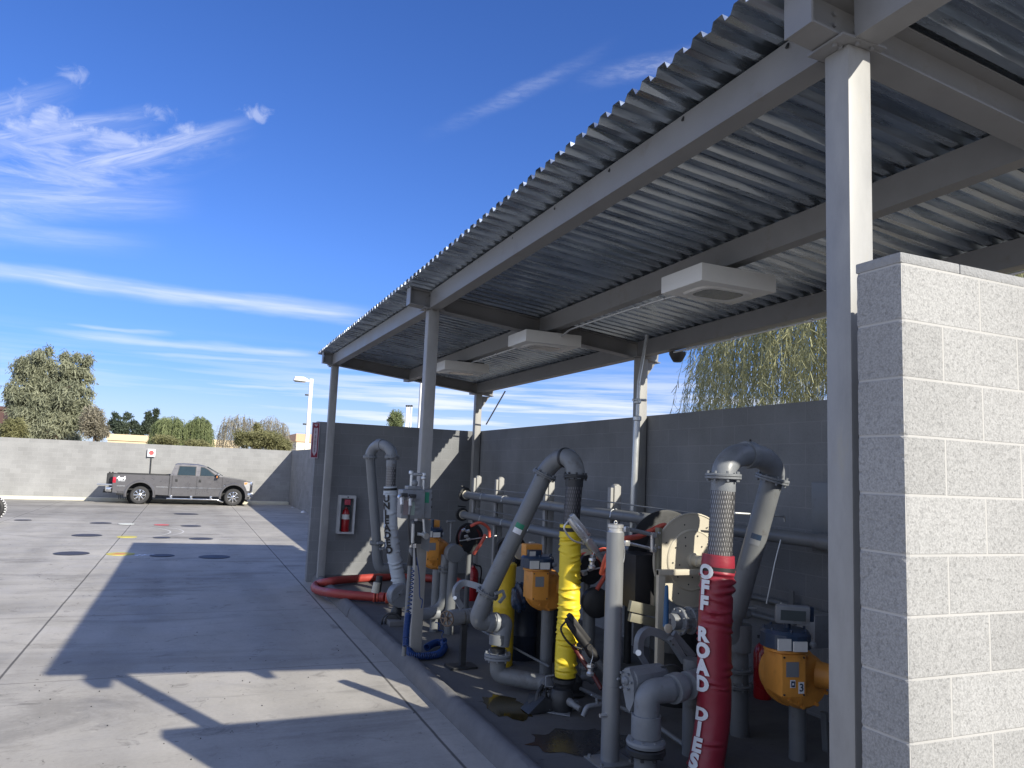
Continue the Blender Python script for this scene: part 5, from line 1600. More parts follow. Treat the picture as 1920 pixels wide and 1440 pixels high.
nozzle('bright metal fuel nozzle hung at the top of the yellow sleeve, hose to the right', (1067, 972), (1135, 1055), 6.05, M_ALU, size=1.1)
nozzle('black fuel nozzle hung across the foot of the yellow sleeve', (1062, 1160), (1138, 1262), 6.0, M_BLACK, size=1.15)
for i, (p, Y, l) in enumerate((((1110, 1055), 6.0, 'small white coupling hung on a wire beside the yellow sleeve'), ((1107, 1255), 5.7, 'small bright coupling hung low beside the bollard'))):
    c = PY(p[0], p[1], Y); t = thing('hose_coupling', l, 'coupling', c)
    bm = BM(); lathe(bm, c + V((0, 0, -0.05)), (0, 0, 1), [(0, 0.03), (0.02, 0.033), (0.035, 0.022), (0.055, 0.022), (0.07, 0.033), (0.09, 0.03)], 16); obj('cap', bm, M_ALU, t)
    bm = BM(); tube(bm, spline([c + V((0, 0, 0.04)), c + V((0.02, 0, 0.12)), c + V((-0.01, 0, 0.2))], 6), 0.003, 6); obj('wire', bm, M_ALU, t)
bm = BM(); tube(bm, spline([PY(1074, 1210, 6.02), PY(1090, 1235, 6.0), PY(1112, 1265, 5.9), PY(1128, 1292, 5.8)], 8), 0.02, 10)
tag(obj('drooping_hose', bm, mat('dark_red_hose', (0.09, 0.012, 0.012), 0.5)), 'thin dark red hose drooping from the black nozzle to the bollard', 'hose')

# ================================================================ bollard, conduit riser, manifold
bl = thing('bollard', 'slim silver grey bollard with a capped top in front of the hose reel', 'bollard', (PZ(1143, 1428, 0.12).x, PZ(1143, 1428, 0.12).y, 0.12))
bp = PZ(1143, 1428, 0.12)
zt = PY(1149, 985, bp.y).z
M_BOL = mat('silver_bollard', (0.25, 0.26, 0.27), 0.35, metal=0.35, var=0.08, vscale=6, stretch=(1, 1, 0.3))
bm = BM(); tube(bm, [V((bp.x, bp.y, 0.12)), V((bp.x, bp.y, 0.66))], 0.068, 32); obj('lower_tube', bm, M_BOL, bl)
bm = BM(); tube(bm, [V((bp.x, bp.y, 0.6605)), V((bp.x, bp.y, zt - 0.05))], 0.066, 32); obj('upper_tube', bm, M_BOL, bl)
bm = BM(); lathe(bm, V((bp.x, bp.y, zt - 0.05)), (0, 0, 1), [(0, 0.062), (0.012, 0.052), (0.03, 0.052), (0.036, 0.060), (0.056, 0.060), (0.06, 0.05)], 28); obj('cap', bm, M_ALU, bl)
bm = BM(); tube(bm, [V((bp.x + 0.012 * math.cos(a / 10 * 2 * PI), bp.y, zt + 0.022 + 0.012 * math.sin(a / 10 * 2 * PI))) for a in range(10)], 0.004, 6, closed=True); obj('cap_ring', bm, M_ALU, bl)
bm = BM(); box(bm, (bp.x - 0.15, bp.y - 0.12, 0.121), (bp.x + 0.15, bp.y + 0.12, 0.135), 0.003)
for sx in (-1, 1):
    for sy in (-1, 1): cyl(bm, (bp.x + 0.12 * sx, bp.y + 0.09 * sy, 0.134), (bp.x + 0.12 * sx, bp.y + 0.09 * sy, 0.155), 0.012, seg=6)
obj('base_plate', bm, M_BOL, bl)
bm = BM(); cyl(bm, (bp.x - 0.11, bp.y - 0.03, 0.46), (bp.x - 0.05, bp.y - 0.03, 0.46), 0.014, seg=10); obj('side_bolt', bm, M_ALU, bl)
bm = BM(); tube(bm, spline([V((bp.x + 0.066, bp.y, zt - 0.09)), V((bp.x + 0.085, bp.y, zt - 0.2)), V((bp.x + 0.075, bp.y, zt - 0.28)), V((bp.x + 0.068, bp.y, zt - 0.24))], 6), 0.003, 6); obj('cap_chain', bm, M_ALU, bl)

cd = thing('conduit_riser', 'tall bright galvanised conduit rising in front of the rear column', 'conduit', (4.72, 7.5, 0.12))
ct = PX(1196, 735, 4.76); cb = PX(1176, 1235, 4.72)
bm = BM(); tube(bm, [V((4.72, cb.y, 0.12)), V((4.72, cb.y, 0.75))], 0.043, 16); obj('shaded_length', bm, M_DARK, cd)  # shade on the lower conduit put in as a dark length
bm = BM(); tube(bm, [V((4.72, cb.y, 0.75)), V((4.76, ct.y, ct.z - 0.3))], 0.036, 20); obj('tube', bm, M_CONDUIT, cd)
bm = BM(); tube(bm, [V((4.76, ct.y, ct.z - 0.3)), V((4.77, ct.y, ct.z + 0.12)), V((4.9, ct.y + 0.05, zb(4.9) + 0.1))], 0.02, 14); obj('upper_tube', bm, M_CONDUIT, cd)
bm = BM(); lathe(bm, V((4.76, ct.y, ct.z - 0.34)), (0, 0, 1), [(0, 0.038), (0.01, 0.048), (0.05, 0.048), (0.06, 0.036)], 12); obj('coupling', bm, M_CONDUIT, cd)
bm = BM(); lathe(bm, V((4.76, ct.y, ct.z - 0.14)), (0, 0, 1), [(0, 0.024), (0.01, 0.042), (0.05, 0.042), (0.06, 0.024)], 8)
cyl(bm, (4.68, ct.y - 0.02, ct.z - 0.10), (4.86, ct.y - 0.02, ct.z - 0.09), 0.016, seg=10); obj('union', bm, M_CONDUIT, cd)

# long header pipes along the wall
XM = 4.45
hd = thing('header_pipe', 'upper long grey header pipe along the wall, running behind the reel', 'pipe', (XM, 9, 1.6))
za = PX(872, 931, XM); zb_ = PX(1540, 1012, XM)
yA = za.y; 
bm = BM(); tube(bm, fillet([(XM, za.y, 1.765), (XM, 6.75, 1.765), (5.0, 6.35, 1.715), (5.0, 3.9, 1.715)], 0.25), 0.062, 24); obj('pipe', bm, M_PIPE, hd)
bm = BM(); tube(bm, fillet([(5.0, 4.95, 1.715), (5.0, 4.2, 1.715)], 0.1), 0.074, 24); obj('end_sleeve', bm, M_PIPE, hd)
add_flange(hd, (XM, za.y, 1.765), (0, 1, 0), 0.115, 0.05, 8, M_DARK)
bm = BM(); lathe(bm, (XM, za.y - 0.05, 1.765), (0, -1, 0), [(0, 0.05), (0.01, 0.075), (0.03, 0.078), (0.035, 0.05)], 20); obj('gauge', bm, M_CREAM, hd)
bm = BM(); cyl(bm, (XM - .08, za.y, 1.91), (XM + .06, za.y, 1.87), 0.012, seg=8); cyl(bm, (XM, za.y, 1.80), (XM, za.y, 1.89), 0.02, seg=8); obj('valve_handle', bm, M_DARK, hd)
h2 = thing('header_pipe', 'lower long grey header pipe along the wall, ending by the slanting pipe', 'pipe', (XM, 9, 1.2))
zc = PX(866, 968, XM)
bm = BM(); tube(bm, [(XM, zc.y, 1.42), (XM, 6.2, 1.42)], 0.062, 24); obj('pipe', bm, M_PIPE, h2)
add_flange(h2, (XM, zc.y, 1.42), (0, 1, 0), 0.115, 0.05, 8, M_DARK)
bm = BM(); lathe(bm, (XM, zc.y - 0.05, 1.42), (0, -1, 0), [(0, 0.05), (0.01, 0.075), (0.03, 0.078), (0.035, 0.05)], 20); obj('gauge', bm, M_CREAM, h2)
bm = BM(); cyl(bm, (XM - .08, zc.y, 1.56), (XM + .06, zc.y, 1.55), 0.012, seg=8); obj('valve_handle', bm, M_DARK, h2)
for y in (11.5, 10.6, 9.6, 8.4, 7.4):
    for root, z in ((hd, 1.765), (h2, 1.42)):
        bm = BM(); tube(bm, [(XM - 0.066, y, z - 0.03), (XM - 0.05, y, z + 0.045), (XM, y, z + 0.066), (XM + 0.05, y, z + 0.045), (XM + 0.12, y, z)], 0.006, 6); obj('u_bolt', bm, M_CONDUIT, root)
# stanchions
for i, (px_, l) in enumerate(((893, 'farthest'), (935, 'second farthest'), (1028, 'third farthest'), (1150, 'nearest'))):
    p = PX(px_, 895, 4.56)
    lab = {0: 'farthest short channel post behind the header pipes, next to the corner column', 1: 'second short channel post from the corner, behind the header pipes',
           2: 'third short channel post, partly hidden by the slanting grey pipe', 3: 'nearest short channel post, above the bollard and left of the conduit'}[i]
    t = thing('pipe_stanchion', lab, 'post', (4.60, p.y, 0.12), 'posts carrying the header pipes')
    bm = BM(); box(bm, (4.555, p.y - 0.043, 0.119), (4.645, p.y + 0.043, 2.085), 0.012); lathe(bm, (4.60, p.y, 2.08), (0, 0, 1), [(0, 0.045), (0.015, 0.04), (0.025, 0.02)], 20); obj('tube', bm, M_STEEL, t)
    bm = BM(); box(bm, (4.508, p.y - 0.04, 0.119), (4.543, p.y + 0.03, 2.06), 0.003); obj('strut_channel', bm, M_STEEL, t)
for z, l in ((1.90, 'upper thin tube line running along the stanchions'), (1.56, 'lower thin tube line running between the two header pipes')):
    pts = [(4.49, 11.9, z), (4.49, 10.7, z - 0.01), (4.49, 9.6, z), (4.49, 8.0, z + 0.0), (4.49, 6.6, z - 0.02), (4.49, 5.9, z - 0.03)]
    bm = BM(); tube(bm, spline(pts, 5), 0.008, 8)
    tag(obj('tube_line', bm, M_PIPE), l, 'pipe')
bm = BM(); a = PX(1385, 990, 4.9)
q0 = PY(1378, 983, 5.35); tube(bm, fillet([PY(1378, 962, 5.35), PY(1470, 968, 5.35), PY(1472, 978, 5.35)], 0.02), 0.010, 8)
tag(obj('handle_rod', bm, M_CONDUIT), 'thin bent rod near the header pipe, right of the diagonal grey leg', 'rod')
bm = BM(); tube(bm, [PY(1464, 1012, 5.3), PY(1453, 1055, 5.3), PY(1437, 1132, 5.3)], 0.006, 8)
tag(obj('guy_wire', bm, M_CONDUIT), 'thin slanting wire above the display of meter number 3', 'wire')
bm = BM(); tube(bm, [PY(1464, 1132, 5.2), PY(1545, 1158, 5.2)], 0.011, 8)
tag(obj('tie_rod', bm, M_CONDUIT), 'straight thin rod running down to the junction box', 'rod')
for k, (y0, z_, l) in enumerate(((5.0, 1.05, 'upper of two low wall pipes behind meter number 3'), (5.0, 0.88, 'lower of two low wall pipes behind meter number 3'))):
    bm = BM(); tube(bm, [(5.33, 3.0, z_), (5.33, 7.5, z_)], 0.03, 14); tag(obj('wall_pipe', bm, M_PIPE), l, 'pipe')
bm = BM(); q = PX(1483, 1110, 5.28); box(bm, (5.28, q.y - 0.03, 0.78), (5.295, q.y + 0.03, 1.2)); tag(obj('wall_strut', bm, M_PIPE), 'short upright strut clamping the low wall pipes', 'bracket')
bm = BM(); q = PX(1540, 925, 5.3); box(bm, (5.22, q.y - 0.22, 1.60), (5.383, q.y + 0.04, 2.22), 0.01); tag(obj('wall_box', bm, M_PIPE), 'flat grey wall box where the header pipe ends, beside the tall front column', 'box')
# black vertical pipe left of number 3
bm = BM(); p = PY(1383, 1130, 5.35); tube(bm, [V((p.x, p.y, 0.12)), PY(1383, 1112, 5.35), ], 0.025, 12); tag(obj('drain_pipe', bm, M_DARK), 'thin dark vertical pipe behind the maroon sleeve', 'pipe')
vb = thing('small_valve', 'small grey ball valve just left of the display on meter number 3', 'valve', PY(1400, 1148, 5.2))
bm = BM(); lathe(bm, PY(1398, 1150, 5.2) + V((0, 0.05, 0)), (0, -1, 0), [(0, 0.02), (0.02, 0.045), (0.07, 0.045), (0.09, 0.02)], 16); obj('body', bm, M_CAST, vb)
bm = BM(); cyl(bm, PY(1392, 1139, 5.15), PY(1418, 1141, 5.15), 0.006, seg=8); obj('handle', bm, M_CONDUIT, vb)
# low pipe runs on the slab
for pts, r, l in (([PZ(895, 1178, 0.30), PZ(1030, 1250, 0.28)], 0.012, 'thin low pipe crossing the slab behind the middle arm'),
                  ([PZ(1075, 1285, 0.2), PZ(1220, 1352, 0.2), PZ(1285, 1398, 0.18)], 0.018, 'low thin pipe on the slab running behind the bollard')):
    bm = BM(); tube(bm, pts, r, 10); tag(obj('slab_pipe', bm, M_PIPE), l, 'pipe')
sv = thing('hose_bib', 'small lever tap on a short pipe at the left foot of the bollard', 'tap', PZ(1110, 1330, 0.2))
q = PZ(1100, 1325, 0.33)
bm = BM(); tube(bm, fillet([q + V((-0.03, 0, -0.07)), q, q + V((0.26, 0.02, 0.01))], 0.03), 0.02, 12); obj('pipe', bm, M_CAST, sv)
bm = BM(); cyl(bm, q + V((0.1, 0, 0)), q + V((0.09, 0, 0.06)), 0.012, seg=8); cyl(bm, q + V((0.04, 0, 0.09)), q + V((0.11, 0, 0.055)), 0.008, seg=8); obj('lever', bm, M_CAST, sv)
# post under the middle meter
# rear tanks, drums
def drum(px, py, Y, r, h, m, label, bands_=(0.33, 0.66), z=0.12):
    p = PY(px, py, Y); t = thing('drum', label, 'drum', (p.x, Y, z))
    bm = BM(); prof_ = [(0, r * 0.97), (0.012, r)]
    for b_ in bands_: prof_ += [(h * b_ - 0.012, r), (h * b_, r * 1.03), (h * b_ + 0.012, r)]
    prof_ += [(h - 0.012, r), (h, r * 0.98), (h + 0.001, 0.02)]
    lathe(bm, (p.x, Y, z), (0, 0, 1), prof_, 32); obj('shell', bm, m, t)
    bm = BM(); lathe(bm, (p.x + r * 0.5, Y - r * 0.3, z + h), (0, 0, 1), [(0, 0.03), (0.012, 0.03), (0.014, 0.02)], 12); obj('bung', bm, M_CAST, t)
    return t


drum(978, 1220, 8.0, 0.19, 0.82, M_DRUM, 'dark navy drum standing left behind the middle flow meter')
drum(1030, 1220, 7.9, 0.2, 0.66, M_DARK, 'black drum directly under the middle flow meter')
yc = thing('yellow_tank', 'tall yellow cylinder with a domed lid, half behind the slanting grey pipe', 'tank', (PY(943, 1180, 7.75).x, 7.75, 0.12))
p = PY(943, 1180, 7.75); ztt = PY(940, 1055, 7.75).z; r_ = 0.118
bm = BM(); lathe(bm, (p.x, 7.75, 0.12), (0, 0, 1), [(0, r_ * 0.97), (0.02, r_), (0.6, r_), (0.605, r_ * 1.015), (0.625, r_ * 1.015), (0.63, r_), (ztt - 0.17, r_), (ztt - 0.16, r_ * 1.04), (ztt - 0.135, r_ * 1.04), (ztt - 0.12, r_ * 0.9)], 32); obj('body', bm, M_YELLOWPAINT, yc)
bm = BM(); obox(bm, V((p.x - 0.13, 7.72, ztt - 0.05)), (1, 0, 0), (0, 1, 0), (0, 0, 1), (0.03, 0.04, 0.05), 0.01); obj('latch', bm, M_YELLOWPAINT, yc)
bg_ = thing('bin_bag', 'dark plastic bag bulging below the middle flow meter', 'bag', PY(975, 1120, 7.5))
bm = BM(); bmesh.ops.create_icosphere(bm, subdivisions=4, radius=1)
rb = random.Random(2)
for v in bm.verts:
    n_ = 1 + 0.08 * math.sin(v.co.x * 9 + v.co.z * 5) + 0.06 * math.sin(v.co.y * 14 - v.co.z * 7)
    v.co = V((v.co.x * 0.09 * n_, v.co.y * 0.09 * n_, v.co.z * 0.15 * n_))
bmesh.ops.translate(bm, verts=bm.verts, vec=PY(974, 1120, 7.5)); obj('film', bm, mat('blue_black_plastic', (0.02, 0.035, 0.07), 0.25, bump=0.3, bscale=20), bg_)
# black hose and white hose bundle behind the slanting pipe
cr = thing('hose_hanger', 'black hose bundle with a cream guide beside the slanting grey pipe', 'hose bundle', PY(960, 1040, 7.9))
for k in range(4):
    bm = BM(); c = PY(950 + 6 * k, 1035, 7.9 + 0.04 * k)
    tube(bm, [c + V((0.12 * math.cos(a / 20 * 2 * PI), 0.02 * math.sin(a), 0.15 * math.sin(a / 20 * 2 * PI))) for a in range(20)], 0.02, 8, closed=True); obj('loop', bm, M_BLACK, cr)
bm = BM(); c = PY(972, 1034, 7.7); lathe(bm, c, (0.4, -1, 0.1), [(0, 0.07), (0.01, 0.085), (0.03, 0.085), (0.035, 0.05)], 20); obj('guide', bm, M_CREAM, cr)
bm = BM(); c = PY(1000, 1022, 7.2); box(bm, (c.x - .03, 7.2, c.z - .01), (c.x + .02, 7.26, c.z + .03), 0.008); obj('clip', bm, M_CREAM, cr)
# red wall extinguishers / cones low down
for (px_, py_, Y, l) in ((886, 1100, 11.6, 'small red fire extinguisher standing low behind the grey risers'), (1430, 1330, 6.0, 'red fire extinguisher on the slab behind meter number 3')):
    p = PY(px_, py_, Y); t = thing('fire_extinguisher', l, 'fire extinguisher', (p.x, Y, 0.12))
    bm = BM(); lathe(bm, (p.x, Y, 0.12), (0, 0, 1), [(0, 0.085), (0.02, 0.09), (0.42, 0.09), (0.48, 0.07), (0.52, 0.03), (0.55, 0.025)], 24); obj('cylinder', bm, M_EXTRED, t)
    bm = BM(); box(bm, (p.x - 0.02, Y - 0.06, 0.671), (p.x + 0.02, Y + 0.06, 0.70), 0.004); obj('valve', bm, M_DARK, t)
    bm = BM(); tube(bm, spline([V((p.x + 0.02, Y - 0.04, 0.68)), V((p.x + 0.12, Y - 0.04, 0.62)), V((p.x + 0.11, Y - 0.03, 0.3))], 8), 0.012, 8); obj('hose', bm, M_BLACK, t)
# puddle
bm = BM()
c = PZ(950, 1325, 0.123); rp = random.Random(8)
vs = [bm.verts.new((c.x + (0.20 + rp.uniform(-0.04, 0.04)) * math.cos(a / 26 * 2 * PI), c.y + (0.34 + rp.uniform(-0.07, 0.07)) * math.sin(a / 26 * 2 * PI), 0.1245)) for a in range(26)]
bm.faces.new(vs); o = obj('oily_puddle', bm, M_PUDDLE); o['kind'] = 'stuff'; o['label'] = 'brown oily puddle under the elbow of the middle arm'
bm = BM()
c = PZ(1085, 1390, 0.123)
vs = [bm.verts.new((c.x + (0.42 + rp.uniform(-0.10, 0.08)) * math.cos(a / 30 * 2 * PI), c.y + (0.28 + rp.uniform(-0.07, 0.07)) * math.sin(a / 30 * 2 * PI), 0.1243)) for a in range(30)]
bm.faces.new(vs); o = obj('wet_stain', bm, mat('wet_dark_concrete', (0.028, 0.03, 0.034), 0.25, var=0.3, vscale=5)); o['kind'] = 'stuff'; o['label'] = 'dark wet stain on the slab left of the bollard'

# ================================================================ control box on the second column
YB = 8.05
cbx = thing('control_box', 'cast grey grounding control box with plugs and a green label on the second column', 'control box', PY(780, 960, YB))


def pbox(bm, x0_, y0_, x1_, y1_, Y, dep, bev=0.006):
    a = PY(x0_, y0_, Y); b = PY(x1_, y1_, Y)
    box(bm, (a.x, Y, b.z), (b.x, Y + dep, a.z), bev)


bm = BM(); pbox(bm, 755, 918, 795, 973, YB - 0.05, 0.20, 0.014); pbox(bm, 765, 911, 790, 919, YB - 0.03, 0.14, 0.01); obj('casting', bm, M_CAST, cbx)
bm = BM(); pbox(bm, 794, 918, 808, 972, YB + 0.0, 0.16, 0.006); obj('side_case', bm, M_CAST, cbx)
bm = BM(); pbox(bm, 795.5, 923, 804, 943, YB - 0.004, 0.003, 0); obj('green_label', bm, M_GREEN, cbx)
bm = BM()
for q in (922, 934, 948): pbox(bm, 808, q, 810.5, q + 5, YB, 0.03, 0.003)
obj('hinge', bm, M_DARK, cbx)
for k, (px_, py_) in enumerate(((753, 934), (769, 936))):
    p = PY(px_, py_, YB - 0.12)
    bm = BM(); cyl(bm, p + V((0, 0.07, 0.01)), p, 0.030, seg=16); cyl(bm, p, p + V((-0.0, -0.03, -0.07)), 0.022, 0.02, seg=12); obj('plug', bm, M_ALU, cbx)
    bm = BM(); obox(bm, p + V((0.03, 0.02, 0.035)), (1, 0, 0), (0, 1, 0), (0, 0, 1), (0.035, 0.03, 0.018), 0.004); obj('plug_latch', bm, M_DARK, cbx)
    bm = BM(); cyl(bm, p + V((0.0, -0.02, -0.05)), p + V((0.0, -0.0, -0.16)), 0.018, 0.014, seg=12); obj('plug_boot', bm, M_CAST, cbx)
bm = BM(); pbox(bm, 757, 938, 766, 966, YB - 0.055, 0.004, 0); obj('label_plate', bm, mat('pinkish_plate', (0.24, 0.20, 0.21), 0.5), cbx)
bm = BM(); pbox(bm, 769, 941, 777, 966, YB - 0.055, 0.004, 0); obj('label_plate', bm, mat('pale_green_plate', (0.26, 0.34, 0.31), 0.5), cbx)
for k in range(4):
    bm = BM(); pbox(bm, 778, 931 + k * 9, 787, 937 + k * 9, YB - 0.058, 0.007, 0.002); obj('rib', bm, M_CAST, cbx)
bm = BM(); tube(bm, fillet([PY(771, 912, YB), PY(772, 889, YB), PY(795, 890, YB), PY(794, 918, YB)], 0.02), 0.017, 12); obj('top_conduit', bm, M_CONDUIT, cbx)
for q in ((771, 886), (795, 890), (794, 896)):
    bm = BM(); c = PY(q[0], q[1], YB); lathe(bm, c + V((0, 0, -0.02)), (0, 0, 1), [(0, 0.02), (0.008, 0.026), (0.03, 0.026), (0.04, 0.02)], 12); obj('conduit_fitting', bm, M_CONDUIT, cbx)
bm = BM(); c = PY(777, 906, YB); bmesh.ops.create_uvsphere(bm, u_segments=18, v_segments=10, radius=0.04); bmesh.ops.translate(bm, verts=bm.verts, vec=c); cyl(bm, c, c + V((0, 0, -0.05)), 0.028, seg=14); obj('beacon', bm, M_CAST, cbx)
bm = BM(); tube(bm, fillet([PY(794, 973, YB), PY(795, 990, YB), PY(796, 1003, YB)], 0.02), 0.016, 12); obj('bottom_conduit', bm, M_CONDUIT, cbx)
bm = BM(); c = PY(796, 1003, YB - 0.02); lathe(bm, c + V((0, 0.04, 0.01)), (0.1, -1, -0.25), [(0, 0.03), (0.06, 0.034), (0.09, 0.034), (0.092, 0.022)], 16); cyl(bm, c, c + V((-0.08, 0, 0.01)), 0.018, seg=10); obj('conduit_body', bm, M_CONDUIT, cbx)
bm = BM(); a = PY(790, 975, YB + 0.16); prism(bm, [(PY(790, 975, YB + .16).x, PY(790, 975, YB + .16).z), (PY(809, 975, YB + .16).x, PY(809, 975, YB + .16).z), (PY(804, 1035, YB + .16).x, PY(804, 1035, YB + .16).z), (PY(788, 1028, YB + .16).x, PY(788, 1028, YB + .16).z)], 'y', YB + 0.16, YB + 0.166)
obj('back_plate', bm, M_CAST, cbx)
bm = BM(); cyl(bm, PY(775, 982, YB), PY(774, 1018, YB), 0.018, seg=12); obj('pale_tube', bm, M_CONDUIT, cbx)
bm = BM(); pbox(bm, 776, 978, 790, 1020, YB + 0.02, 0.10, 0.006); obj('black_case', bm, M_DARK, cbx)
for q in (771, 779):
    bm = BM(); cyl(bm, PY(q, 1019, YB), PY(q, 1027, YB), 0.018, seg=12); obj('gland', bm, M_ALU, cbx)
bm = BM(); pts = [PY(767, 960, YB - .05), PY(766, 985, YB - 0.06), PY(768, 1010, YB - .05), PY(769, 1022, YB - .04)]
tube(bm, spline(pts, 8), 0.010, 8); obj('chain', bm, M_DARK, cbx)
# stand pipe in front of the column carrying the cord
sp = thing('cord_stand', 'slim grey standpipe leaning on the second column behind the blue coiled cord', 'standpipe', PZ(757, 1232, 0.165))
bm = BM(); tube(bm, [PY(771, 1028, YB - 0.05), PY(757, 1230, YB - 0.08)], 0.024, 14); obj('pole', bm, M_PIPE, sp)
bm = BM(); tube(bm, [PY(771, 1027, YB - 0.05), PY(768, 1060, YB - 0.05)], [0.02, 0.034], 14); obj('boot', bm, M_BLACK, sp)


def coil_along(path, r, wire, turns, m, parent, name, seg=6):
    n = turns * 12
    L_ = [0]
    for i in range(1, len(path)): L_.append(L_[-1] + (path[i] - path[i - 1]).length)
    out = []; j = 0
    for k in range(n + 1):
        s_ = L_[-1] * k / n
        while j < len(path) - 2 and L_[j + 1] < s_: j += 1
        f = (s_ - L_[j]) / max(1e-6, L_[j + 1] - L_[j]); p = path[j].lerp(path[j + 1], min(1, f))
        d = (path[j + 1] - path[j]).normalized(); _, u_, w_ = frame_of(d) if abs(d.z) > 0.9 else (d, d.cross(V((0, 0, 1))).normalized(), d.cross(d.cross(V((0, 0, 1)))).normalized())
        a = 2 * PI * turns * k / n
        out.append(p + (u_ * math.cos(a) + w_ * math.sin(a)) * r)
    bm = BM(); tube(bm, out, wire, seg)
    return obj(name, bm, m, parent)


cc_ = thing('coiled_cord', 'blue coiled grounding cord hanging by the second column and lying at its foot', 'coiled cord', PZ(790, 1222, 0.13))
coil_along(spline([PY(773, 1065, YB - 0.06), PY(770, 1110, YB - 0.07), PY(766, 1150, YB - 0.1), ], 10), 0.022, 0.006, 11, M_BLUE, cc_, 'hanging_coil')
coil_along(spline([PY(766, 1150, YB - 0.1), PY(762, 1185, YB - 0.14), PY(761, 1212, YB - 0.2)], 10), 0.030, 0.007, 24, M_BLUE, cc_, 'hanging_coil')
zq = 0.165
fl = [V((PZ(764, 1222, zq).x, PZ(764, 1222, zq).y, zq + 0.03)), PZ(775, 1229, zq + 0.0), PZ(800, 1230, zq), PZ(822, 1226, zq), PZ(833, 1215, zq), PZ(828, 1205, zq + 0.01), PZ(815, 1206, zq + 0.01), PZ(800, 1214, zq + 0.02)]
coil_along(spline(fl, 10), 0.034, 0.0075, 66, M_BLUE, cc_, 'floor_coil')
coil_along(spline([PZ(830, 1206, zq + 0.03), PY(834, 1200, YB + 0.1), PY(828, 1185, YB + 0.1), PY(817, 1168, YB + 0.1)], 8), 0.022, 0.006, 6, M_BLUE, cc_, 'rising_coil')
bm = BM(); tube(bm, spline([PY(781, 1045, YB - 0.04), PY(786, 1080, YB - 0.03), PY(787, 1118, YB - 0.03), PY(792, 1125, YB - .03), PY(790, 1140, YB - 0.02)], 8), 0.006, 8); obj('straight_lead', bm, M_BLUE, cc_)
bm = BM(); tube(bm, spline([PY(779, 1027, YB), PY(780, 1045, YB - 0.03), PY(781, 1060, YB - .03)], 6), 0.010, 8); obj('lead_boot', bm, M_BLACK, cc_)

# ================================================================ red hose on the ground
rh = thing('red_hose', 'thick red rubber hose looping over the kerb onto the yard', 'hose', PZ(600, 1110, 0.05))
pts = [PZ(722, 1120, 0.22), PZ(700, 1119, 0.21), PZ(660, 1116, 0.21), PZ(625, 1112, 0.20), PZ(600, 1108, 0.14), PZ(590, 1102, 0.10), PZ(596, 1095, 0.12), PZ(620, 1090, 0.21), PZ(655, 1086, 0.20), PZ(700, 1083, 0.19), PZ(760, 1080, 0.19), PZ(800, 1084, 0.19), PZ(850, 1088, 0.19), PZ(868, 1096, 0.19)]
bm = BM(); tube(bm, spline(pts, 10), 0.068, 20); obj('hose', bm, M_HOSE, rh)
bm = BM(); a = PZ(716, 1120, 0.22); b = PZ(728, 1120, 0.22)
for k in range(5):
    q = PZ(700 + k * 6, 1119.5, 0.215); lathe(bm, q, (1, -0.3, 0), [(0, 0.07), (0.004, 0.074), (0.02, 0.074), (0.024, 0.07)], 20)
obj('cuff_ribs', bm, M_CORAL, rh)
bm = BM(); lathe(bm, PZ(722, 1121, 0.22), (1, -0.2, 0), [(0, 0.05), (0.01, 0.078), (0.05, 0.078), (0.08, 0.06), (0.12, 0.06)], 24); obj('coupling', bm, M_CORAL, rh)
bm = BM(); tube(bm, [PZ(716, 1128, 0.15), PZ(736, 1131, 0.15)], 0.008, 8); obj('cam_lever', bm, M_ALU, rh)

# ================================================================ extinguisher cabinet and sign on the end wall
fcx = thing('extinguisher_cabinet', 'white framed recessed cabinet on the shaded end wall, left of the white sleeved arm', 'cabinet', (2.85, 14.5, 0.9))
x0_, x1_, z0_, z1_ = 2.68, 2.99, 0.90, 1.615
bm = BM()
fw = 0.035
for a, b in (((x0_, z0_), (x1_, z0_ + fw)), ((x0_, z1_ - fw * 1.6), (x1_, z1_)), ((x0_, z0_ + fw), (x0_ + fw, z1_ - fw * 1.6)), ((x1_ - fw, z0_ + fw), (x1_, z1_ - fw * 1.6))):
    box(bm, (a[0], 14.42, a[1]), (b[0], 14.598, b[1]))
obj('frame', bm, mat('white_frame', (0.52, 0.53, 0.54), 0.45), fcx, smooth=False)
bm = BM(); box(bm, (x0_ + fw, 14.585, z0_ + fw), (x1_ - fw, 14.597, z1_ - fw * 1.6)); obj('back_panel', bm, mat('cabinet_inside', (0.16, 0.18, 0.2), 0.5), fcx)
bm = BM(); cyl(bm, (2.835, 14.42, 1.585), (2.835, 14.405, 1.585), 0.012, seg=10); obj('lock', bm, M_DARK, fcx)
fe = thing('fire_extinguisher', 'red fire extinguisher inside the white framed cabinet on the end wall', 'fire extinguisher', (2.83, 14.5, 0.935))
bm = BM(); lathe(bm, (2.83, 14.5, 0.936), (0, 0, 1), [(0, 0.07), (0.015, 0.075), (0.33, 0.075), (0.40, 0.055), (0.43, 0.025), (0.46, 0.02)], 24); obj('cylinder', bm, M_EXTRED, fe)
bm = BM(); lathe(bm, (2.83, 14.5, 1.17), (0, 0, 1), [(0, 0.0762), (0.09, 0.0762)], 24); obj('label_band', bm, M_LAMPBOX, fe)
bm = BM(); box(bm, (2.80, 14.45, 1.40), (2.86, 14.55, 1.43), 0.004); tube(bm, spline([(2.86, 14.47, 1.42), (2.91, 14.46, 1.38), (2.90, 14.46, 1.2)], 8), 0.01, 8); obj('valve', bm, M_DARK, fe)
bm = BM(); box(bm, (2.78, 14.425, 1.44), (2.89, 14.44, 1.54), 0.002); obj('inspection_tag', bm, mat('pale_red_tag', (0.45, 0.06, 0.09), 0.5), fe)
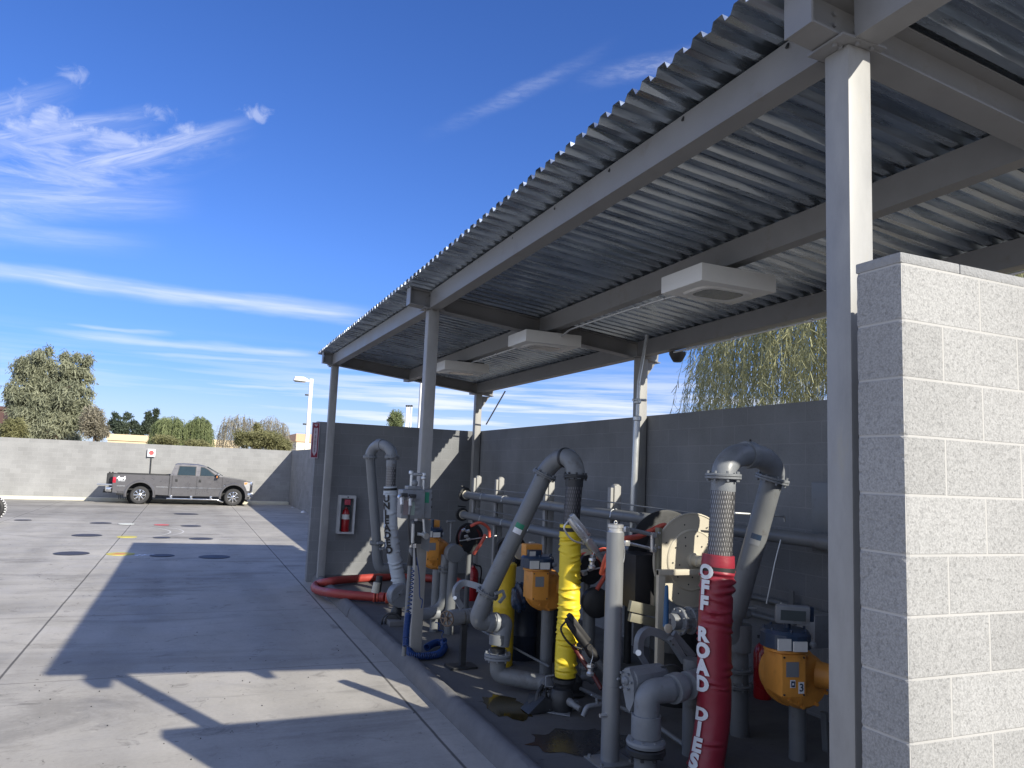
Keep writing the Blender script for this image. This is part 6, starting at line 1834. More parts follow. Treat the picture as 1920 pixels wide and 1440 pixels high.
sg = thing('wall_sign', 'narrow vertical red and white fire extinguisher sign on the outer edge of the end wall', 'sign', (2.18, 14.58, 2.3))
bm = BM(); box(bm, (2.10, 14.575, 2.29), (2.245, 14.583, 2.965), 0.003); obj('panel', bm, mat('sign_pale', (0.50, 0.44, 0.50), 0.45), sg)
bm = BM(); box(bm, (2.117, 14.572, 2.305), (2.232, 14.5745, 2.95)); obj('red_field', bm, M_SIGNRED, sg)
bm = BM()
prism(bm, [(2.136, 2.405), (2.1745, 2.33), (2.213, 2.405), (2.213, 2.86), (2.136, 2.86)], 'y', 14.569, 14.5715)
prism(bm, [(2.136, 2.925), (2.1745, 2.885), (2.213, 2.925)], 'y', 14.569, 14.5715)
obj('arrow', bm, MATS['sign_pale'], sg)
bm = BM()
for k, ch in enumerate('FIRE EXTINGUISHER'):
    if ch != ' ':
        add_text(bm, ch, 0.036, (2.1745, 14.567, 2.845 - k * 0.0268), (1, 0, 0), (0, 0, 1), 0.0006)
obj('lettering', bm, M_BLK, sg)


# ================================================================ yard: manhole lids and markings
def lid(px, py, wpx, m, label, ring=None, name='manhole_cover', grp='round fuel tank lids in the yard'):
    c = PZ(px, py, 0.0); r = wpx / 2 * (c - EYE).dot(ray(960, 720).normalized()) / 1411
    t = thing(name, label, 'manhole cover', (c.x, c.y, 0.0), grp)
    bm = BM(); lathe(bm, (c.x, c.y, 0.001), (0, 0, 1), [(0, r * 1.06), (0.006, r * 1.06), (0.007, r)], 40); obj('rim', bm, ring or M_DARK, t)
    bm = BM(); lathe(bm, (c.x, c.y, 0.0085), (0, 0, 1), [(0, r), (0.004, r * 0.985), (0.0042, r * 0.6), (0.0046, r * 0.58), (0.0046, r * 0.02)], 40); obj('plate', bm, m, t)
    return t


M_LID = mat('lid_iron', (0.05, 0.05, 0.062), 0.6, var=0.2, vscale=5)
M_LIDY = mat('lid_yellow', (0.56, 0.49, 0.10), 0.6, var=0.15, vscale=6, stain=(0.2, 0.18, 0.08), stain_amt=0.5, stain_scale=7)
M_LIDW = mat('lid_white', (0.74, 0.76, 0.68), 0.6, var=0.1, vscale=6)
M_LIDR = mat('lid_red', (0.60, 0.10, 0.10), 0.6, var=0.2, vscale=6)
LIDS = [((43, 975.5), 27, M_LID, 'dark round lid farthest left in the yard, alone'),
        ((189, 981), 35, M_LID, 'dark round lid just left of the white lid'),
        ((237, 983), 28, M_LIDW, 'white round lid on the paving joint'),
        ((303, 984.5), 26, M_LIDR, 'red round lid right of the white lid'),
        ((358, 986.5), 34, M_LID, 'dark round lid to the right of the red lid'),
        ((163, 1004), 48, M_LID, 'dark round lid left of the plain yellow lid'),
        ((238, 1007), 33, M_LIDY, 'plain yellow round lid in full sun below the white lid'),
        ((303, 1008.5), 29, M_LID, 'small dark round lid right of the plain yellow lid'),
        ((377, 1010.5), 40, M_LID, 'dark round lid just beyond the canopy shadow edge'),
        ((134, 1038), 57, M_LID, 'largest sunlit dark lid, left of the half shaded yellow lid'),
        ((226, 1039), 46, M_LIDY, 'yellow round lid cut by the edge of the canopy shadow'),
        ((304, 1042), 41, M_LID, 'left one of the two dark lids inside the canopy shadow'),
        ((402, 1044.5), 53, M_LID, 'right one of the two dark lids inside the canopy shadow'),
        ((349, 964), 41, M_LID, 'dark round lid nearest the pickup')]
for (p, r, m, l) in LIDS:
    lid(p[0], p[1], r, m, l, ring=(M_LIDY if m is M_LIDY else None))
# painted patch on the half shaded yellow lid, painted number
bm = BM(); c = PZ(222, 1038, 0.02); prism(bm, [(c.x - 0.16, c.y - 0.1), (c.x + 0.1, c.y - 0.14), (c.x + 0.16, c.y + 0.12), (c.x - 0.05, c.y + 0.16)], 'z', 0.0145, 0.0155)
tag(obj('orange_patch', bm, mat('orange_road_paint', (0.62, 0.26, 0.10), 0.7)), 'small orange painted patch on the half shaded yellow lid', 'marking')
bm = BM(); c = PZ(274, 1040.5, 0.004); add_text(bm, '#2', 0.42, (c.x, c.y, 0.004), (1, 0, 0), (0, 1, 0), 0.012)
tag(obj('painted_number', bm, M_WHT), 'white painted #2 on the shaded concrete between two lids', 'marking')
# curved pale tyre arcs
for k, (cx_, cy_, r_, a0, a1) in enumerate(((-2.6, 24.6, 2.3, -0.9, 0.75), (-2.2, 24.8, 2.25, -0.6, 0.9))):
    bm = BM(); n = 30; prev = None
    for i in range(n + 1):
        a = a0 + (a1 - a0) * i / n
        p = bm.verts.new((cx_ + math.cos(a) * (r_ - 0.02), cy_ + math.sin(a) * (r_ - 0.02), 0.004)); q = bm.verts.new((cx_ + math.cos(a) * (r_ + 0.025), cy_ + math.sin(a) * (r_ + 0.025), 0.004))
        if prev: bm.faces.new((prev[0], prev[1], q, p))
        prev = (p, q)
    o = struct('tyre_mark', bm, mat('pale_scuff', (0.58, 0.57, 0.55), 0.8))
# white studs
for px_, py_, l in ((550, 955, 'white stud at the foot of the side wall, nearer the wall corner'), (571, 962, 'white stud at the foot of the side wall, nearer the canopy')):
    p = PX(px_, py_, 4.92); t = thing('wall_stud', l, 'stud', (4.92, p.y, 0), 'white studs at the foot of the side wall')
    bm = BM(); cyl(bm, (4.99, p.y, p.z), (4.90, p.y, p.z), 0.045, seg=12); bmesh.ops.create_uvsphere(bm, u_segments=16, v_segments=10, radius=0.11, matrix=Matrix.Translation((4.86, p.y, p.z)))
    obj('ball', bm, M_WHT, t)
# small sign on a thin post behind the pickup
ws = thing('yard_sign', 'small white sign with a red blot on a thin post behind the pickup bed', 'sign', (-1.66, 41.12, 0.14))
bm = BM(); cyl(bm, (-1.63, 41.15, 0.14), (-1.67, 41.15, 2.3), 0.025, seg=8); obj('post', bm, M_DARK, ws)
bm = BM(); box(bm, (-1.86, 41.10, 2.16), (-1.50, 41.13, 2.54), 0.01); obj('board', bm, M_WHT, ws)
bm = BM(); lathe(bm, (-1.68, 41.098, 2.36), (0, -1, 0), [(0, 0.11), (0.004, 0.11), (0.0045, 0.02)], 18); box(bm, (-1.74, 41.093, 2.33), (-1.62, 41.0935, 2.345)); obj('red_disc', bm, M_LIDR, ws)
bm = BM(); box(bm, (-1.88, 41.132, 2.12), (-1.84, 41.16, 2.52)); obj('bracket', bm, M_DARK, ws)
# knobbly tyre at the left edge of the picture
ty = thing('tractor_tyre', 'black and white knobbly tyre just entering at the left edge of the yard', 'tyre', PZ(-20, 979, 0))
c = PZ(-20, 979, 0); c = V((c.x, c.y, 0.41))
bm = BM(); tube(bm, [c + V((math.cos(a / 36 * 2 * PI) * 0.28, 0, math.sin(a / 36 * 2 * PI) * 0.28)) for a in range(36)], 0.11, 14, closed=True); obj('carcass', bm, M_BLACK, ty)
rt = random.Random(4)
bm = BM()
for k in range(30):
    for j in (-1, 1):
        a = 2 * PI * (k + (0.5 if j > 0 else 0)) / 30
        d = V((math.cos(a), 0, math.sin(a))); obox(bm, c + d * 0.385 + V((0, 0.05 * j, 0)), d, (0, 1, 0), d.cross(V((0, 1, 0))), (0.022, 0.042, 0.02), 0.003)
obj('tread_lugs', bm, mat('pale_lugs', (0.5, 0.5, 0.5), 0.6, var=0.3, vscale=9), ty)
bm = BM(); lathe(bm, c + V((0, 0.08, 0)), (0, -1, 0), [(0, 0.19), (0.16, 0.19), (0.17, 0.165), (0.1, 0.07), (0.1, 0.02)], 24); obj('rim', bm, M_ALU, ty)

# ================================================================ pickup truck
TX, TY = -1.90, 38.55          # rear wheel contact, near side plane
TS = 1.012
M_TRUCK = mat('truck_grey_paint', (0.135, 0.132, 0.14), 0.32, metal=0.4, var=0.02, coat=0.5)
M_TRIM = mat('dark_plastic', (0.02, 0.021, 0.023), 0.55)
M_GLASS = mat('tinted_glass', (0.012, 0.028, 0.032), 0.06, spec=0.8, coat=0.5)
M_CHROME = mat('chrome', (0.72, 0.72, 0.72), 0.14, metal=1.0, var=0.02)
M_TYRE = mat('tyre_rubber', (0.035, 0.035, 0.037), 0.75)
tr = thing('pickup_truck', 'grey crew cab pickup parked along the far wall with its tailgate down', 'pickup truck', (TX, TY, 0))
W_ = 2.02


def T(x, y, z): return V((TX + x * TS, TY + y, z * TS))


def side_loft(bm, poly, stations, mi=0):
    """poly of (x,z); stations [(y, fn(x,z)->(x,z))]"""
    rings = []
    for y, fn in stations:
        rings.append([bm.verts.new(T(fn(x, z)[0], y, fn(x, z)[1])) for x, z in poly])
    n = len(poly)
    for A, B in zip(rings, rings[1:]):
        for k in range(n):
            f = bm.faces.new((A[k], A[(k + 1) % n], B[(k + 1) % n], B[k])); f.material_index = mi
    bm.faces.new(rings[0]); bm.faces.new(rings[-1][::-1])
    bmesh.ops.recalc_face_normals(bm, faces=bm.faces)


def arch(cx_, r, z0_, n=12, up=True):
    return [(cx_ + r * math.cos(PI - PI * k / n), z0_ + r * math.sin(PI * k / n)) for k in range(n + 1)]


# bed
belt = 1.31
ra = [(x, max(z, 0.44)) for x, z in arch(0.0, 0.545, 0.43)]
bedp = [(-1.10, 0.50)] + ra[:] + [(1.16, 0.42), (1.16, belt), (-1.12, belt + 0.01), (-1.13, 0.9)]
ident = lambda x, z: (x, z)


def tumble(k):
    return lambda x, z: (x, z)


for nm, poly in (('bed_side', bedp),):
    for y0, y1 in ((0.0, 0.16), (W_ - 0.16, W_)):
        bm = BM()
        side_loft(bm, poly, [(y0 + (0.0 if y0 else 0), ident), (y1, ident)])
        obj(nm, bm, M_TRUCK, tr, angle=25)
bm = BM(); a = T(-1.05, 0.16, 0.62); b = T(1.15, W_ - 0.16, 0.68); box(bm, a, b); obj('bed_floor', bm, M_TRIM, tr)
bm = BM(); box(bm, T(1.10, 0.161, 0.681), T(1.155, W_ - 0.161, belt - 0.01)); obj('bed_front', bm, M_TRUCK, tr)
bm = BM(); box(bm, T(-1.12, -0.004, belt + 0.006), T(1.15, 0.165, belt + 0.035), 0.008); obj('bed_rail', bm, M_TRIM, tr)
bm = BM(); box(bm, T(-1.12, W_ - 0.165, belt + 0.006), T(1.15, W_ + 0.004, belt + 0.035), 0.008); obj('bed_rail', bm, M_TRIM, tr)
bm = BM(); box(bm, T(-1.75, 0.14, 0.80), T(-1.14, W_ - 0.14, 0.86), 0.012); obj('tailgate', bm, M_CHROME, tr, label='lowered tailgate')
# body lower: cab + front
fa = [(x, max(z, 0.40)) for x, z in arch(3.97, 0.545, 0.42)]
low = [(1.19, 0.40)] + fa + [(4.62, 0.45), (4.66, 0.60), (4.69, 0.95), (4.66, 1.12), (4.52, 1.175), (4.2, 1.225), (3.60, 1.30), (3.45, 1.33), (1.19, 1.33)]


def hoodcrown(y):
    def f(x, z):
        t_ = min(1.0, min(y, W_ - y) / 0.35)
        if z > 1.1 and x > 3.4: return (x, z + 0.03 * t_)
        if x > 4.55: return (x + 0.12 * t_ * (1 if z > 0.5 else 0.5), z)
        return (x, z)
    return f


bm = BM(); side_loft(bm, low, [(y, hoodcrown(y)) for y in (0.0, 0.10, 0.35, 0.9, W_ - 0.9, W_ - 0.35, W_ - 0.10, W_)])
obj('lower_body', bm, M_TRUCK, tr, angle=28)
# flared wheel lips
for cx_ in (0.0, 3.97):
    bm = BM()
    rings = []
    n = 26
    for k in range(n + 1):
        a = PI * (1.06 - 1.12 * k / n)
        c_, s_ = math.cos(a), math.sin(a)
        pr = [(0.532, -0.012), (0.542, -0.045), (0.60, -0.045), (0.645, -0.004), (0.645, 0.02), (0.532, 0.02)]
        rings.append([bm.verts.new(T(cx_ + c_ * q, y, 0.43 + s_ * q)) for q, y in pr])
    for A, B in zip(rings, rings[1:]):
        for j in range(6): bm.faces.new((A[j], A[(j + 1) % 6], B[(j + 1) % 6], B[j]))
    bm.faces.new(rings[0]); bm.faces.new(rings[-1][::-1]); bmesh.ops.recalc_face_normals(bm, faces=bm.faces)
    obj('fender_flare', bm, M_TRUCK, tr)
# wheel well liners
for cx_ in (0.0, 3.97):
    bm = BM(); lathe(bm, T(cx_, 0.17 if cx_ == 0 else 0.20, 0.42), (0, 1, 0), [(0, 0.56), (0.4, 0.56), (0.41, 0.02)], 30, cap=False); obj('wheel_well', bm, M_TRIM, tr)
# cab upper
cabp = [(1.19, 1.331), (3.50, 1.331), (3.32, 1.42), (2.85, 1.70), (2.62, 1.815), (2.35, 1.865), (1.9, 1.885), (1.45, 1.875), (1.36, 1.83), (1.28, 1.6)]


def cabf(y):
    def f(x, z):
        return (x + (0.0), z)
    return f


bm = BM()
rings = []
sts = [(0.03, 0.0), (0.10, 0.0), (0.5, 0.02), (W_ / 2, 0.025), (W_ - 0.5, 0.02), (W_ - 0.10, 0), (W_ - 0.03, 0)]
for i, (y, dz) in enumerate(sts):
    r_ = []
    for x, z in cabp:
        yy = y
        k = (z - 1.331) / 0.55
        if i in (0, 1): yy = y + 0.16 * k
        if i in (5, 6): yy = y - 0.16 * k
        zz = z + dz * k - (0.025 * k if i in (0, 6) else 0)
        r_.append(bm.verts.new(T(x, yy, zz)))
    rings.append(r_)
n = len(cabp)
for A, B in zip(rings, rings[1:]):
    for k in range(n): bm.faces.new((A[k], A[(k + 1) % n], B[(k + 1) % n], B[k]))
bm.faces.new(rings[0]); bm.faces.new(rings[-1][::-1]); bmesh.ops.recalc_face_normals(bm, faces=bm.faces)
obj('cab', bm, M_TRUCK, tr, angle=28)
# side windows on the leaning cab side, sit 6 mm proud


def cab_pt(x, z, out=0.008):
    k = (z - 1.331) / 0.55
    return T(x, 0.03 + 0.16 * k - out, z)


def plate(poly, m, name, parent, out0=0.006, thick=0.006, fn=cab_pt):
    bm = BM(); A = [bm.verts.new(fn(x, z, out0)) for x, z in poly]; B = [bm.verts.new(fn(x, z, out0 - thick)) for x, z in poly]
    k = len(poly); bm.faces.new(A); bm.faces.new(B[::-1])
    for i in range(k): bm.faces.new((A[i], A[(i + 1) % k], B[(i + 1) % k], B[i]))
    bmesh.ops.recalc_face_normals(bm, faces=bm.faces)
    return obj(name, bm, m, parent)


bd = lambda x, z, out=0.004: T(x, -out, z)
d1_ = plate([(2.34, 0.47), (3.42, 0.45), (3.44, 0.85), (3.40, 1.325), (2.36, 1.325)], M_TRUCK, 'front_door', tr, 0.006, 0.005, bd)
d2_ = plate([(1.30, 0.48), (2.32, 0.47), (2.34, 1.325), (1.30, 1.325)], M_TRUCK, 'rear_door', tr, 0.006, 0.005, bd)
plate([(2.44, 1.34), (3.22, 1.34), (3.10, 1.44), (2.80, 1.66), (2.62, 1.755), (2.46, 1.765)], M_TRIM, 'window_surround', d1_, 0.004, 0.004)
plate([(2.47, 1.365), (3.10, 1.365), (3.02, 1.44), (2.76, 1.65), (2.60, 1.73), (2.48, 1.74)], M_GLASS, 'window', d1_, 0.009, 0.004)
plate([(1.47, 1.34), (2.27, 1.34), (2.27, 1.775), (1.54, 1.775)], M_TRIM, 'window_surround', d2_, 0.004, 0.004)
plate([(1.50, 1.365), (2.24, 1.365), (2.24, 1.75), (1.565, 1.75)], M_GLASS, 'window', d2_, 0.009, 0.004)
for x, d_ in ((1.42, d2_), (2.42, d1_)):
    bm = BM(); box(bm, T(x, -0.030, 1.06), T(x + 0.10, -0.008, 1.18), 0.01); obj('handle', bm, M_TRIM, d_)
plate([(1.25, 0.772), (3.45, 0.772), (3.45, 0.812), (1.25, 0.812)], M_CHROME, 'side_moulding', tr, 0.020, 0.012, bd)
plate([(-0.95, 0.772), (-0.62, 0.772), (-0.62, 0.812), (-0.95, 0.812)], M_CHROME, 'side_moulding', tr, 0.016, 0.012, bd)
plate([(0.64, 0.772), (1.14, 0.772), (1.14, 0.812), (0.64, 0.812)], M_CHROME, 'side_moulding', tr, 0.016, 0.012, bd)
plate([(1.163, 0.41), (1.187, 0.41), (1.187, 1.33), (1.163, 1.31)], M_TRIM, 'cab_gap', tr, -0.002, 0.05, bd)
for x in (2.33, 1.29, 3.445):
    plate([(x - 0.006, 0.46), (x + 0.006, 0.46), (x + 0.006, 1.325), (x - 0.006, 1.325)], M_TRIM, 'door_seam', tr, 0.0075, 0.003, bd)
# windscreen
bm = BM()
A = [bm.verts.new(T(x, y, z)) for x, y, z in ((3.44, 0.14, 1.375), (3.47, W_ / 2, 1.38), (3.44, W_ - 0.14, 1.375), (2.74, W_ - 0.24, 1.775), (2.76, W_ / 2, 1.80), (2.74, 0.24, 1.775))]
bm.faces.new(A); r = bmesh.ops.extrude_face_region(bm, geom=bm.faces[:]); bmesh.ops.translate(bm, verts=[v for v in r['geom'] if isinstance(v, bmesh.types.BMVert)], vec=(0.012, 0, 0.02)); bmesh.ops.recalc_face_normals(bm, faces=bm.faces)
obj('windscreen', bm, M_GLASS, tr)
# wheels
for x, z_ in ((0.0, 0.405), (3.97, 0.405)):
    for side in (0, 1):
        y0 = 0.0 if side == 0 else W_ - 0.27
        w = bpy.data.objects.new('wheel', None); C.objects.link(w); w.parent = tr; cw = T(x, y0 + 0.13, 0.40); w.location = cw - ORG[tr.name]; ORG[w.name] = cw; w.empty_display_size = 0.1
        bm = BM(); lathe(bm, cw + V((0, 0.13, 0)), (0, -1, 0), [(0, 0.29), (0.0, 0.36), (0.03, 0.395), (0.08, 0.405), (0.18, 0.405), (0.23, 0.395), (0.26, 0.36), (0.265, 0.29), (0.255, 0.255)], 44, cap=False); obj('tyre', bm, M_TYRE, w)
        sg_ = -1 if side == 0 else 1
        bm = BM(); f0 = cw + V((0, sg_ * 0.125, 0))
        lathe(bm, f0 - V((0, sg_ * 0.02, 0)), (0, sg_, 0), [(0, 0.262), (0.018, 0.262), (0.022, 0.245), (0.0, 0.23)], 40, cap=False)
        lathe(bm, f0 - V((0, sg_ * 0.03, 0)), (0, sg_, 0), [(0, 0.10), (0.03, 0.095), (0.05, 0.06), (0.055, 0.01)], 24)
        for k in range(8):
            a = 2 * PI * k / 8; d = V((math.cos(a), 0, math.sin(a)))
            obox(bm, f0 + d * 0.155 - V((0, sg_ * 0.012, 0)), d, (0, 1, 0), d.cross(V((0, 1, 0))), (0.085, 0.012, 0.028), 0.006)
        obj('rim', bm, M_CHROME, w)
        bm = BM(); lathe(bm, f0 - V((0, sg_ * 0.05, 0)), (0, sg_, 0), [(0, 0.25), (0.004, 0.25), (0.005, 0.02)], 28); obj('brake_disc', bm, M_TRIM, w)
bm = BM(); tube(bm, [T(0, 0.25, 0.42), T(0, W_ - 0.25, 0.42)], 0.06, 12); obj('rear_axle', bm, M_TRIM, tr)
bm = BM(); box(bm, T(-0.9, 0.45, 0.38), T(4.3, W_ - 0.45, 0.52)); obj('chassis', bm, M_TRIM, tr)
# running board
bm = BM(); tube(bm, [T(1.12, -0.06, 0.285), T(3.25, -0.06, 0.275), T(3.45, -0.03, 0.20), T(3.55, 0.02, 0.17)], 0.035, 12)
obj('running_board', bm, M_CHROME, tr)
for x in (1.25, 2.1, 2.95):
    bm = BM(); box(bm, T(x, -0.06, 0.30), T(x + 0.10, 0.06, 0.42), 0.01); obj('step_bracket', bm, M_CHROME, tr)
# bumpers, lights, grille, mirror
bm = BM(); box(bm, T(4.60, -0.01, 0.42), T(4.86, W_ + 0.01, 0.62), 0.04); obj('front_bumper', bm, M_CHROME, tr)
bm = BM(); box(bm, T(4.55, 0.06, 0.20), T(4.70, W_ - 0.06, 0.419), 0.02); obj('air_dam', bm, M_TRIM, tr)
bm = BM(); prism(bm, [(0, 0), (1, 0)][:0] or [(T(4.60, 0, 0).x, 0.30 * TS), (T(4.76, 0, 0).x, 0.34 * TS), (T(4.72, 0, 0).x, 0.22 * TS), (T(4.64, 0, 0).x, 0.20 * TS)], 'y', TY + 0.02, TY + 0.10); obj('tow_hook', bm, M_CHROME, tr)
bm = BM(); box(bm, T(4.70, 0.36, 0.66), T(4.83, W_ - 0.36, 1.14), 0.02)
obj('grille', bm, M_CHROME, tr)
bm = BM()
A = [(4.40, 1.12), (4.52, 1.15), (4.66, 1.10), (4.69, 0.95), (4.68, 0.72), (4.56, 0.72), (4.50, 0.86), (4.42, 0.98)]
side_loft(bm, A, [(-0.010, ident), (0.04, ident)]); hl = obj('headlight', bm, mat('lamp_glass', (0.62, 0.62, 0.62), 0.1, metal=0.3, coat=1.0), tr)
bm = BM(); side_loft(bm, [(4.42, 1.10), (4.56, 1.12), (4.54, 1.03), (4.44, 1.01)], [(-0.016, ident), (-0.008, ident)]); obj('turn_signal', bm, mat('amber_lens', (0.75, 0.30, 0.10), 0.2), hl)
bm = BM(); side_loft(bm, A, [(W_ - 0.04, ident), (W_ + 0.010, ident)]); obj('headlight', bm, MATS['lamp_glass'], tr)
bm = BM(); box(bm, T(-1.135, -0.012, 0.92), T(-1.0, 0.06, 1.18), 0.02); obj('taillight', bm, mat('red_lens', (0.42, 0.01, 0.03), 0.15, coat=1.0), tr)
bm = BM(); box(bm, T(-1.135, W_ - 0.06, 0.92), T(-1.0, W_ + 0.012, 1.18), 0.02); obj('taillight', bm, MATS['red_lens'], tr)
bm = BM(); box(bm, T(-1.38, 0.0, 0.52), T(-1.15, W_, 0.72), 0.03); obj('rear_bumper', bm, M_CHROME, tr)
bm = BM(); box(bm, T(-1.56, W_ / 2 - 0.04, 0.44), T(-1.2, W_ / 2 + 0.04, 0.52)); cyl(bm, T(-1.52, W_ / 2, 0.52), T(-1.52, W_ / 2, 0.60), 0.03, seg=12); obj('tow_hitch', bm, M_TRIM, tr)
bm = BM(); box(bm, T(-0.95, -0.0, 0.40), T(-0.60, 0.12, 0.58), 0.02); obj('mud_flap', bm, M_TRIM, tr)
bm = BM(); box(bm, T(3.17, -0.22, 1.28), T(3.28, -0.03, 1.50), 0.025); mr_ = obj('mirror', bm, M_TRIM, tr)
bm = BM(); box(bm, T(3.165, -0.235, 1.29), T(3.20, -0.222, 1.38), 0.004); obj('marker_lens', bm, MATS['amber_lens'], mr_)
bm = BM(); box(bm, T(3.20, -0.238, 1.39), T(3.27, -0.222, 1.48), 0.004); obj('mirror_cap', bm, M_CHROME, mr_)
bm = BM(); add_text(bm, '4x4', 0.24, T(-0.80, -0.008, 1.135), (1, 0, 0), (0, 0, 1), 0.010); obj('decal_lettering', bm, M_WHT, tr)
bm = BM(); add_text(bm, 'OFF ROAD', 0.055, T(-0.78, -0.008, 1.02), (1, 0, 0), (0, 0, 1), 0.002); obj('decal_lettering', bm, M_WHT, tr)
bm = BM(); box(bm, T(3.52, -0.014, 0.90), T(3.64, -0.003, 0.93), 0.003); cyl(bm, T(3.56, -0.002, 0.96), T(3.56, -0.014, 0.96), 0.035, seg=16); obj('fender_badge', bm, M_CHROME, tr)
bx_ = thing('cargo_box', 'black toolbox sticking up at the rear end of the pickup bed', 'toolbox', T(-1.2, 1.0, 0.87))
bm = BM(); box(bm, T(-1.42, 0.45, 0.865), T(-1.13, 1.6, 1.33), 0.02); obj('case', bm, M_BLACK, bx_)
bm = BM()
for x in (-1.36, -1.24): box(bm, T(x, 0.5, 1.331), T(x + 0.07, 0.62, 1.39), 0.01)
obj('latch', bm, M_BLACK, bx_)
bm = BM(); box(bm, T(-1.38, 0.444, 0.95), T(-1.30, 0.449, 1.25)); box(bm, T(-1.26, 0.444, 0.95), T(-1.18, 0.449, 1.25)); obj('front_ribs', bm, M_DARK, bx_)
sp_ = thing('coil_spring', 'row of dark hanging chains under the rear of the pickup', 'chain', T(-0.75, 1.9, 0.0))
bm = BM()
for k in range(7): cyl(bm, T(-0.95 + 0.07 * k, W_ - 0.2, 0.12), T(-0.95 + 0.07 * k, W_ - 0.2, 0.40), 0.014, seg=6)
obj('chain_row', bm, M_DARK, sp_)

# ================================================================ poles, vents, far buildings
lp_ = thing('light_pole', 'tall white light pole with a shoebox head, left of the far canopy column', 'light pole', (7.1, 50, 0))
top = PY(584, 712, 50); bot = PY(575, 850, 50)
M_POLE = mat('white_pole', (0.78, 0.78, 0.76), 0.45, var=0.03)
bm = BM(); box(bm, (top.x - 0.11, 49.89, 0), (top.x + 0.11, 50.11, top.z + 0.05)); obj('pole', bm, M_POLE, lp_)
bm = BM(); box(bm, (top.x - 0.45, 49.95, top.z - 0.16), (top.x - 0.11, 50.05, top.z - 0.02)); obj('arm', bm, M_POLE, lp_)
hl_ = PY(551, 710, 50)
bm = BM(); prism(bm, [(hl_.x - 0.02, top.z - 0.14), (hl_.x + 0.05, top.z + 0.1), (hl_.x + 0.6, top.z + 0.12), (hl_.x + 0.85, top.z + 0.0), (hl_.x + 0.8, top.z - 0.18)], 'y', 49.75, 50.25, bev=0.02); obj('head', bm, M_POLE, lp_)
bm = BM(); box(bm, (hl_.x + 0.06, 49.8, top.z - 0.215), (hl_.x + 0.72, 50.2, top.z - 0.17)); obj('lens', bm, M_LENS, lp_)
for dz in (1.0, 2.9):
    bm = BM(); box(bm, (top.x - 0.34, 49.95, top.z - dz - 0.06), (top.x - 0.11, 50.05, top.z - dz + 0.04), 0.02); obj('small_bracket', bm, M_DARK, lp_)
wp = thing('white_pole', 'thick white pole rising right beside the second canopy column', 'pole', (14.4, 50, 0))
q = PY(790, 760, 50); bm = BM(); box(bm, (q.x - 0.16, 49.85, 0), (q.x + 0.14, 50.15, 9.6)); obj('shaft', bm, M_POLE, wp)
for k, (px_, l) in enumerate(((763, 'leftmost of three slim white vent pipes'), (767, 'middle of three slim white vent pipes'), (771.5, 'rightmost of three slim white vent pipes'))):
    q = PY(px_, 763, 60); t = thing('vent_pipe', l + ' right of the little tree', 'vent pipe', (q.x, 60, 0), 'white vent pipes beyond the wall')
    bm = BM(); cyl(bm, (q.x, 60, 0), (q.x, 60, q.z), 0.075, seg=12); obj('pipe', bm, M_POLE, t)
    bm = BM(); lathe(bm, (q.x, 60, q.z), (0, 0, 1), [(0, 0.06), (0.05, 0.12), (0.12, 0.12), (0.16, 0.05)], 12); obj('cap', bm, M_DARK, t)
M_STUC = mat('beige_stucco', (0.66, 0.54, 0.36), 0.85, var=0.05, vscale=0.4)
M_STUC2 = mat('peach_stucco', (0.68, 0.42, 0.27), 0.85, var=0.05, vscale=0.4)
M_STUC3 = mat('cream_stucco', (0.78, 0.72, 0.58), 0.85, var=0.05, vscale=0.4)
M_BRICKD = mat('dark_brown_stucco', (0.10, 0.055, 0.05), 0.85, var=0.15, vscale=0.8)


def building(label, x0, x1, y0, y1, h, m, cornice=0.5, wins=4, mt=None):
    t = thing('building', label, 'building', ((x0 + x1) / 2, y0, 0))
    bm = BM(); box(bm, (x0, y0, -0.02), (x1, y1, h - cornice)); obj('wall', bm, m, t, smooth=False)
    bm = BM(); box(bm, (x0 - 0.12, y0 - 0.12, h - cornice + 0.002), (x1 + 0.12, y1 + 0.12, h)); obj('parapet', bm, mt or m, t, smooth=False)
    for k in range(wins):
        xx = x0 + (x1 - x0) * (k + 0.5) / wins
        bm = BM(); box(bm, (xx - 0.9, y0 - 0.03, 1.0), (xx + 0.9, y0 - 0.005, 2.4)); f = obj('window', bm, M_GLASS, t)
        bm = BM(); box(bm, (xx - 0.95, y0 - 0.06, 0.9), (xx + 0.95, y0 - 0.032, 1.0)); obj('sill', bm, mt or m, f)
    return t


a = PY(205, 814, 95); b = PY(300, 819, 95); c = PY(430, 826, 100)
building('long low beige building seen between the big tree and the willows', PY(203, 815, 95).x, PY(312, 820, 95).x, 95, 110, PY(240, 815, 95).z, M_STUC, 0.7, 3)
building('low beige building behind the willows and the bare tree', PY(318, 825, 97).x, PY(448, 828, 97).x, 97, 112, PY(400, 824, 97).z, M_STUC, 0.7, 4)
building('cream and peach building beside the white light pole', PY(556, 830, 90).x, PY(556, 830, 90).x + 16, 90, 110, PY(575, 814, 90).z, M_STUC3, PY(575, 814, 90).z - PY(575, 829, 90).z, 4, mt=M_STUC2)
building('dark brown building corner at the far left edge beyond the wall', PY(-160, 760, 75).x, PY(9, 760, 75).x, 75, 85, PY(6, 762, 75).z, M_BRICKD, 0.3, 2)


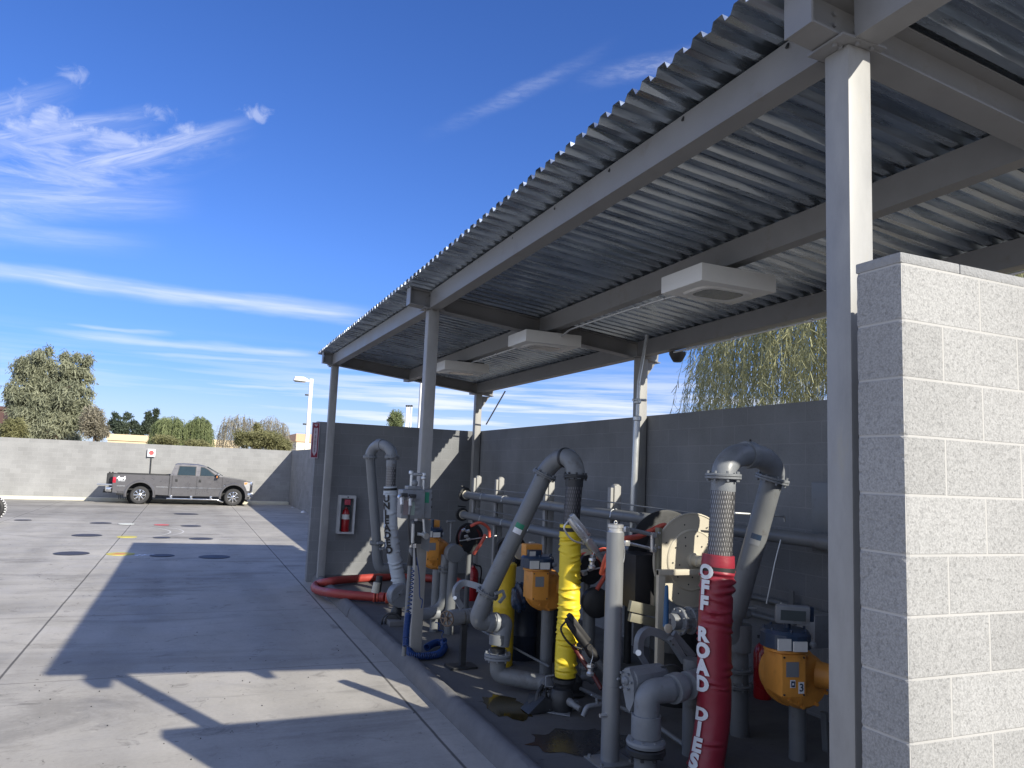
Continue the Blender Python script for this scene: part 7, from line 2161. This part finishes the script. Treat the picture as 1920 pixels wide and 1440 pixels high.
# ================================================================ trees
def leaf_mat(name, c1, c2, rough=0.6, scale=0.8):
    m = bpy.data.materials.new(name); m.use_nodes = True
    t = m.node_tree; b = t.nodes['Principled BSDF']; N = t.nodes.new; L = t.links.new
    geo = N('ShaderNodeNewGeometry'); oi = N('ShaderNodeTexNoise'); oi.inputs['Scale'].default_value = scale; oi.inputs['Detail'].default_value = 3
    L(geo.outputs['Position'], oi.inputs['Vector'])
    wn_ = N('ShaderNodeTexWhiteNoise'); wn_.noise_dimensions = '1D'; L(geo.outputs['Random Per Island'], wn_.inputs['W'])
    ad = N('ShaderNodeMath'); ad.operation = 'MULTIPLY_ADD'; L(wn_.outputs['Value'], ad.inputs[0]); ad.inputs[1].default_value = 0.55
    sb = N('ShaderNodeMath'); sb.operation = 'MULTIPLY_ADD'; L(oi.outputs[0], sb.inputs[0]); sb.inputs[1].default_value = 1.3; sb.inputs[2].default_value = -0.4
    L(sb.outputs[0], ad.inputs[2]); ad.use_clamp = True
    mx = N('ShaderNodeMix'); mx.data_type = 'RGBA'; L(ad.outputs[0], mx.inputs[0]); mx.inputs[6].default_value = (*c1, 1); mx.inputs[7].default_value = (*c2, 1)
    L(mx.outputs[2], b.inputs['Base Color']); b.inputs['Roughness'].default_value = rough; b.inputs['Specular IOR Level'].default_value = 0.3
    tr_ = N('ShaderNodeBsdfTranslucent'); L(mx.outputs[2], tr_.inputs[0])
    ms = N('ShaderNodeMixShader'); ms.inputs[0].default_value = 0.3
    out = [n_ for n_ in t.nodes if n_.type == 'OUTPUT_MATERIAL'][0]
    L(b.outputs[0], ms.inputs[1]); L(tr_.outputs[0], ms.inputs[2]); L(ms.outputs[0], out.inputs[0])
    return m


L_OLIVE = leaf_mat('olive_leaf', (0.14, 0.16, 0.11), (0.40, 0.41, 0.28), scale=0.6)
L_WILLOW = leaf_mat('willow_leaf', (0.10, 0.14, 0.06), (0.31, 0.35, 0.17), scale=0.7)
L_TAN = leaf_mat('dry_twig', (0.17, 0.155, 0.11), (0.42, 0.385, 0.30), scale=0.7)
L_DARK = leaf_mat('pine_leaf', (0.035, 0.055, 0.045), (0.12, 0.15, 0.10), scale=0.9)
L_GOLD = leaf_mat('golden_weeping_leaf', (0.15, 0.17, 0.085), (0.50, 0.485, 0.27), scale=1.1)
L_BUSH = leaf_mat('olive_bush_leaf', (0.13, 0.135, 0.06), (0.33, 0.32, 0.16), scale=0.8)
M_BARK = mat('bark', (0.16, 0.12, 0.09), 0.9, var=0.25, vscale=6, bump=0.6, bscale=20)
M_PALEBARK = mat('pale_bark', (0.55, 0.48, 0.36), 0.85, var=0.15, vscale=3)


def leaf_verts(V_, F_, p, d, l, w, rr):
    """a leaf: a quad along d"""
    u = V((rr.gauss(0, 1), rr.gauss(0, 1), rr.gauss(0, 1)))
    s_ = d.cross(u)
    if s_.length < 1e-5: s_ = V((1, 0, 0))
    s_ = s_.normalized() * w * 0.5
    i = len(V_)
    V_ += [p - s_ * 0.6, p + s_ * 0.6, p + d * l + s_ * 0.5, p + d * l - s_ * 0.5]
    F_.append((i, i + 1, i + 2, i + 3))


def mesh_obj(name, V_, F_, m, parent):
    po = ORG[parent.name]
    me = bpy.data.meshes.new(name); me.from_pydata([tuple(v - po) for v in V_], [], F_); me.materials.append(m)
    o = bpy.data.objects.new(name, me); C.objects.link(o); o.parent = parent; ORG[o.name] = po
    return o


def trunk(root, base, top, r, limbs, rr, m=M_BARK, crown_r=2.0):
    bm = BM()
    base = V(base); top = V(top)
    pts = [base, base.lerp(top, 0.35) + V((rr.uniform(-.1, .1), 0, 0)) * r * 6, base.lerp(top, 0.7), top]
    tube(bm, spline(pts, 5), [r * (1 - 0.7 * k / 15) for k in range(16)], 10)
    for k in range(limbs):
        t_ = rr.uniform(0.3, 0.95); s_ = base.lerp(top, t_); a = rr.uniform(0, 2 * PI)
        e = s_ + V((math.cos(a), math.sin(a), rr.uniform(0.3, 0.9))) * crown_r * rr.uniform(0.5, 0.9)
        tube(bm, spline([s_, s_.lerp(e, 0.5) + V((0, 0, rr.uniform(-.1, .25))) * crown_r, e], 4), [r * 0.4 * (1 - 0.85 * q / 8) for q in range(9)], 6)
    return obj('trunk', bm, m, root)


def clump_tree(label, base, h, blobs, m, leaf=0.25, n=16000, seed=0, droop=0.5, trunk_r=0.25, cat='tree', name='tree', bark=None, dens_edge=0.55, aspect=0.35):
    """blobs: [(dx,dy,z,rx,ry,rz)] in metres around the base"""
    rr = random.Random(seed); base = V(base)
    root = thing(name, label, cat, base)
    cx_ = sum(b_[0] for b_ in blobs) / len(blobs)
    trunk(root, base, base + V((cx_ * 0.5, 0, h * 0.8)), trunk_r, 9, rr, bark or M_BARK, max(b_[3] for b_ in blobs))
    # sub-clumps inside each blob
    V_, F_ = [], []
    vol = [b_[3] * b_[4] * b_[5] for b_ in blobs]; sv = sum(vol)
    subs = []
    for b_, v_ in zip(blobs, vol):
        for k in range(max(6, int(95 * v_ / sv * len(blobs) ** 0.5))):
            while True:
                p = V((rr.uniform(-1, 1), rr.uniform(-1, 1), rr.uniform(-1, 1)))
                if 0.15 < p.length < 1: break
            p = p * (0.55 + 0.45 * p.length) if p.length > 0.3 else p
            s_ = rr.uniform(0.16, 0.34)
            subs.append((base + V((b_[0] + p.x * b_[3], b_[1] + p.y * b_[4], b_[2] + p.z * b_[5])), s_ * b_[3], s_ * b_[5] * 0.9))
    per = n // len(subs)
    for c_, rx_, rz_ in subs:
        for k in range(per):
            q = V((rr.gauss(0, dens_edge), rr.gauss(0, dens_edge), rr.gauss(0, dens_edge)))
            p = c_ + V((q.x * rx_, q.y * rx_, q.z * rz_ - droop * rx_ * (q.x ** 2 + q.y ** 2) * 0.5))
            d = V((rr.gauss(0, 0.6), rr.gauss(0, 0.6), rr.gauss(0, 0.6) - droop * 1.4)).normalized()
            leaf_verts(V_, F_, p, d, leaf * rr.uniform(0.6, 1.3), leaf * aspect * rr.uniform(0.7, 1.3), rr)
    mesh_obj('crown', V_, F_, m, root)
    return root


def weeping_tree(label, base, h, R_, m, strands=260, slen=2.0, leaf=0.14, seed=0, spread_z=0.45, trunk_r=0.16, width=0.03, cat='tree', sub=5, per=None, name='weeping_tree', bark=None, arc=0.35, R_y=None, per_side=2, tips=None):
    """branches arch out of the crown and hang down, lined with small leaves"""
    rr = random.Random(seed); base = V(base); R_y = R_y or R_
    root = thing(name, label, cat, base)
    trunk(root, base, base + V((0, 0, h * 0.8)), trunk_r, 10, rr, bark or M_BARK, R_ * 0.8)
    V_, F_ = [], []
    bmt = BM()
    for s_ in range(strands):
        a = rr.uniform(0, 2 * PI); q = math.sqrt(rr.uniform(0, 1))
        x = math.cos(a) * q * R_; y = math.sin(a) * q * R_y
        top = base + V((x, y, h * (1 - spread_z * q * q * rr.uniform(0.4, 1.2)) + rr.uniform(-0.05, 0.03) * h))
        out = V((math.cos(a), math.sin(a), 0))
        L_ = slen * rr.uniform(0.45, 1.15)
        pts = []
        sway = V((rr.gauss(0, 0.12), rr.gauss(0, 0.12), 0))
        for k in range(9):
            t_ = k / 8
            pts.append(top + out * (arc * L_ * 0.5 * (1 - (1 - t_) ** 2)) + sway * t_ * L_ * 0.6 + V((0, 0, arc * 0.25 * L_ * math.sin(min(1, t_ * 2.2) * PI) * 0.8 - L_ * t_ ** 1.4)))
        # twig ribbon
        w_ = width * rr.uniform(0.6, 1.2)
        sd = V((rr.gauss(0, 1), rr.gauss(0, 1), 0)).normalized() * w_ * 0.5
        i0 = len(V_)
        for k, p in enumerate(pts):
            f = 1 - 0.75 * k / 8
            V_.append(p - sd * f); V_.append(p + sd * f)
        for k in range(8):
            b0 = i0 + 2 * k; F_.append((b0, b0 + 1, b0 + 3, b0 + 2))
        nleaf = per or int(L_ / leaf * 3.2)
        for k in range(nleaf):
            t_ = rr.uniform(0.05, 1.0); kk = min(7, int(t_ * 8)); p = pts[kk].lerp(pts[kk + 1], t_ * 8 - kk)
            d = ((pts[kk + 1] - pts[kk]).normalized() + V((rr.gauss(0, 0.45), rr.gauss(0, 0.45), rr.gauss(0, 0.25)))).normalized()
            leaf_verts(V_, F_, p, d, leaf * rr.uniform(0.7, 1.5), leaf * 0.16 * rr.uniform(0.7, 1.4), rr)
    bmt.free()
    mesh_obj('crown', V_, F_, m, root)
    return root


def at(px, py, Y):
    p = PY(px, py, Y); return p


# big twin-headed tree at the left
Yt = 62
def W2(px0, px1, Y): return abs(PY(px1, 800, Y).x - PY(px0, 800, Y).x)
bx0 = PY(95, 800, Yt)


def blob(px, py, rpx, rpy, Y, base, ry=None):
    c = PY(px, py, Y); s_ = abs(PY(px + 100, py, Y).x - PY(px, py, Y).x) / 100
    return (c.x - base.x, 0, c.z, rpx * s_, (ry or rpx) * s_, rpy * s_)


base = V((bx0.x, Yt, 0))
bl_ = [blob(66, 676, 36, 44, Yt, base), blob(138, 692, 36, 46, Yt, base), blob(60, 745, 48, 54, Yt, base), blob(118, 750, 50, 54, Yt, base),
       blob(30, 750, 24, 42, Yt, base), blob(80, 800, 70, 42, Yt, base), blob(150, 790, 36, 44, Yt, base)]
clump_tree('big twin headed grey green tree at the far left behind the wall', base, PY(70, 640, Yt).z, bl_, L_OLIVE, leaf=0.26, n=64000, seed=3, droop=0.6, trunk_r=0.4, name='big_tree', dens_edge=0.6)
base = V((PY(178, 800, 58).x, 58, 0))
clump_tree('sparse brownish shrub tree leaning at the right side of the big tree', base, PY(178, 760, 58).z, [blob(172, 790, 20, 32, 58, base), blob(188, 808, 14, 24, 58, base)], L_TAN, leaf=0.2, n=6500, seed=5, droop=0.1, trunk_r=0.12, name='shrub_tree')
base = V((PY(22, 820, 57).x, 57, 0))
clump_tree('low olive bush under the left side of the big tree', base, 4, [blob(25, 805, 22, 26, 57, base)], L_BUSH, leaf=0.2, n=5000, seed=6, droop=0.2, trunk_r=0.1, name='bush', cat='bush')
# two dark open pines
for i, (px_, top_, wid, l, sd) in enumerate(((228, 769, 26, 'dark open crowned pine right of the big tree', 7), (277, 768, 13, 'slim dark pine with two pointed tops left of the willows', 8))):
    Y = 105; base = V((PY(px_, 830, Y).x, Y, 0))
    if i == 0: bb = [blob(217, 782, 8, 9, Y, base), blob(238, 781, 9, 7, Y, base), blob(227, 802, 17, 16, Y, base), blob(248, 795, 10, 8, Y, base), blob(207, 798, 6, 12, Y, base), blob(258, 808, 14, 12, Y, base)]
    else: bb = [blob(279, 779, 5, 9, Y, base), blob(293, 774, 5, 7, Y, base), blob(277, 800, 9, 15, Y, base), blob(290, 795, 7, 14, Y, base)]
    clump_tree(l, base, PY(px_, top_, Y).z, bb, L_DARK, leaf=0.34, n=6500, seed=sd, droop=0.0, trunk_r=0.25, name='pine_tree', dens_edge=0.5, aspect=0.4)
# weeping green pair
for px_, top_, wpx, l, sd, mm in ((318, 778, 34, 'wide green weeping willow behind the far wall', 11, L_WILLOW), (371, 778, 24, 'rounder green weeping willow to the right of the wide one', 12, L_WILLOW), (300, 785, 16, 'pale narrow willow left behind the wide one', 13, L_WILLOW),
                                   (448, 774, 40, 'tan leafless weeping tree with pale forked trunk', 14, L_TAN), (508, 778, 32, 'thin olive weeping tree left of the light pole', 15, L_TAN)):
    Y = 75 + sd * 0.5; base = V((PY(px_, 830, Y).x, Y, 0)); s_ = abs(PY(px_ + 50, 800, Y).x - PY(px_ - 50, 800, Y).x) / 100
    top_z = PY(px_, top_, Y).z
    weeping_tree(l, base, top_z * 0.97, wpx * s_, mm, strands=330 if mm is L_WILLOW else 210, slen=top_z * 0.55, leaf=0.28, seed=sd, spread_z=0.28, width=0.05, trunk_r=0.16, arc=0.22, per=34 if mm is L_WILLOW else 14, bark=M_PALEBARK if sd >= 14 else None)
base = V((PY(470, 830, 70).x, 70, 0))
clump_tree('rounded olive bush tree in front of the tan weeping tree', base, PY(470, 800, 70).z, [blob(462, 822, 24, 18, 70, base), blob(495, 824, 34, 18, 70, base), blob(525, 832, 24, 14, 70, base), blob(478, 806, 14, 14, 70, base)], L_BUSH, leaf=0.22, n=15000, seed=16, droop=0.1, trunk_r=0.12, name='bush_tree')
base = V((PY(340, 830, 72).x, 72, 0))
clump_tree('low mixed green bushes under the willows', base, 4, [blob(310, 826, 24, 10, 72, base), blob(370, 832, 24, 8, 72, base)], L_BUSH, leaf=0.2, n=6000, seed=17, droop=0.1, trunk_r=0.08, name='bush', cat='bush')
base = V((PY(742, 800, 88).x, 88, 0))
clump_tree('little rounded tree peeping over the end wall beside the vent pipes', base, PY(742, 768, 88).z, [blob(742, 788, 13, 16, 88, base), blob(738, 778, 7, 9, 88, base)], L_WILLOW, leaf=0.3, n=3500, seed=18, droop=0.1, trunk_r=0.15, name='small_tree')

# large golden weeping tree beyond the wall on the right
bt = V((12.6, 9.5, 0))
weeping_tree('large golden green weeping tree hanging over the wall at right, under the roof edge', bt, 6.9, 4.6, L_GOLD, strands=2300, slen=3.3, leaf=0.12, seed=30, spread_z=0.36, width=0.012, trunk_r=0.2, arc=0.2, per=46, R_y=4.0)

# ---- extra pipework in the gap between the yellow sleeve and the bollard
rs2 = thing('riser_group', 'thick grey riser with a dark round cover between the yellow sleeve and the bollard', 'pipework', PY(1105, 1300, 7.0))
p = PY(1104, 1200, 7.0)
bm = BM(); tube(bm, [V((p.x, 7.0, 0.12)), V((p.x, 7.0, PY(1104, 1110, 7.0).z))], 0.06, 24); obj('riser', bm, M_PIPE, rs2)
q = PY(1122, 1130, 6.9)
bm = BM(); lathe(bm, q + V((0, 0.07, 0)), (-0.3, -1, 0), [(0, 0.13), (0.01, 0.15), (0.10, 0.15), (0.11, 0.14), (0.13, 0.09), (0.135, 0.02)], 32); obj('round_cover', bm, M_DARK, rs2)
add_flange(rs2, V((p.x, 7.0, PY(1104, 1250, 7.0).z)), (0, 0, 1), 0.095, 0.03, 8)
drum(1262, 1330, 6.15, 0.23, 0.72, M_DARK, 'black drum in the dark gap under the large hose reel')
hp = thing('hand_pump', 'dark pump casting standing on the slab left of the bollard foot', 'pump', PZ(1085, 1345, 0.12))
q = PZ(1092, 1320, 0.12) + V((0.05, 0.25, 0))
bm = BM(); lathe(bm, q, (0, 0, 1), [(0, 0.09), (0.02, 0.10), (0.04, 0.07), (0.14, 0.075), (0.17, 0.05), (0.2, 0.02)], 20); obj('casting', bm, M_DARK, hp)
bm = BM(); tube(bm, spline([q + V((0, 0, 0.12)), q + V((0.12, 0.02, 0.15)), q + V((0.22, 0.05, 0.1))], 6), 0.03, 12); obj('spout', bm, M_CAST, hp)
# gravel crumbs and litter on the yard near the lane
rg = random.Random(77)
bm = BM()
for k in range(60):
    x = rg.gauss(0.3, 0.9); y = rg.gauss(8.2, 1.2)
    r_ = rg.uniform(0.003, 0.007)
    bmesh.ops.create_icosphere(bm, subdivisions=1, radius=r_, matrix=Matrix.Translation((x, y, r_ * 0.5)))
o = obj('crumbs', bm, M_DARK, smooth=False); o['kind'] = 'stuff'; o['label'] = 'dark crumbs of grit scattered on the sunlit concrete'
